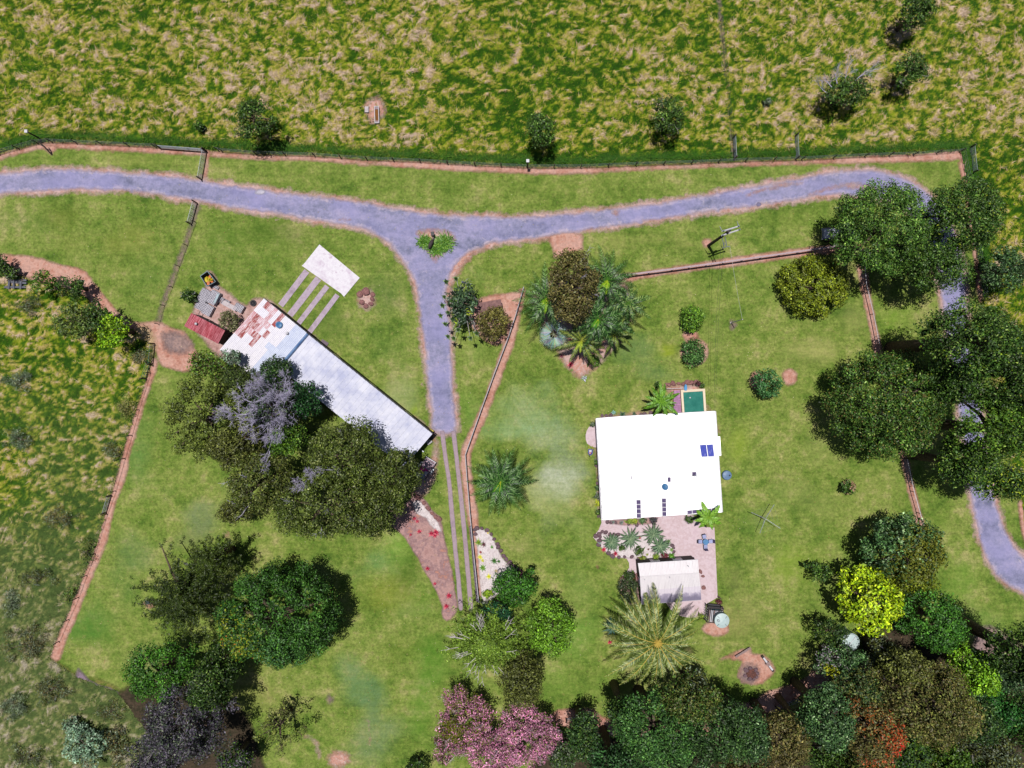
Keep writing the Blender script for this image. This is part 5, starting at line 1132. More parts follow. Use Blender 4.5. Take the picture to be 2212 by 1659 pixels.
# ---------------------------------------------------------------- car under the tree
X_, Y_ = P(1800, 505, .8); car = empty('parked_car', (X_+.75, Y_, 0), R(180), 'dark sedan with glare painted pale on its windscreen, half under the big tree by the timber fence', 'car')
CP, cnt, cb_ = base_mat('black_car_paint', .22, .6); cb_.inputs['Base Color'].default_value = (.02, .02, .026, 1); cb_.inputs['Coat Weight'].default_value = .8
CW = obj_mat('pale_panel_and_glare', (236, 234, 244), None, 1, .25, .6)  # pale bonnet and headlights; on the windscreen a reflection put into the colour
def car_body():
    secs = [(-2.2, .62, .35, .70), (-2.1, .76, .28, .82), (-1.5, .85, .25, .92), (-.9, .87, .24, .98), (.6, .87, .24, .98), (1.3, .86, .25, .93), (2.0, .80, .28, .78), (2.2, .66, .36, .62)]
    v = []; f = []
    for (x, w_, z0, z1_) in secs:
        v += [(x, -w_, z0), (x, -w_*1.02, (z0+z1_)/2), (x, -w_*.93, z1_-.06), (x, -w_*.8, z1_), (x, 0, z1_+.03), (x, w_*.8, z1_), (x, w_*.93, z1_-.06), (x, w_*1.02, (z0+z1_)/2), (x, w_, z0)]
    n = 9
    for i in range(len(secs)-1):
        for k in range(n-1): f.append((i*n+k, (i+1)*n+k, (i+1)*n+k+1, i*n+k+1))
        f.append((i*n+8, (i+1)*n+8, (i+1)*n, i*n))
    f += [tuple(range(n)), tuple(range(len(v)-1, len(v)-n-1, -1))]
    return MB().add(v, f)
car_body().build('body', CP, car, True)
MB().add([(-1.35, -.72, .99), (1.0, -.72, .97), (1.0, .72, .97), (-1.35, .72, .99), (-.75, -.56, 1.42), (.25, -.56, 1.44), (.25, .56, 1.44), (-.75, .56, 1.42)], [(0, 1, 5, 4), (2, 3, 7, 6), (4, 5, 6, 7), (3, 2, 1, 0)]).build('cabin', CP, car)
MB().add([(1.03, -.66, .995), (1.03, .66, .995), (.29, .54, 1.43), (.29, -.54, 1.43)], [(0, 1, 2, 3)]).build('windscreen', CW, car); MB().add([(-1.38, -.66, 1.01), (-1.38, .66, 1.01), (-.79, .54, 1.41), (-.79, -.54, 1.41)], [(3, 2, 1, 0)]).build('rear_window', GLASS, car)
MB().box(1.6, 0, .90, .945, .9, 1.2).build('bonnet', CW, car)
for sx in (-1.35, 1.35):
    for sy in (-.8, .8): o = MB().lathe([(.18, -.1), (.31, -.11), (.33, 0), (.31, .11), (.18, .1)], 0, 0, 18).build('wheel', DMETAL, car); o.location = (sx, sy, .32); o.rotation_euler = (R(90), 0, 0)
for sy in (-.6, .6): MB().box(2.12, sy, .55, .7, .12, .32).build('headlight', CW, car)

# ---------------------------------------------------------------- trees
def branches(start, dirv, length, r, depth, mb, kids=3, spread=.6, up=.15, n=4, tips=None):
    d = dirv.normalized(); p = start; pts = [p]; rr = [r]
    m = 3
    for i in range(m):
        d = (d+Vector((random.uniform(-1, 1), random.uniform(-1, 1), random.uniform(-.6, .8)))*.16+Vector((0, 0, up*.3))).normalized()
        p = p+d*length/m; pts.append(p); rr.append(max(.008, r*(1-.45*(i+1)/m)))
    mb.tube(pts, rr, n, cap=False)
    if tips is not None: tips.append(p)
    if depth > 0:
        for k in range(kids):
            a = Vector((random.uniform(-1, 1), random.uniform(-1, 1), random.uniform(-.3, .8)))
            branches(pts[random.choice((1, 2, 3))], (d+a*spread*1.3).normalized(), length*random.uniform(.55, .8), rr[-1]*.8, depth-1, mb, kids, spread, up, max(3, n-1), tips)

def lobes_dome(rx, ry, rz, lr, rough=.18, low=1.95, seed=0):
    """lobe centres over the upper part of an ellipsoid with an uneven outline"""
    area = 2*pi*((rx*ry+rx*rz+ry*rz)/3)*.95
    n = max(7, int(area/(pi*lr*lr*.58)))
    i = np.arange(n)+.5
    ph = np.arccos(np.clip(1-i/n*(1-cos(low)), -1, 1)); th = i*2.39996+rng.uniform(-.25, .25, n)
    k = 1+rough*2*(fbm(np.cos(th)*1.6+seed*3.1+5, np.sin(th)*1.6+ph*1.2+seed, 5, 3)-.5)*1.6
    k *= rng.uniform(.86, 1.07, n)
    x = rx*np.sin(ph)*np.cos(th)*k; y = ry*np.sin(ph)*np.sin(th)*k; z = rz*np.cos(ph)*(.92+.12*rng.random(n))
    r = lr*rng.uniform(.75, 1.25, n)
    sh = np.maximum(0, 1-r*.55/np.maximum(.1, np.sqrt((x/rx)**2+(y/ry)**2+(z/rz)**2)*min(rx, ry)))
    return np.stack([x*sh, y*sh, z*sh], 1), r
def lobes_arms(rad, ht, lr, arms=9, tiers=4):
    Cc = []; r = []
    for t in range(tiers):
        R_ = rad*(1-.72*t/tiers)
        for a in range(arms):
            an = 2*pi*(a+.5*(t % 2)+random.uniform(-.2, .2))/arms; L = R_*random.uniform(.78, 1.12)
            m = max(3, int(L/(lr*.7)))
            for j in range(m):
                q = (j+.6)/m; wob = random.uniform(-.12, .12)
                Cc.append((L*q*cos(an+wob*q), L*q*sin(an+wob*q), ht*(t/tiers)-.18*L*q*q+random.uniform(-.1, .1))); r.append(lr*(1.15-.6*q)*random.uniform(.8, 1.1))
    return np.array(Cc), np.array(r)
def crown_mesh(name, Cc, r, pal, leaf=.42, cover=1.7, aspect=.42, jit=.34, lobejit=.2, mat=None, up=.35, k=1.0, shell=(.5, 1.12), accents=(), org=(0, 0), flat=1.0, core=1.0):
    nl = np.maximum(10, (cover*2*pi*r*r/(leaf*leaf*aspect)*.62)).astype(int)
    li = np.repeat(np.arange(len(r)), nl); n = len(li)
    d = rng.normal(size=(n, 3)); d /= np.linalg.norm(d, axis=1, keepdims=True); d[:, 2] = np.where(d[:, 2] < -.35, -d[:, 2], d[:, 2])
    rad = r[li]*rng.uniform(*shell, n)
    C_ = Cc[li]+d*rad[:, None]*np.array([1, 1, .85*flat])
    Nn = d*1.0+rng.normal(size=(n, 3))*.55; Nn[:, 2] += up
    col = pick_cols(n, pal, k, jit)*(1+rng.normal(size=len(r))*lobejit)[li][:, None].clip(.5, 1.6)
    for (ax, ay, ar, acol, pr) in accents:
        X_, Y_ = P(ax, ay, org[2] if len(org) > 2 else 6); m = (np.hypot(C_[:, 0]+org[0]-X_, C_[:, 1]+org[1]-Y_) < ar*S*rng.uniform(.6, 1.2, n)) & (rng.random(n) < pr)
        # accents fall in leaf clumps
        col[m] = np.array(c(*acol))*rng.uniform(.7, 1.25, (m.sum(), 1))
    size = leaf*rng.uniform(.6, 1.35, n)
    if core:      # inner foliage, larger darkened sprays added to block light through the crown
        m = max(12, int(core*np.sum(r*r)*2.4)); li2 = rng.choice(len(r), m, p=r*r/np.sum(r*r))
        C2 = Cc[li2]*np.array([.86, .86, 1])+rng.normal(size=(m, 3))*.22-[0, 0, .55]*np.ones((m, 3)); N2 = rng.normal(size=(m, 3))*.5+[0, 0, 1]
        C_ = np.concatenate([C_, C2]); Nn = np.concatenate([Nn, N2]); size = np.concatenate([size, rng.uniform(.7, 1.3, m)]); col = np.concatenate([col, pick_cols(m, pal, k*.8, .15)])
    v, f, cc = leaf_quads(C_, Nn, size, aspect*1.15, col)
    return np_mesh(name, v, f, mat or LEAF, cc.clip(0.003, .9)), n
TOT = [0]
def tree(name, label, cx, cy, rx, ry, h, pal, style='dome', lr=1.0, rz=None, cat='tree', group=None, leaf=.27, cover=1.25, bark=BARK, twig=None, k=1.0, accents=(), rough=.18, **kw):
    """cx, cy, rx, ry: crown outline in survey pixels; h: height in metres"""
    if h > 8 and style != 'arms': h *= 1.18
    rz = rz or max(min(rx, ry)*S*.62, .36*h if h > 6.5 else 0)
    he = h-.6*rz; kk = (H-he)/H
    X_, Y_ = P(cx, cy, he); rxm, rym = rx*S*kk, ry*S*kk
    e = empty(name, (X_, Y_, 0), 0, label, cat, group); z0 = h-rz
    if style == 'arms': Cc, r = lobes_arms(rxm, rz, lr, kw.pop('arms', 9), kw.pop('tiers', 4)); Cc[:, 1] *= rym/rxm
    else: Cc, r = lobes_dome(rxm-lr*.35, rym-lr*.35, rz-lr*.3, lr, rough, seed=len(label) % 17+cx*.01)
    if style == 'airy':
        m = rng.random(len(r)) < kw.pop('keep', .62); Cc, r = Cc[m], r[m]; Cc *= rng.uniform(.6, 1.04, (len(r), 1)); Cc[:, 2] += rng.uniform(-.3, .3, len(r))
    if len(r) == 0: Cc = np.zeros((1, 3)); r = np.array([lr])
    Cc[:, 2] += z0
    if style == 'airy': kw.setdefault('core', .25)
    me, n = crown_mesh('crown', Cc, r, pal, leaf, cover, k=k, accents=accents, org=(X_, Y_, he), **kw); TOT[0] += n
    link('crown', me, e)
    tr_ = max(.07, .028*h+.02*rxm); a = MB()
    lean = Vector((random.uniform(-.2, .2), random.uniform(-.2, .2), 0))
    a.tube([(0, 0, -.05), lean*.5+Vector((0, 0, z0*.5)), lean+Vector((0, 0, z0+.1*rz))], [tr_*1.35, tr_, tr_*.75], 9)
    a.build('trunk', bark, e, True)
    b = MB(); top = lean+Vector((0, 0, z0+.05*rz)); pick = random.sample(range(len(r)), min(len(r), 10 if rxm > 2.5 else 5))
    for q in pick:
        t = Vector(Cc[q]); mid = top.lerp(t, .5)+Vector((0, 0, .1*rz)); b.tube([top, mid, t], [tr_*.55, tr_*.32, tr_*.12], 5, False)
    b.build('limb', bark, e, True)
    if style == 'arms' and bark is PALEBARK:
        b = MB()
        for q in range(26):
            an = random.uniform(0, 6.28); L0 = random.uniform(.25, .6)*rxm; L1 = min(rxm*.95, L0+random.uniform(1.0, 2.2)); hz_ = z0+rz*(1-L0/rxm)+.55
            b.tube([(L0*cos(an), L0*sin(an), hz_), (L1*cos(an+.08), L1*sin(an+.08), hz_-.25)], [.035, .012], 4)
            for s_ in (-.5, .5): Lm = (L0+L1)/2; b.tube([(Lm*cos(an+.04), Lm*sin(an+.04), hz_-.1), (Lm*cos(an+.04)+.6*cos(an+s_), Lm*sin(an+.04)+.6*sin(an+s_), hz_-.15)], [.035, .012], 3)
        b.build('pale_limbs', bark, e)['kind'] = 'stuff'
    if twig:
        b = MB()
        for q in (random.sample(range(len(r)), min(len(r), twig[1]))):
            t = Vector(Cc[q]); o_ = (t-Vector((0, 0, z0-1))).normalized(); o_.z = max(o_.z, .35)
            branches(t-o_*.4, o_, lr*twig[3] if len(twig) > 3 else lr*1.1, .045, 2, b, 3, .7)
        b.build('twigs', twig[0], e)['kind'] = 'stuff'
    return e

DG = [(60, 92, 30, 3), (44, 72, 24, 3), (84, 116, 40, 2), (124, 148, 70, .6)]              # deep green
BG = [(58, 90, 46, 3), (42, 68, 38, 3), (88, 122, 66, 2), (140, 164, 116, .4)]             # blue green
MGn = [(80, 118, 32, 3), (60, 96, 26, 3), (108, 146, 42, 2), (140, 172, 60, .5)]           # mid green
OL = [(96, 104, 44, 3), (78, 84, 36, 3), (122, 128, 60, 2), (66, 72, 30, 2)]              # olive
OLB = [(104, 96, 52, 3), (84, 78, 42, 3), (128, 118, 66, 2), (92, 98, 42, 2)]              # brown olive
YG = [(118, 132, 28, 3), (96, 112, 24, 3), (146, 158, 44, 2), (80, 100, 24, 1)]           # yellow green
LM = [(162, 188, 22, 3), (136, 166, 18, 3), (188, 206, 44, 2), (100, 134, 18, 2)]         # lime
GG = [(96, 112, 84, 3), (76, 92, 66, 2), (126, 140, 110, 2), (150, 160, 136, .5)]         # grey green
MT = [(132, 164, 132, 3), (108, 142, 110, 2), (168, 192, 164, 1.5)]                       # mint
PG = [(76, 70, 84, 3), (56, 54, 60, 3), (100, 94, 104, 1.5), (70, 86, 60, 2)]             # purple grey
K = 1.75       # foliage seen as clumps is darker than one lit leaf
def T(*a, **kw): kw.setdefault('k', K); return tree(*a, **kw)

# northern paddock
G1 = 'dark trees standing in the northern paddock'
T('paddock_tree', 'dark green tree hanging over the north fence above the gates', 542, 252, 46, 50, 6.5, DG, lr=.9, group=G1, rough=.3, k=1.3)
T('paddock_bush', 'tiny dark bush in the paddock left of the leaning fence tree', 428, 272, 11, 13, 1.6, DG, lr=.45, cat='bush', k=1.3)
T('paddock_tree', 'tall oval dark tree by the north fence above the road fork', 1166, 275, 38, 46, 7.5, DG, lr=.9, group=G1, rough=.3, k=1.4)
T('paddock_tree', 'dark tree with bleached twigs left of the paddock dividing fence', 1447, 248, 46, 46, 6, DG, lr=.9, group=G1, rough=.32, twig=(PALEBARK, 5), k=1.4)
T('paddock_tree', 'wide dark tree with bare silver branches on its upper left', 1832, 190, 58, 40, 6, DG, lr=.9, group=G1, rough=.35, k=1.3)
T('paddock_tree', 'dark forked tree at the right of the silver branched tree', 1973, 145, 42, 42, 6, DG, lr=.9, group=G1, rough=.38, twig=(PALEBARK, 5), k=1.3)
T('paddock_tree', 'dark tree cut by the top edge of the frame', 1988, 18, 44, 42, 7, DG, lr=.9, group=G1, rough=.35, k=1.2)
def deadwood(label, spots, name='dead_branches', mat=GREYTWIG, L=1.5, depth=3, kids=4, r=.06, group=None):
    for i, (x, y, h, dx, dy) in enumerate(spots):
        X_, Y_ = P(x, y, h); b = MB(); branches(Vector((0, 0, 0)), Vector((dx, dy, .7)), L, r, depth, b, kids, .75, .1, 4)
        o = b.build(name, mat); o.location = (X_, Y_, h-.4); o.parent = None
        yield o
tr6 = [o for o in COL.objects if o.get('label', '').startswith('wide dark tree with bare')][0]
for o in deadwood('', [(1800, 185, 5.6, -1, .6), (1812, 178, 5.8, -.6, 1), (1828, 172, 5.9, 0, 1), (1850, 172, 5.8, .6, .9), (1790, 198, 5.2, -1, .1)], mat=GREYTWIG, L=1.5):
    o.location -= tr6.location; o.parent = tr6
T('grey_shrub', 'small grey leafless shrub in the paddock right of the dividing fence', 1660, 220, 11, 9, 1.0, GG, 'airy', lr=.4, cat='bush', leaf=.2, twig=(GREYTWIG, 3))

# big trees on the east side
T('mango_tree', 'broad green domed tree overhanging the dark car by the road bend', 1915, 487, 116, 106, 11, DG, lr=1.15, rough=.09, cover=1.6, k=1.95)
T('mango_tree', 'dark domed tree flecked with yellow leaves at the north east corner', 2098, 462, 86, 86, 12, DG, lr=1.1, rough=.09, cover=1.6, accents=[(2098, 462, 90, (170, 186, 40), .025)], k=1.45)
T('mango_tree', 'dark lower tree filling the notch under the two domed corner trees', 2025, 570, 90, 60, 10, DG, lr=1.1, rough=.25, k=1.35)
T('mango_tree', 'bluish dark tree cut by the right edge beyond the red fence strip', 2182, 580, 58, 54, 8, BG, lr=1, rough=.2, k=1.4)
T('clipped_tree', 'large neatly rounded yellow olive tree below the timber fence', 1766, 617, 80, 72, 5.5, YG, lr=.75, leaf=.3, rz=3.9, rough=.05, cover=1.6, k=1.35)
T('round_shrub', 'upper of two round bright green shrubs on the east lawn', 1496, 688, 31, 34, 3.2, MGn, lr=.6, leaf=.28, rz=1.9, cat='shrub', rough=.10, group='round shrubs on the east lawn', k=1.7)
T('round_shrub', 'lower of two round green shrubs on the east lawn, darker one', 1501, 762, 31, 33, 3.0, [(72, 112, 52, 3), (58, 92, 42, 2), (100, 138, 70, 1)], lr=.6, leaf=.28, rz=1.8, cat='shrub', rough=.10, group='round shrubs on the east lawn', k=1.5)
T('young_tree', 'young leafy tree with a red soil ring between the pool and the east fence', 1660, 830, 37, 33, 3.8, [(58, 104, 52, 3), (44, 82, 40, 2), (92, 136, 80, 1)], lr=.6, leaf=.3, rough=.3, k=1.6)
T('young_tree', 'little dark shrub alone on the lawn near the lower east fence', 1833, 1055, 20, 18, 2.2, DG, lr=.45, leaf=.28, rough=.35, k=1.4)
T('young_tree', 'dark airy young tree west of the big two toned round tree', 1776, 1237, 37, 31, 4, DG, 'airy', keep=.8, lr=.6, leaf=.28, rough=.3, k=1.4)
T('fig_tree', 'very large round dark tree standing over the east fence', 1935, 874, 128, 124, 12, DG+[(96, 88, 44, .8)], lr=1.15, rough=.06, cover=1.6, rz=7, accents=[(1918, 850, 90, (150, 168, 40), .03)], k=1.6)
T('roadside_tree', 'tall dark tree with yellow leaf tips shading the road north of the gap', 2120, 735, 98, 96, 19, DG, lr=1.3, rough=.22, accents=[(2120, 720, 120, (160, 190, 40), .03)], k=1.35)
T('roadside_tree', 'tall dark tree at the right edge above the road', 2210, 800, 70, 130, 19, DG, lr=1.3, rough=.2, k=1.25)
T('roadside_tree', 'tall mid green tree leaning over the road below the gap of light', 2172, 930, 86, 84, 17, MGn, lr=1.2, rough=.25, k=1.15)
T('roadside_tree', 'dark lower tree dropping shade west of the road', 2105, 1005, 62, 56, 13, DG, lr=1.1, rough=.3, accents=[(2080, 1020, 40, (140, 176, 40), .12)], k=1.35)
T('roadside_tree', 'yellow flecked dark tree at the right edge above the road bend', 2190, 1045, 52, 50, 13, DG, lr=1.1, rough=.3, accents=[(2190, 1045, 60, (180, 200, 40), .14)], k=1.4)
T('roadside_tree', 'tall dark tree out past the east boundary', 2080, 830, 48, 62, 15, DG, lr=1.1, rough=.25, k=1.2)
# south east group
T('two_tone_tree', 'big round tree, blue green on the left and olive on the right', 1968, 1192, 92, 78, 9.5, BG, lr=.9, rough=.08, rz=5.5, leaf=.34, accents=[(1990, 1205, 62, (128, 134, 40), .8), (1960, 1215, 50, (112, 122, 36), .6)], k=1.75)
T('olive_tree', 'olive green lower lobe tree just below the two toned round tree', 1978, 1262, 62, 44, 8, YG, lr=.9, rough=.2, k=1.15)
T('lime_tree', 'brilliant lime yellow tree in front of the dark forest', 1893, 1302, 66, 74, 9, LM, lr=.75, rough=.3, leaf=.4, cover=1.4, k=1.75)
T('forest_tree', 'dense mid green tree right of the brilliant lime tree', 2030, 1345, 72, 72, 10, [(62, 112, 34, 3), (48, 88, 28, 3), (88, 140, 46, 1.5)], lr=.95, rough=.25, k=1.35)
T('forest_tree', 'small black green tree above the half hidden round tank', 1800, 1368, 42, 32, 6, DG, lr=.7, rough=.3, k=1.1)
T('forest_tree', 'grey green tree with pale twigs below the half hidden tank', 1822, 1438, 66, 52, 8, BG, 'airy', keep=.9, lr=.8, rough=.3, twig=(PALEBARK, 8), accents=[(1785, 1420, 26, (168, 160, 166), .35), (1795, 1450, 14, (190, 196, 40), .8)], k=1.7)
T('forest_tree', 'mossy olive tree with grey twigs right of the grey green tree', 1925, 1430, 56, 48, 8, GG+OL, 'airy', keep=.95, lr=.8, rough=.25, twig=(GREYTWIG, 7), k=1.25)
T('forest_tree', 'blue green feathery tree at the bend of the red path', 1800, 1560, 62, 72, 12, BG, lr=.95, rough=.3, k=1.75)
T('forest_tree', 'rusty olive tree bursting with orange red flowers', 1892, 1585, 72, 84, 13, OLB, lr=.9, rough=.2, accents=[(1920, 1575, 34, (206, 96, 50), .5), (1905, 1650, 34, (200, 100, 54), .45), (1860, 1545, 34, (166, 96, 40), .3), (1935, 1600, 18, (230, 60, 40), .6)], k=1.45)
T('forest_tree', 'great olive brown tree filling the middle of the south east forest', 2020, 1530, 112, 96, 14, OL+OLB, lr=1.1, rough=.14, k=1.45)
T('forest_tree', 'olive tree at the top of the south east forest mass', 1975, 1455, 62, 42, 12, OL, lr=.9, rough=.2, k=1.4)
T('forest_tree', 'bright lime green narrow tree at the right of the great olive tree', 2118, 1462, 44, 50, 13, [(118, 168, 30, 3), (92, 140, 26, 2), (150, 192, 50, 1)], lr=.7, rough=.35, k=1.35)
T('forest_tree', 'blue green tree in the shade at the right edge of the forest', 2185, 1455, 56, 50, 14, BG, lr=1, rough=.3, k=1.2)
T('forest_tree', 'fresh green tree below the shaded blue green one at the right edge', 2175, 1545, 58, 50, 12, [(50, 110, 40, 3), (40, 84, 34, 2), (84, 140, 60, 1)], lr=1, rough=.3, k=1.2)
T('forest_tree', 'grey brown thin tree in the bottom right corner', 2150, 1625, 70, 60, 12, GG+OL, 'airy', keep=.95, lr=.9, rough=.3, twig=(PALEBARK, 6), k=1.0)
T('forest_tree', 'mid green tree on the bottom edge right of the orange flowering tree', 1965, 1640, 62, 50, 11, MGn+BG, lr=.85, rough=.3, k=1.0)
T('forest_tree', 'bright leaved tree on the bottom edge at lower right', 2060, 1652, 50, 38, 11, MGn, lr=.8, rough=.3, k=1.1)
T('forest_tree', 'dark tree outside the right edge casting the long black shade', 2262, 1440, 70, 70, 18, DG, lr=1.3, rough=.25, k=1.2)
T('forest_tree', 'brown olive tree on the bottom edge below the red path', 1700, 1612, 66, 62, 12, OLB, lr=.95, rough=.2, k=1.35)
T('forest_tree', 'dark green tree on the bottom edge under the blue green feathery one', 1800, 1650, 44, 40, 9, DG, lr=.9, rough=.3, k=1.2)
T('forest_tree', 'broad dark green tree on the bottom edge below the date palm', 1420, 1590, 106, 76, 13, [(60, 100, 42, 3), (46, 80, 34, 3), (92, 134, 60, 2)], lr=1.1, rough=.16, k=1.55)
T('forest_tree', 'dark green tree adjoining the broad one on its right', 1560, 1592, 90, 72, 13, [(58, 90, 40, 3), (44, 70, 34, 3), (84, 118, 56, 2)], lr=1.1, rough=.2, k=1.35)
T('forest_tree', 'dull green tree whose top is nearest the big date palm', 1500, 1520, 84, 46, 13, OL+DG, lr=1, rough=.2, k=1.3)
T('forest_tree', 'grey olive tree at the edge of the lawn right of the date palm', 1508, 1500, 36, 42, 11, GG+OL, lr=.8, rough=.25, k=1.15)
T('forest_tree', 'bluish green tree beside the red path bottom centre', 1625, 1600, 54, 58, 12, BG, lr=1, rough=.25, k=1.3)
T('forest_tree', 'small olive tree right of the pink blossom tree', 1215, 1640, 34, 40, 8, GG+DG, lr=.8, rough=.25, k=1.1)
T('forest_tree', 'dark tree tip cut by the bottom edge in the middle of the lawn', 897, 1668, 34, 28, 4, DG, lr=.7, rough=.2, k=1.0)
# centre south: feathery pine, blossoms
T('feathery_pine', 'lime green feathery pine with white limbs spreading south of the gravel bed', 1052, 1392, 112, 96, 9.5, [(118, 148, 48, 3), (92, 124, 36, 3), (148, 174, 70, 1)], 'arms', arms=13, tiers=5, lr=.62, core=.5, leaf=.30, aspect=.24, rz=3.4, bark=PALEBARK, k=1.3, flat=.6)
T('glossy_tree', 'glossy dark green tree shading the end of the gravel bed', 1108, 1272, 58, 46, 7.5, [(56, 104, 28, 3), (44, 84, 26, 3), (84, 140, 40, 1.5)], lr=.85, rough=.25, k=1.4)
T('glossy_tree', 'dark teal leaved tree between the pine and the glossy tree', 1075, 1328, 44, 26, 7, [(34, 84, 48, 3), (30, 66, 42, 2), (60, 120, 76, 1)], lr=.8, rough=.2, k=1.4)
T('bright_green_tree', 'bright green lobed tree on the east side of the feathery pine', 1192, 1362, 56, 66, 8.5, [(98, 142, 32, 3), (78, 116, 26, 3), (128, 172, 52, 1.5)], lr=.85, rough=.2, k=1.5)
T('olive_tree', 'dark olive rounded tree between the pine and the pink blossoms', 1128, 1478, 54, 66, 9, OL, lr=.9, rough=.2, k=1.2)
PK = [(226, 150, 186, 4), (206, 124, 164, 3), (240, 180, 206, 2), (130, 134, 70, 2), (170, 136, 130, 1.5)]
T('blossom_tree', 'pink blossom tree on the bottom edge left of the forest', 1140, 1595, 88, 74, 8, PK, 'airy', keep=.95, lr=.75, leaf=.24, cover=1.3, mat=PETAL, twig=(PALEBARK, 16, 0, 1.5), rough=.3, k=1.3)
T('blossom_tree', 'smaller pink blossom tree left of the larger one below the pine', 1010, 1560, 72, 84, 7, PK+[(128, 130, 40, 4)], 'airy', keep=.95, lr=.75, leaf=.24, cover=1.3, mat=PETAL, twig=(PALEBARK, 10, 0, 1.5), rough=.3, k=1.2, accents=[(975, 1575, 30, (134, 138, 36), .7)])
T('blossom_tree', 'thin rosy tree at the west edge of the pink blossoms', 958, 1620, 34, 60, 5, PK+OLB, 'airy', keep=.8, lr=.6, leaf=.22, cover=.8, mat=PETAL, twig=(GREYTWIG, 8), rough=.3, k=1.1)
T('forest_tree', 'dark green tree on the bottom edge directly below the large date palm', 1330, 1680, 90, 60, 12, [(52, 92, 44, 3), (40, 72, 34, 3), (76, 118, 60, 1)], lr=1.1, rough=.2, k=1.35)
T('forest_tree', 'blue green tree cut by the bottom edge, second from the pink blossoms', 1480, 1690, 90, 60, 12, BG, lr=1.1, rough=.2, k=1.3)
T('forest_tree', 'brown olive tree cut by the bottom edge below the fire pit', 1620, 1695, 80, 56, 12, OLB, lr=1.1, rough=.2, k=1.3)
T('forest_tree', 'small dark tree between the pink blossoms and the bottom forest', 1262, 1600, 44, 54, 9, DG+BG, lr=.9, rough=.3, k=1.2)
T('forest_tree', 'blackish tree throwing its shade on the lawn above the bottom forest', 1350, 1548, 56, 34, 10, DG, lr=1, rough=.3, k=1.0)
T('forest_tree', 'blackish tree by the bottom lawn right of the date palm tip', 1600, 1585, 46, 34, 10, DG, lr=1, rough=.3, k=1.0)
T('forest_tree', 'dark green tree on the bottom edge in the south east forest', 1880, 1700, 80, 60, 12, DG+OL, lr=1.1, rough=.2, k=1.2)
T('forest_tree', 'dark olive tree on the bottom edge under the great olive brown one', 2010, 1700, 90, 60, 12, OL, lr=1.1, rough=.2, k=1.2)
T('forest_tree', 'shaded tree on the bottom edge in the far right corner', 2150, 1710, 100, 66, 13, DG, lr=1.1, rough=.2, k=1.1)
T('forest_tree', 'shaded green tree filling the gap below the path bend', 1745, 1580, 44, 36, 10, DG+BG, lr=.95, rough=.25, k=1.1)
T('forest_tree', 'olive tree behind the orange flowered one on its upper side', 1870, 1500, 56, 44, 11, OL+BG, lr=.9, rough=.25, k=1.25)
T('forest_tree', 'shaded dark tree between the great olive one and the right edge', 2120, 1560, 56, 70, 12, DG+BG, lr=1.0, rough=.25, k=1.15)
T('forest_tree', 'dark tree out beyond the right edge below the shaded ones', 2250, 1580, 70, 80, 14, DG, lr=1.2, rough=.25, k=1.1)
T('blossom_tree', 'pink blossom tree tip in front of the lower blossoms', 1070, 1640, 72, 60, 7, PK, 'airy', keep=.95, lr=.75, leaf=.24, cover=1.3, mat=PETAL, twig=(PALEBARK, 8, 0, 1.5), rough=.3, k=1.25)
T('forest_tree', 'smoky dark tree on the bottom edge, left part of the smoky group', 330, 1650, 70, 50, 9, PG, 'airy', keep=.95, lr=.9, rough=.3, twig=(PALEBARK, 7), k=1.2)
T('forest_tree', 'blackish tree at the base of the spiky pine', 478, 1425, 46, 46, 7, DG, lr=.9, rough=.3, k=.9)
T('scrub_clump', 'brown grey brush between the mint bush and the smoky tree', 250, 1610, 36, 56, 1.8, OLB+GG, 'airy', keep=.85, lr=.7, leaf=.26, cover=.7, rough=.3, cat='bush', k=1.2)
# west and south west
T('round_tree', 'huge round dark tree, its west side speckled with yellow and orange leaves', 592, 1342, 138, 118, 12, [(52, 92, 28, 3), (40, 72, 24, 3), (74, 118, 40, 2)], lr=.95, rough=.06, cover=1.6, rz=7.5, accents=[(520, 1370, 62, (168, 178, 44), .22), (500, 1400, 50, (200, 120, 40), .05), (545, 1420, 60, (150, 170, 50), .12), (610, 1425, 60, (90, 140, 80), .3)], k=1.45)
T('spiky_pine', 'dark star shaped pine with long spiky arms left of the huge round tree', 392, 1300, 140, 122, 10, [(60, 78, 24, 3), (44, 60, 18, 3), (84, 98, 34, 1)], 'arms', arms=9, tiers=5, lr=.6, core=.3, leaf=.30, aspect=.24, rz=4.2, k=1.2, flat=.6)
T('spiky_pine', 'upright fan of dark pine branches above the huge round tree', 452, 1215, 72, 62, 9, [(70, 88, 26, 3), (52, 68, 22, 3), (92, 108, 38, 1)], 'arms', arms=9, tiers=4, lr=.5, core=.3, leaf=.30, aspect=.24, rz=3, k=1.1, flat=.6)
T('forest_tree', 'leafy green tree at the south tip of the west lawn', 338, 1460, 78, 68, 9, [(66, 116, 30, 3), (50, 90, 26, 3), (92, 142, 44, 1.5)], lr=.95, rough=.28, k=1.35)
T('smoky_tree', 'smoky purple grey tree with dead white twigs at the bottom left', 385, 1575, 118, 96, 11, PG, 'airy', keep=.98, lr=1, rough=.25, twig=(PALEBARK, 16), accents=[(350, 1600, 120, (150, 160, 130), .05)], k=1.35)
T('forest_tree', 'black green tree between the leafy tree and the smoky one', 450, 1490, 52, 66, 10, DG, lr=1, rough=.3, k=.9)
T('thin_tree', 'thin see through olive tree right of the smoky tree', 600, 1575, 60, 58, 6.5, [(100, 112, 50, 3), (80, 90, 44, 2), (130, 140, 60, 1)], 'airy', keep=.7, lr=.65, leaf=.26, cover=.6, twig=(BARK, 16, 0, 1.6), rough=.25, k=1.4)
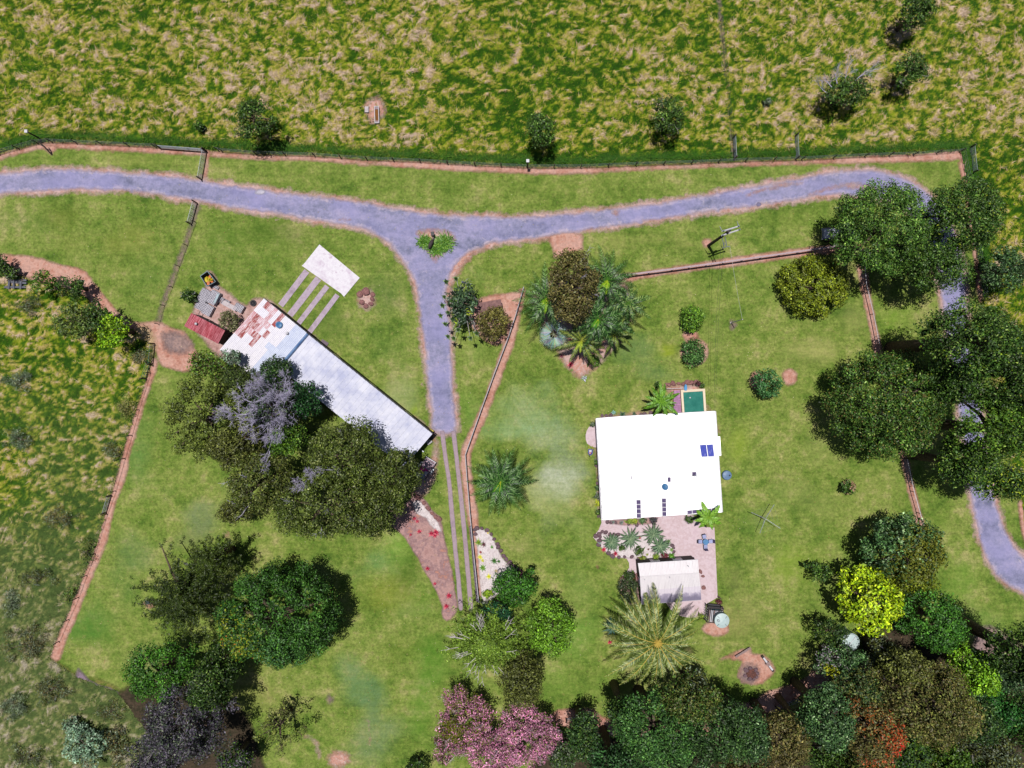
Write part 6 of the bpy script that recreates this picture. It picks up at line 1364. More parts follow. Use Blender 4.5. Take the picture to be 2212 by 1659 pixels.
T('forest_tree', 'dark tree on the bottom edge at the right of the smoky tree', 500, 1650, 50, 36, 7, DG+PG, lr=.85, rough=.3, k=1.1)
T('mint_bush', 'pale mint green bush on the bottom edge at far left', 178, 1612, 48, 46, 3.5, MT, lr=.7, leaf=.3, rough=.3, cat='bush', k=1.3)
T('mint_bush', 'small mint green bush above the larger mint one', 152, 1568, 22, 20, 2, MT+GG, lr=.5, leaf=.28, rough=.3, cat='bush', k=1.2)
for (x, y, rx, ry, h, lb, pal) in ((40, 1010-60, 46, 32, 1.3, 'grey green scrub patch at the left edge halfway down', GG), (60, 1390, 58, 46, 1.6, 'wide grey scrub at the left edge level with the spiky pine', GG+OLB), (110, 1490, 50, 40, 1.5, 'grey brown scrub below the corner of the boundary strip', GG+OLB), (30, 1530, 40, 40, 1.6, 'grey green scrub near the bottom left corner', GG), (235, 1540, 40, 30, 1.5, 'pinkish grey brush between the scrub and the leafy tree', OLB+GG), (130, 1120, 46, 30, 1.1, 'low greyish brush in the western pasture', GG+OLB), (80, 1250, 50, 30, 1.1, 'low olive brush in the western pasture below the grey one', GG+OL), (40, 820, 50, 34, 1.2, 'grey weedy clump at the left edge below the dark trees', GG), (270, 880, 26, 44, 1.4, 'feathery straw coloured clump leaning over the boundary fence', [(150, 148, 80, 3), (120, 130, 60, 2), (90, 110, 50, 1)]), (240, 975, 26, 34, 1.3, 'weedy green clump west of the boundary strip', OL+GG), (190, 1190, 22, 46, 1.2, 'dark brush along the boundary strip', OL+DG), (150, 1290, 24, 40, 1.2, 'green brush by the lower boundary strip', OL+MGn), (300, 770, 34, 22, 1.2, 'grey weeds at the end of the dirt path by the green gate', GG+OLB), (60, 660, 44, 28, 1.2, 'grey weeds below the stack of sleepers', GG+OL), (60, 1640, 60, 30, 1.6, 'green brown brush in the bottom left corner', GG+OL), (20, 1300, 26, 50, 1.2, 'grey scrub hugging the left edge', GG), (205, 1430-60, 5, 5, .4, 'tiny tuft by the fence', GG)):
    if h < .5: continue
    T('scrub_clump', lb, x, y, rx, ry, h, pal, 'airy', keep=.8, lr=.65, leaf=.26, cover=.7, rough=.4, cat='bush', group='scrub clumps in the western pasture', k=1.25, rz=h*.7, aspect=.2)
T('bright_bush', 'bright green bush at the left of the row by the red path', 88, 608, 30, 32, 4, MGn, lr=.7, rough=.2, cat='bush', k=1.25)
T('dark_bush', 'dark leafy bush with purple twigs in the middle of the row by the red path', 155, 618, 42, 33, 4, DG, 'airy', keep=.9, lr=.75, rough=.3, cat='bush', twig=(BARK, 7), k=1.25)
T('lobed_tree', 'dull green lobed tree left of the lime tree on the west side', 158, 690, 50, 46, 6.5, [(92, 112, 48, 3), (72, 90, 40, 3), (122, 142, 70, 1.5)], lr=.85, rough=.25, k=1.45)
T('lobed_tree', 'dark green tree squeezed behind the western lime tree', 205, 680, 36, 40, 6, DG, lr=.8, rough=.25, k=1.2)
T('lime_tree', 'lime green tree at the tip of the red path on the west side', 240, 712, 40, 46, 6, [(120, 166, 24, 3), (94, 140, 22, 2), (166, 198, 40, 1.5)], lr=.75, rough=.28, k=1.45)
T('dark_bush', 'dark bush cut by the left edge above the sleepers', -2, 575, 22, 26, 3, DG, lr=.6, rough=.3, cat='bush', k=1.0)
T('bright_bush', 'small green bush growing through the stack of sleepers', 20, 590, 17, 20, 2.2, MGn+GG, lr=.45, leaf=.26, rough=.3, cat='bush', k=1.2)
# sheds
BD_ = [(66, 84, 36, 3), (52, 66, 30, 3), (90, 106, 48, 2)]
T('dark_bush', 'small dark bush left of the block pallets', 406, 637, 21, 21, 2.6, DG, 'airy', keep=.9, lr=.5, leaf=.26, rough=.3, cat='bush', twig=(GREYTWIG, 4), k=1.3)
T('grey_bush', 'round grey olive bush between the two sheds', 493, 691, 29, 26, 3.4, [(112, 112, 72, 3), (88, 90, 58, 2), (140, 138, 100, 1.5)], lr=.55, leaf=.26, rough=.2, cat='bush', k=1.3)
T('grove_tree', 'feathery olive green tree below the red shed', 445, 790, 60, 42, 6.5, OL+MGn, 'airy', keep=.95, lr=.8, rough=.3, k=1.3)
T('grove_tree', 'wide loose olive tree on the west flank of the grove', 438, 905, 82, 104, 9, [(98, 112, 42, 3), (78, 92, 36, 3), (124, 138, 58, 1.5)], lr=.85, rough=.32, k=1.35)
T('grove_tree', 'silvery leaved tree over the lower corner of the rusty roof', 500, 770, 34, 26, 6.5, GG+MT, 'airy', keep=.85, lr=.6, leaf=.28, twig=(PALEBARK, 6), rough=.3, k=1.2)
T('grove_tree', 'dark glossy tree against the step between the two shed roofs', 592, 800, 46, 34, 8, [(52, 84, 34, 3), (36, 60, 28, 3), (80, 112, 44, 1)], lr=.85, rough=.25, k=1.15)
T('grove_tree', 'deep green tree beside the dead crown at the edge of the grey roof', 652, 868, 38, 44, 8.5, [(34, 78, 34, 3), (30, 58, 30, 3), (60, 110, 50, 1)], lr=.85, rough=.25, k=1.3)
dead = T('dying_tree', 'grey purple tree of bare twigs rising in the middle of the grove', 580, 880, 62, 78, 11, [(58, 84, 44, 3), (82, 84, 90, 3), (118, 112, 134, 1.5)], 'airy', keep=.9, lr=.8, leaf=.3, rough=.3, k=1.1, cover=1.0)
for o in deadwood('', [(575, 835, 11, -.2, .6), (610, 880, 11.3, .3, .5), (590, 855, 11.4, -.3, .3), (560, 860, 11.2, -.5, .5), (600, 910, 11.2, .2, -.4), (570, 900, 11.2, -.4, -.4), (612, 835, 11, .4, .8), (572, 850, 11, -.2, .6), (590, 868, 11.3, .5, .2), (600, 890, 11.2, .8, -.2), (568, 880, 11.2, -.6, 0), (580, 905, 11, 0, -.7), (560, 920, 10.6, -.7, -.6), (600, 925, 10.6, .6, -.6), (545, 870, 10.6, -1, .3), (585, 940, 10.4, .1, -1), (540, 895, 10.5, -1, -.2), (612, 860, 10.6, .7, .6), (580, 975, 10, 0, -1), (665, 1020, 10.8, .2, .1), (660, 1040, 10.8, -.2, -.3), (500, 895, 9.5, -.6, .2)], L=1.5, depth=4, kids=4, r=.045):
    o.location -= dead.location; o.parent = dead
T('grove_tree', 'loose olive tree joining the west flank to the dead crown', 500, 965, 62, 62, 9.5, OL, lr=.85, rough=.3, k=1.3)
T('grove_tree', 'dull green tree right under the silvery one at the roof corner', 520, 830, 50, 42, 8, BD_, lr=.85, rough=.3, k=1.15)
T('grove_tree', 'mid green tree showing through below the bare twigs', 615, 950, 40, 40, 9.5, MGn, lr=.8, rough=.3, k=1.2)
BD = [(80, 96, 34, 3), (60, 74, 26, 3), (104, 118, 48, 2), (140, 146, 90, .5)]
T('grove_tree', 'big dark olive tree touching the middle of the grey roof', 735, 985, 92, 86, 12, BD, lr=1.0, rough=.18, twig=(GREYTWIG, 5), k=1.35)
T('grove_tree', 'dark olive tree at the shed end beside the trailer', 850, 1030, 62, 66, 11, BD, lr=.95, rough=.25, k=1.25)
T('grove_tree', 'largest dark olive tree, on the south side of the grove', 690, 1095, 124, 84, 12, BD, lr=1.0, rough=.2, twig=(GREYTWIG, 8), k=1.35)
T('grove_tree', 'dark olive tree in the west centre of the grove', 555, 1045, 84, 74, 11.5, BD+OL, lr=1.0, rough=.2, twig=(GREYTWIG, 5), k=1.3)
T('grove_tree', 'ragged low olive tree at the south west tip of the grove', 500, 1110, 40, 34, 8, OL, 'airy', keep=.9, lr=.8, rough=.35, k=1.2)
T('grove_tree', 'dark olive tree right of centre on the south edge of the grove', 800, 1110, 66, 52, 11, BD, lr=.95, rough=.28, k=1.2)
# drive side garden
WH = []
T('umbrella_tree', 'dark tree with starry leaf clusters on the east edge of the drive', 1000, 655, 44, 62, 6, [(58, 84, 52, 3), (44, 64, 44, 3), (90, 116, 80, 1.5)], 'airy', keep=.8, lr=.65, leaf=.5, aspect=.3, rough=.35, twig=(PALEBARK, 6, 0, 1.4), mat=GLOSSY, accents=[(993, 603, 11, (120, 120, 226), .85), (1012, 676, 8, (190, 210, 60), .6), (1028, 683, 7, (190, 210, 60), .6), (985, 697, 8, (170, 196, 60), .6)], k=1.4)
for (x, y) in ((962, 609), (958, 641), (950, 657), (940, 680), (955, 700), (958, 727), (975, 733), (1016, 730), (990, 715), (946, 695), (968, 720)):
    pass
ut = [o for o in COL.objects if o.get('label', '').startswith('dark tree with starry')][0]
for i, (x, y) in enumerate(((964, 609), (960, 641), (956, 660), (952, 682), (962, 700), (968, 727), (980, 731), (1016, 730), (990, 712), (985, 602), (1030, 720), (1012, 615), (968, 675), (975, 650), (978, 690))):
    WH.append((ut, x, y))
T('olive_bush', 'rounded reddish olive bush right of the starry tree', 1066, 697, 42, 40, 4.2, [(112, 106, 50, 3), (92, 88, 42, 2), (132, 128, 62, 1.5)], lr=.7, leaf=.26, rough=.2, cat='bush', k=1.3)
T('feathery_tree', 'tall brown olive feathery tree in the middle of the palm bed', 1238, 620, 60, 88, 10.5, OLB, lr=.85, leaf=.3, rough=.22, twig=(GREYTWIG, 8), k=1.25)
T('low_shrub', 'small fresh green shrub at the foot of the palm bed', 1283, 780, 16, 15, 1.3, MGn, lr=.4, leaf=.22, cat='shrub', k=1.3)
T('low_shrub', 'rounded lime green shrub at the foot of the white gravel bed', z5(840, 1502)[0], z5(840, 1502)[1], 13, 12, 1.1, [(140, 170, 30, 2), (110, 146, 30, 1)], lr=.4, leaf=.2, cat='shrub', k=1.3)
T('low_shrub', 'dark red leaved shrub where the gravel bed meets the glossy tree', z5(1090, 1335)[0], z5(1090, 1335)[1], 13, 10, 1.1, [(110, 62, 72, 2), (80, 50, 56, 1)], lr=.4, leaf=.2, cat='shrub', k=1.2)
T('cane_shrub', 'dense dark cane shrub on the west side of the outbuilding', z3(530, 1030)[0], z3(530, 1030)[1], 27, 40, 2.4, [(60, 80, 40, 3), (48, 62, 36, 2), (110, 126, 80, .7)], lr=.55, leaf=.42, aspect=.16, mat=GLOSSY, cat='shrub', k=1.3, rough=.2)
T('cane_shrub', 'small leafy cane shrub north of the dense dark one', z3(530, 860)[0], z3(530, 860)[1], 13, 12, 1.4, DG, lr=.4, leaf=.34, aspect=.18, mat=GLOSSY, cat='shrub', k=1.3, rough=.2)
T('low_shrub', 'dark shrub at the south east corner of the house', z3(1290, 165)[0], z3(1290, 165)[1], 11, 9, 1.2, DG, lr=.4, leaf=.3, aspect=.18, mat=GLOSSY, cat='shrub', k=1.2)
for (p, rr, pal, lb, fn) in (((870, 625), 8, [(150, 176, 60, 2), (110, 140, 40, 1)], 'round yellow green shrub against the outbuilding north wall', z3), ((1055, 625), 8, [(110, 166, 50, 2), (80, 130, 40, 1)], 'round bright green shrub at the corner of the outbuilding north wall', z3), ((705, 650), 9, [(150, 160, 50, 2), (90, 110, 40, 1)], 'variegated shrub at the west end of the outbuilding north wall', z3), ((970, 608), 8, [(130, 50, 62, 2), (90, 40, 50, 1)], 'crimson shrub between two green ones by the outbuilding', z3), ((650, 555), 12, DG, 'dark green shrub in the middle of the cycad bed', z3), ((440, 520), 9, DG, 'small dark shrub between the western cycads', z3), ((600, 180), 8, [(176, 186, 60, 2), (120, 150, 50, 1)], 'yellow variegated shrub under the south eave', z3), ((700, 175), 9, [(90, 120, 70, 2), (70, 96, 60, 1)], 'green shrub under the south eave', z3), ((830, 175), 10, PG, 'purple leaved shrub under the south eave', z3), ((530, 185), 7, [(130, 150, 50, 2), (90, 110, 50, 1)], 'olive tufted shrub under the south eave', z3),
    ((1430, 1370), 9, [(130, 150, 50, 2), (80, 100, 40, 1)], 'leafy shrub at the foot of the slatted stand', z3), ((1655, 1190), 8, [(100, 44, 50, 2), (80, 60, 50, 1)], 'dark red shrub behind the slatted stand', z3), ((1160, 110), 8, [(84, 40, 50, 2), (70, 56, 50, 1)], 'dark red shrub at the east end of the boulders behind the pool', z2), ((1200, 130), 7, DG, 'small green shrub behind the pool corner', z2), ((740, 120), 9, DG, 'dark spiky shrub just north of the tree fern', z2), ((130, 1350), 7, [(170, 180, 50, 2), (120, 130, 40, 1)], 'yellow flowering shrub on the west wall of the house', z2), ((120, 1190), 8, BG, 'blue green shrub on the west wall of the house', z2), ((120, 1280), 8, GG, 'silvery shrub on the west wall of the house', z2), ((105, 920), 8, DG, 'dark shrub on the west wall beside the wheelbarrow', z2), ((130, 1440), 8, DG, 'dark shrub at the south west corner of the house', z2), ((65, 530), 6, GG, 'small pale shrub on the terrace corner', z2),
    ((640, 1350-40), 8, DG, 'shrub', None)):
    if fn is None: continue
    q = fn(*p); T('bed_shrub', lb, q[0], q[1], rr, rr*.9, .9, pal, lr=.3, leaf=.26, aspect=.22, mat=GLOSSY, cat='shrub', k=1.35, group='shrubs in the beds round the house', rz=.5)

# ---------------------------------------------------------------- palms, ferns, rosettes
def frond_mesh(name, L, wid, n, pal, rach=(150, 150, 60), droop=.45, rise=.35, lw=.10, vshape=.25, k=1.5, tip=.35, seed=0, col_jit=.2, ends=True):
    r = np.random.default_rng(seed); v = []; f = []; cols = []
    def cv(t): return Vector((L*t*(1-.08*t), 0, L*(rise*t-(rise+droop)*t*t)))
    rc_ = c(*rach, 1.2); N = 9
    for i in range(N):
        t = i/(N-1); p = cv(t); w_ = .055*(1-t)+.012
        v += [p+Vector((0, -w_, 0)), p+Vector((0, 0, w_)), p+Vector((0, w_, 0))]; cols += [rc_]*3
    for i in range(N-1):
        o = i*3; f += [(o, o+3, o+4, o+1), (o+1, o+4, o+5, o+2)]
    pc = np.array([c(*q[:3], k) for q in pal])
    for s_ in (-1, 1):
        for i in range(n):
            t = .12+.88*(i+.5*(s_ > 0))/n; p = cv(t); d = (cv(min(1, t+.02))-cv(t-.02)).normalized()
            ll = wid*(sin(pi*min(1, (.25+.75*t)))**.6 if t > .33 else .55+.45*t/.33)*r.uniform(.88, 1.1)*(1 if t < .9 else .8)
            side = Vector((0, s_, 0)); sp = .55+.9*t*.6
            dr = (side*1.0+d*sp+Vector((0, 0, vshape-r.uniform(0, .55)))).normalized()
            e1 = p+dr*ll*.55+Vector((0, 0, .03)); e2 = p+dr*ll+Vector((0, 0, -ll*tip*r.uniform(.5, 1.3)))
            ax = d*lw*.5; o = len(v)
            v += [p-ax, p+ax, e1+ax*1.15, e1-ax*1.15, e2]; cc = pc[r.integers(len(pc))]*r.uniform(1-col_jit*1.6, 1+col_jit*1.6); cols += [cc]*5
            f += [(o, o+1, o+2, o+3), (o+3, o+2, o+4)]
    me = bpy.data.meshes.new(name); me.from_pydata([tuple(q) for q in v], [], f)
    a = me.attributes.new('Col', 'FLOAT_COLOR', 'POINT'); cc = np.ones((len(v), 4), np.float32); cc[:, :3] = np.array([list(q) for q in cols]).clip(0, .9); a.data.foreach_set('color', cc.ravel())
    me.materials.append(GLOSSY); return me
def palm(name, label, cx, cy, rad, h, nf, pal, cat='palm', group=None, wid=.6, lw=.10, n=26, tiers=((1, .5, -.05),), trunk=.16, variants=4, seed=1, rach=(150, 150, 60), droop=.5, rise=.35, k=1.5, dead=0, young=None, vshape=.25, pn='frond', tip=.35, bark=BARK, bulb=None):
    X_, Y_ = P(cx, cy, h); L = 1.17*rad*S*(H-h)/H
    e = empty(name, (X_, Y_, 0), 0, label, cat, group)
    if h > .4: MB().tube([(0, 0, 0), (.04, 0, h*.5), (0, 0, h)], [trunk*1.4, trunk, trunk*.9], 10).build('trunk', bark, e, True)
    if bulb: MB().lathe([(.01, h-.5), (trunk*1.3, h-.3), (trunk*1.2, h), (.02, h+.15)], 0, 0, 10).build('crown_shaft', bulb, e, True)
    vs = [frond_mesh(pn, L, wid, n, pal, rach, droop*random.uniform(.8, 1.2), rise*random.uniform(.7, 1.2), lw, vshape, k, tip, seed*13+i) for i in range(variants)]
    dv_ = frond_mesh('dead_'+pn, L*.9, wid*.7, n, [(160, 140, 120), (130, 110, 96)], (150, 120, 90), droop*1.5, .1, lw, -.2, 1.3, .6, seed*31) if dead else None
    yv = frond_mesh(pn, L*.42, wid*.6, n, young, (200, 210, 60), .3, .8, lw, .3, 1.5, .3, seed*37) if young else None
    m = nf
    for i in range(m):
        a = i*2.39996+random.uniform(-.15, .15); lev = i/m        # young upright to old drooping
        o = link(pn, random.choice(vs), e); o.location = (0, 0, h); s_ = random.uniform(.84, 1.06)*(.72 if lev < .2 else 1); o.scale = (s_, s_, s_)
        o.rotation_euler = (random.uniform(-.25, .25), R(-38+60*lev+random.uniform(-8, 8)), a)
    for i in range(dead):
        o = link('dead_'+pn, dv_, e); o.location = (0, 0, h-.1); o.rotation_euler = (0, R(30), random.uniform(0, 6.3))
    if young:
        for i in range(2): o = link(pn, yv, e); o.location = (0, 0, h+.05); o.rotation_euler = (0, R(-25), -2.2+.5*i)
    return e
RP = [(34, 68, 22), (24, 48, 18), (50, 88, 32), (110, 142, 84)]
palm('royal_palm', 'deep green palm standing alone beside the garden fence', 1082, 1040, 70, 6.5, 30, RP, wid=.8, lw=.085, n=30, droop=.42, rise=.3, rach=(90, 140, 60), young=[(60, 112, 30), (54, 100, 30)])
palm('royal_palm', 'dark green palm at the west side of the palm bed', 1181, 645, 72, 7, 26, RP, wid=.75, lw=.085, n=28, seed=2, young=[(110, 150, 30), (90, 130, 30)], droop=.5, rach=(90, 140, 50))
palm('royal_palm', 'dark green palm with a yellow centre at the north end of the palm bed', 1312, 606, 66, 7, 26, RP, wid=.75, lw=.085, n=28, seed=3, young=[(140, 176, 30), (110, 150, 30)], droop=.5, rach=(90, 140, 50))
palm('royal_palm', 'green palm at the centre of the palm bed', 1292, 690, 62, 6.6, 24, RP, wid=.75, lw=.085, n=28, seed=4, young=[(66, 120, 28), (76, 130, 28)], droop=.5, rach=(80, 130, 50))
palm('royal_palm', 'shaded dark palm at the east side of the palm bed', 1357, 655, 54, 6, 18, RP+[(140, 160, 90)], wid=.65, lw=.08, n=26, seed=5, droop=.5, rach=(90, 130, 50), dead=2)
palm('royal_palm', 'low dark palm below the shaded one on the palm bed', 1335, 700, 36, 3.5, 14, RP, wid=.6, lw=.08, n=24, seed=15, droop=.5, rach=(90, 130, 50))
DP = [(88, 108, 40), (70, 88, 34), (112, 130, 56), (60, 76, 34)]
palm('date_palm', 'olive palm with sparse arching fronds at the south of the palm bed', 1256, 737, 56, 4.5, 15, DP, wid=.55, lw=.08, n=34, seed=6, droop=.35, rach=(170, 176, 70), young=[(150, 170, 60), (130, 150, 50)])
palm('date_palm', 'olive palm with sparse arching fronds at the south east of the palm bed', 1328, 724, 48, 4, 12, DP, wid=.5, lw=.08, n=32, seed=7, droop=.45, rach=(150, 160, 60))
palm('date_palm', 'very large date palm with golden stalks south of the outbuilding', 1420, 1388, 112, 6.0, 44, [(104, 122, 50), (84, 104, 40), (134, 150, 76), (70, 90, 36), (160, 170, 110)], wid=.85, lw=.085, n=46, seed=8, droop=.32, rise=.28, rach=(214, 186, 90), dead=7, trunk=.4, k=1.55, variants=6)
FE = [(84, 128, 34), (68, 108, 28), (108, 150, 48)]
palm('tree_fern', 'bright green tree fern between the pool deck and the house', 1430, 868, 39, 4.2, 16, FE, 'tree fern', wid=.42, lw=.15, n=17, seed=9, droop=.32, rise=.2, rach=(120, 170, 50), vshape=.05, tip=.1, k=1.6)
palm('tree_fern', 'lighter tree fern overhanging the south east corner of the house', 1531, 1118, 32, 4.0, 12, [(106, 148, 44), (88, 128, 38), (128, 168, 64)], 'tree fern', wid=.5, lw=.15, n=15, seed=10, droop=.35, rise=.2, rach=(140, 180, 60), vshape=.05, tip=.1, k=1.6)
CY = [(64, 100, 70), (50, 84, 56), (90, 126, 90)]
for (x, y, r_, lb) in ((310, 445, 20, 'smallest cycad at the west end of the cycad bed'), (545, 400, 25, 'largest round cycad in the cycad bed'), (830, 350, 24, 'cycad nearest the house at the east of the cycad bed'), (915, 490, 21, 'cycad nearest the outbuilding at the east of the cycad bed')):
    palm('cycad', lb, *z3(x, y), r_, .9, 34, CY, 'cycad', 'cycads between the house and the outbuilding', wid=.17, lw=.055, n=20, seed=int(x), droop=.3, rise=.35, trunk=.18, rach=(170, 190, 150), k=1.45, variants=3)
def fan_palm(label, cx, cy, rad, h, col, nf=9):
    X_, Y_ = P(cx, cy, h); L = rad*S; e = empty('fan_palm', (X_, Y_, 0), 0, label, 'palm')
    MB().tube([(0, 0, 0), (0, 0, h)], [.2, .14], 9).build('trunk', BARK, e, True)
    v = []; f = []; cols = []; b0 = Vector((L*.22, 0, .1))
    for i in range(22):
        a = R(-78+156*i/21); d = Vector((cos(a), sin(a), 0)); ll = L*.78*random.uniform(.9, 1.05); o = len(v); nrm = Vector((-d.y, d.x, 0))*.035
        v += [b0, b0+d*ll*.55+nrm+Vector((0, 0, .05)), b0+d*ll+Vector((0, 0, -.12)), b0+d*ll*.55-nrm-Vector((0, 0, .03))]; f.append((o, o+3, o+2, o+1)); cols += [c(*[q*random.uniform(.8, 1.15) for q in col], 1.35)]*4
    o = len(v); v += [Vector((0, -.02, 0)), Vector((0, .02, 0)), b0+Vector((0, .02, 0)), b0+Vector((0, -.02, 0))]; f.append((o, o+1, o+2, o+3)); cols += [c(150, 160, 120)]*4
    me = bpy.data.meshes.new('frond'); me.from_pydata([tuple(q) for q in v], [], f); at_ = me.attributes.new('Col', 'FLOAT_COLOR', 'POINT'); cc = np.ones((len(v), 4), np.float32); cc[:, :3] = np.array(cols).clip(0, .85); at_.data.foreach_set('color', cc.ravel()); me.materials.append(GLOSSY)
    for i in range(nf):
        o = link('frond', me, e); o.location = (0, 0, h); o.rotation_euler = (random.uniform(-.2, .2), R(-30+45*i/nf), i*2.4)
fan_palm('silvery blue fan palm at the south west of the palm bed', 1196, 722, 36, 3, (170, 186, 180), 8)
def rosette(name, label, x, y, rad, pal, n=20, h=.05, cat='bromeliad', group=None, lift=.5, z=0.05, wd=.16, k=1.3):
    X_, Y_ = P(x, y); L = rad*S; v = []; f = []; cols = []
    for i in range(n):
        a = i*2.39996; t = i/n; el = R(70-62*t); ll = L*(.55+.45*t)*random.uniform(.85, 1.1)
        d = Vector((cos(a)*cos(el), sin(a)*cos(el), sin(el)*lift)); s_ = Vector((-sin(a), cos(a), 0))*L*wd*.5; o = len(v)
        v += [Vector((0, 0, 0))-s_*.5, Vector((0, 0, 0))+s_*.5, d*ll*.55+s_+Vector((0, 0, .04)), d*ll*.55-s_+Vector((0, 0, .04)), d*ll-Vector((0, 0, .03*t))]
        cc = c(*random.choice(pal), k*random.uniform(.75, 1.2)); cols += [cc]*5; f += [(o, o+1, o+2, o+3), (o+3, o+2, o+4)]
    me = bpy.data.meshes.new(name); me.from_pydata([tuple(q) for q in v], [], f); at_ = me.attributes.new('Col', 'FLOAT_COLOR', 'POINT'); cc = np.ones((len(v), 4), np.float32); cc[:, :3] = np.array(cols).clip(0, .85); at_.data.foreach_set('color', cc.ravel()); me.materials.append(GLOSSY)
    o = link(name, me); o.location = (X_, Y_, z+.06); tag(o, label, cat, group); return o
for (ut, x, y) in WH:
    rosette('leaf_whorl', None, x, y, random.uniform(8, 11), [(58, 84, 40), (44, 66, 34), (84, 116, 50)], 11, z=0, wd=.34, lift=.7, cat=None)
    o = COL.objects[-1]; hh = random.uniform(4.2, 5.2); q = V3(x, y, hh); o.location = (q.x-ut.location.x, q.y-ut.location.y, hh); o.parent = ut
    b = MB().tube([(0, 0, 3.0), (o.location.x*.6, o.location.y*.6, 3.9), tuple(o.location)], [.06, .04, .02], 4).build('branch', PALEBARK, ut)
RB = [(190, 40, 70), (150, 34, 60), (214, 70, 96)]
for (x, y, r_, lb) in ((232, 870, 7, 'red bromeliad touching the west side of the pebbles'), (255, 893, 7, 'red bromeliad at the south tip of the western pair by the pebbles'), (272, 978, 8, 'red bromeliad in the open mulch below the pebbles'), (200, 1005, 5, 'smallest red bromeliad, westernmost in the long bed'), (372, 995, 10, 'large red bromeliad, west one of the big pair'), (410, 985, 11, 'large red bromeliad, east one of the big pair'), (400, 1012, 8, 'red bromeliad below the big pair'), (340, 1285, 8, 'red bromeliad halfway down the long bed'), (400, 1410, 6, 'small dark red bromeliad below the halfway one'), (518, 1512, 10, 'red bromeliad above the last one beside the wheel track'), (495, 1598, 10, 'last red bromeliad at the south tip of the long bed')):
    rosette('bromeliad', lb, *z5(x, y), r_, RB, 22, group='red bromeliads in the long bed')
for (x, y, r_, pal, lb) in ((775, 1192, 9, [(236, 232, 80), (210, 210, 60)], 'bright yellow agave beside the retaining wall'), (797, 1220, 6, [(226, 222, 70), (190, 196, 60)], 'small yellow agave touching the larger one'), (848, 1352, 9, [(236, 232, 60), (200, 206, 50)], 'yellow agave at the south of the gravel bed'), (840, 992, 3.5, [(240, 210, 40)], 'tiny yellow plant at the top of the gravel bed'), (762, 1070, 13, [(140, 166, 50), (110, 140, 50)], 'green tuft at the north west of the gravel bed'), (805, 1085, 9, [(110, 60, 70), (80, 70, 60)], 'dark maroon tuft in the gravel bed'), (873, 1108, 6, [(100, 160, 60), (80, 140, 50)], 'small star shaped green plant in the gravel bed'), (780, 1150, 5, [(170, 80, 70)], 'small rusty plant beside the wall of the gravel bed'), (798, 1280, 12, [(90, 140, 50), (120, 160, 60)], 'broad green rosette below the yellow agaves'), (892, 1222, 11, [(70, 120, 50), (60, 100, 40)], 'dark green rosette in the middle of the gravel bed'), (930, 1226, 6, [(64, 110, 44)], 'small dark green rosette right of the middle one'), (908, 1305, 6, [(190, 170, 120)], 'dry straw coloured rosette in the gravel bed')):
    rosette('garden_rosette', lb, *z5(x, y), r_, pal, 20, cat='plant', group='rosettes in the white gravel bed')
for (x, y, r_, lb) in ((210, 530, 9, 'red bromeliad at the west rim of the cycad bed'), (355, 580, 9, 'red bromeliad at the south rim of the cycad bed'), (655, 380, 6, 'red bromeliad between the two larger cycads'), (590, 885, 8, 'red bromeliad beside the outbuilding west wall'), (985, 600, 7, 'red bromeliad near the outbuilding north wall')):
    rosette('bromeliad', lb, *z3(x, y), r_, RB, 20, z=.15, group='red bromeliads near the outbuilding')
for (x, y, r_, pal, lb) in ((750, 590, 5, [(150, 150, 60), (130, 170, 60)], 'little green star plant on the pale gravel'), (1050, 530, 7, [(120, 160, 70)], 'green tuft at the east rim of the cycad bed'), (765, 525, 4, [(120, 80, 70)], 'little brown star plant on the pale gravel'), (1010, 430, 9, [(90, 130, 60), (70, 110, 50)], 'leafy tuft at the north east rim of the cycad bed'), (160, 445, 6, [(140, 160, 150)], 'silvery tuft at the west rim of the cycad bed'), (320, 190, 8, [(120, 136, 130), (90, 106, 100)], 'grey rosette beneath the south eave'), (430, 195, 8, [(110, 130, 120)], 'grey spiky rosette beneath the south eave')):
    rosette('garden_rosette', lb, *z3(x, y), r_, pal, 18, z=.15, cat='plant', group='small rosettes near the house')
rosette('bromeliad', 'large crimson bromeliad at the foot of the palm bed', *z7(722, 1408), 10, RB, 30); rosette('bromeliad', 'small dull red bromeliad at the west rim of the palm bed', *z7(620, 1315), 7, [(130, 50, 70), (100, 44, 60)], 20)
rosette('garden_rosette', 'pale flowering tuft at the southern point of the palm bed', *z7(880, 1565), 10, [(120, 160, 90), (196, 190, 226), (90, 130, 70)], 26, cat='plant'); rosette('garden_rosette', 'green tuft below the crimson bromeliad', *z7(735, 1470), 5, [(110, 150, 60)], 14, cat='plant')
rosette('garden_rosette', 'blue green agave against the north wall of the house', *z2(275, 405), 8, [(130, 176, 160), (110, 156, 146)], 22, z=.12, cat='plant'); rosette('garden_rosette', 'dark leafy rosette on the north wall of the house', *z2(370, 425), 10, [(50, 84, 50), (40, 70, 44)], 18, z=.12, cat='plant', wd=.3); rosette('garden_rosette', 'second dark rosette on the north wall, nearer the tree fern', *z2(490, 420), 7, [(50, 84, 50), (40, 70, 44)], 16, z=.12, cat='plant', wd=.3)
rosette('bromeliad', 'red bromeliad in the shade west of the large date palm', 1317, 1386, 8, RB, 22)
palm('cycad', 'dark blue green cycad tucked under the west of the large date palm', 1322, 1355, 20, 1.2, 24, [(50, 90, 84), (40, 74, 70)], 'cycad', wid=.2, lw=.06, n=18, seed=91, rach=(120, 150, 130), variants=2)
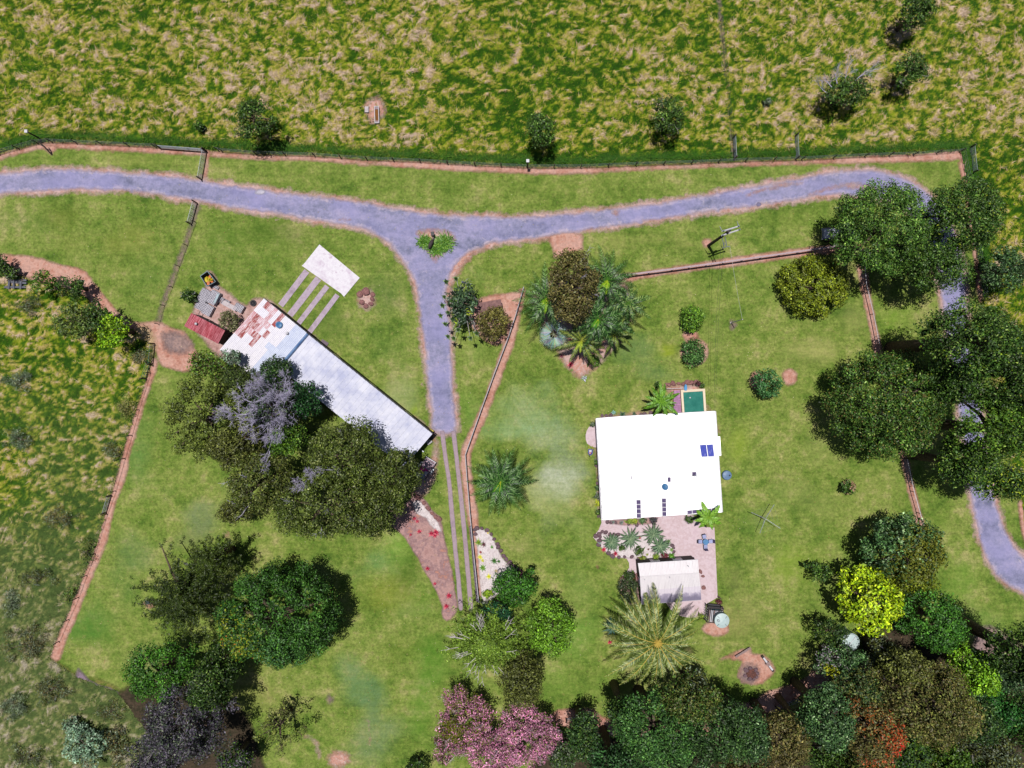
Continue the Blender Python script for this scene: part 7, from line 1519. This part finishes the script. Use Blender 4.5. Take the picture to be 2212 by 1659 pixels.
# island planting: strappy clumps and a dark post
for (x, y, r_, lb) in ((917, 523, 15, 'smaller strappy green clump on the road island'), (958, 526, 23, 'larger strappy green clump on the road island'), (943, 538, 16, 'strappy green clump at the south of the road island')):
    X_, Y_ = P(x, y); n = int(r_*55); C_ = np.stack([rng.normal(size=n)*r_*S*.36, rng.normal(size=n)*r_*S*.3, np.zeros(n)], 1)
    d = C_/(np.linalg.norm(C_, axis=1, keepdims=True)+.05)*.5+rng.normal(size=(n, 3))*.3; d[:, 2] = np.abs(d[:, 2])*.8+.35; sd = np.cross(d, [0, 0, 1]); sd /= np.linalg.norm(sd, axis=1, keepdims=True)+1e-6
    L_ = rng.uniform(.35, .65, (n, 1)); v = np.stack([C_-sd*.025, C_+sd*.025, C_+d*L_*.6+sd*.03, C_+d*L_*.6-sd*.03], 1); t_ = C_+d*L_*1.15-[0, 0, .12]
    vv = np.concatenate([v.reshape(-1, 3), t_]); f1 = np.arange(4*n).reshape(n, 4); f2 = np.stack([f1[:, 3], f1[:, 2], 4*n+np.arange(n), f1[:, 3]], 1)[:, :3]
    cc = pick_cols(n, [(90, 140, 36, 3), (64, 108, 28, 3), (140, 176, 60, 1)], 1.5)
    me = bpy.data.meshes.new('clump'); me.from_pydata(vv.tolist(), [], f1.tolist()+f2.tolist()); a = me.attributes.new('Col', 'FLOAT_COLOR', 'POINT'); q = np.ones((5*n, 4), np.float32); q[:, :3] = np.concatenate([np.repeat(cc, 4, 0), cc]).clip(0, .9); a.data.foreach_set('color', q.ravel()); me.materials.append(GLOSSY)
    o = link('strappy_clump', me); o.location = (X_, Y_, .1); tag(o, lb, 'plant', 'strappy clumps on the road island')
e = empty('mailbox_post', (*P(932, 530), .1), R(70), 'dark carved log with a small box on the road island', 'ornament')
MB().tube([(-.55, 0, .45), (-.2, .05, .62), (.3, 0, .6), (.65, 0, .4)], [.16, .25, .26, .14], 10).build('log', DARKT, e, True)
MB().box(1.3, .2, .7, 1.1, .5, .42, .5).build('box', DMETAL, e); MB().tube([(1.3, .2, 0), (1.3, .2, .69)], .06, 6).build('post', DARKT, e); MB().tube([(.65, 0, .42), (.95, .05, .5), (1.05, .12, .35)], .1, 7).build('branch', WOOD, e)

# fallen leaves and specks on the lawns
n = 5200; x = rng.uniform(-62, 62, n); y = rng.uniform(-50, 28, n)
m = inside(x, y, MOWNW); x = x[m]; y = y[m]; n = len(x)
C_ = np.stack([x, y, np.full(n, .075)+rng.random(n)*.03], 1); Nn = np.tile([0, 0, 1.0], (n, 1))+rng.normal(size=(n, 3))*.25
v, f, cc = leaf_quads(C_, Nn, rng.uniform(.06, .17, n), .45, pick_cols(n, [(206, 190, 130), (190, 150, 90), (220, 210, 170), (150, 150, 70)], 1.1, .15))
tag(link('fallen_leaves', np_mesh('fallen_leaves', v, f, GRASSM, cc)), 'fallen leaves scattered over the mown lawns', kind='stuff')
# weeds and litter under scrubby ground right of the boundary and near the sheds
print('leaf quads', TOT[0], 'objects', len(bpy.data.objects))
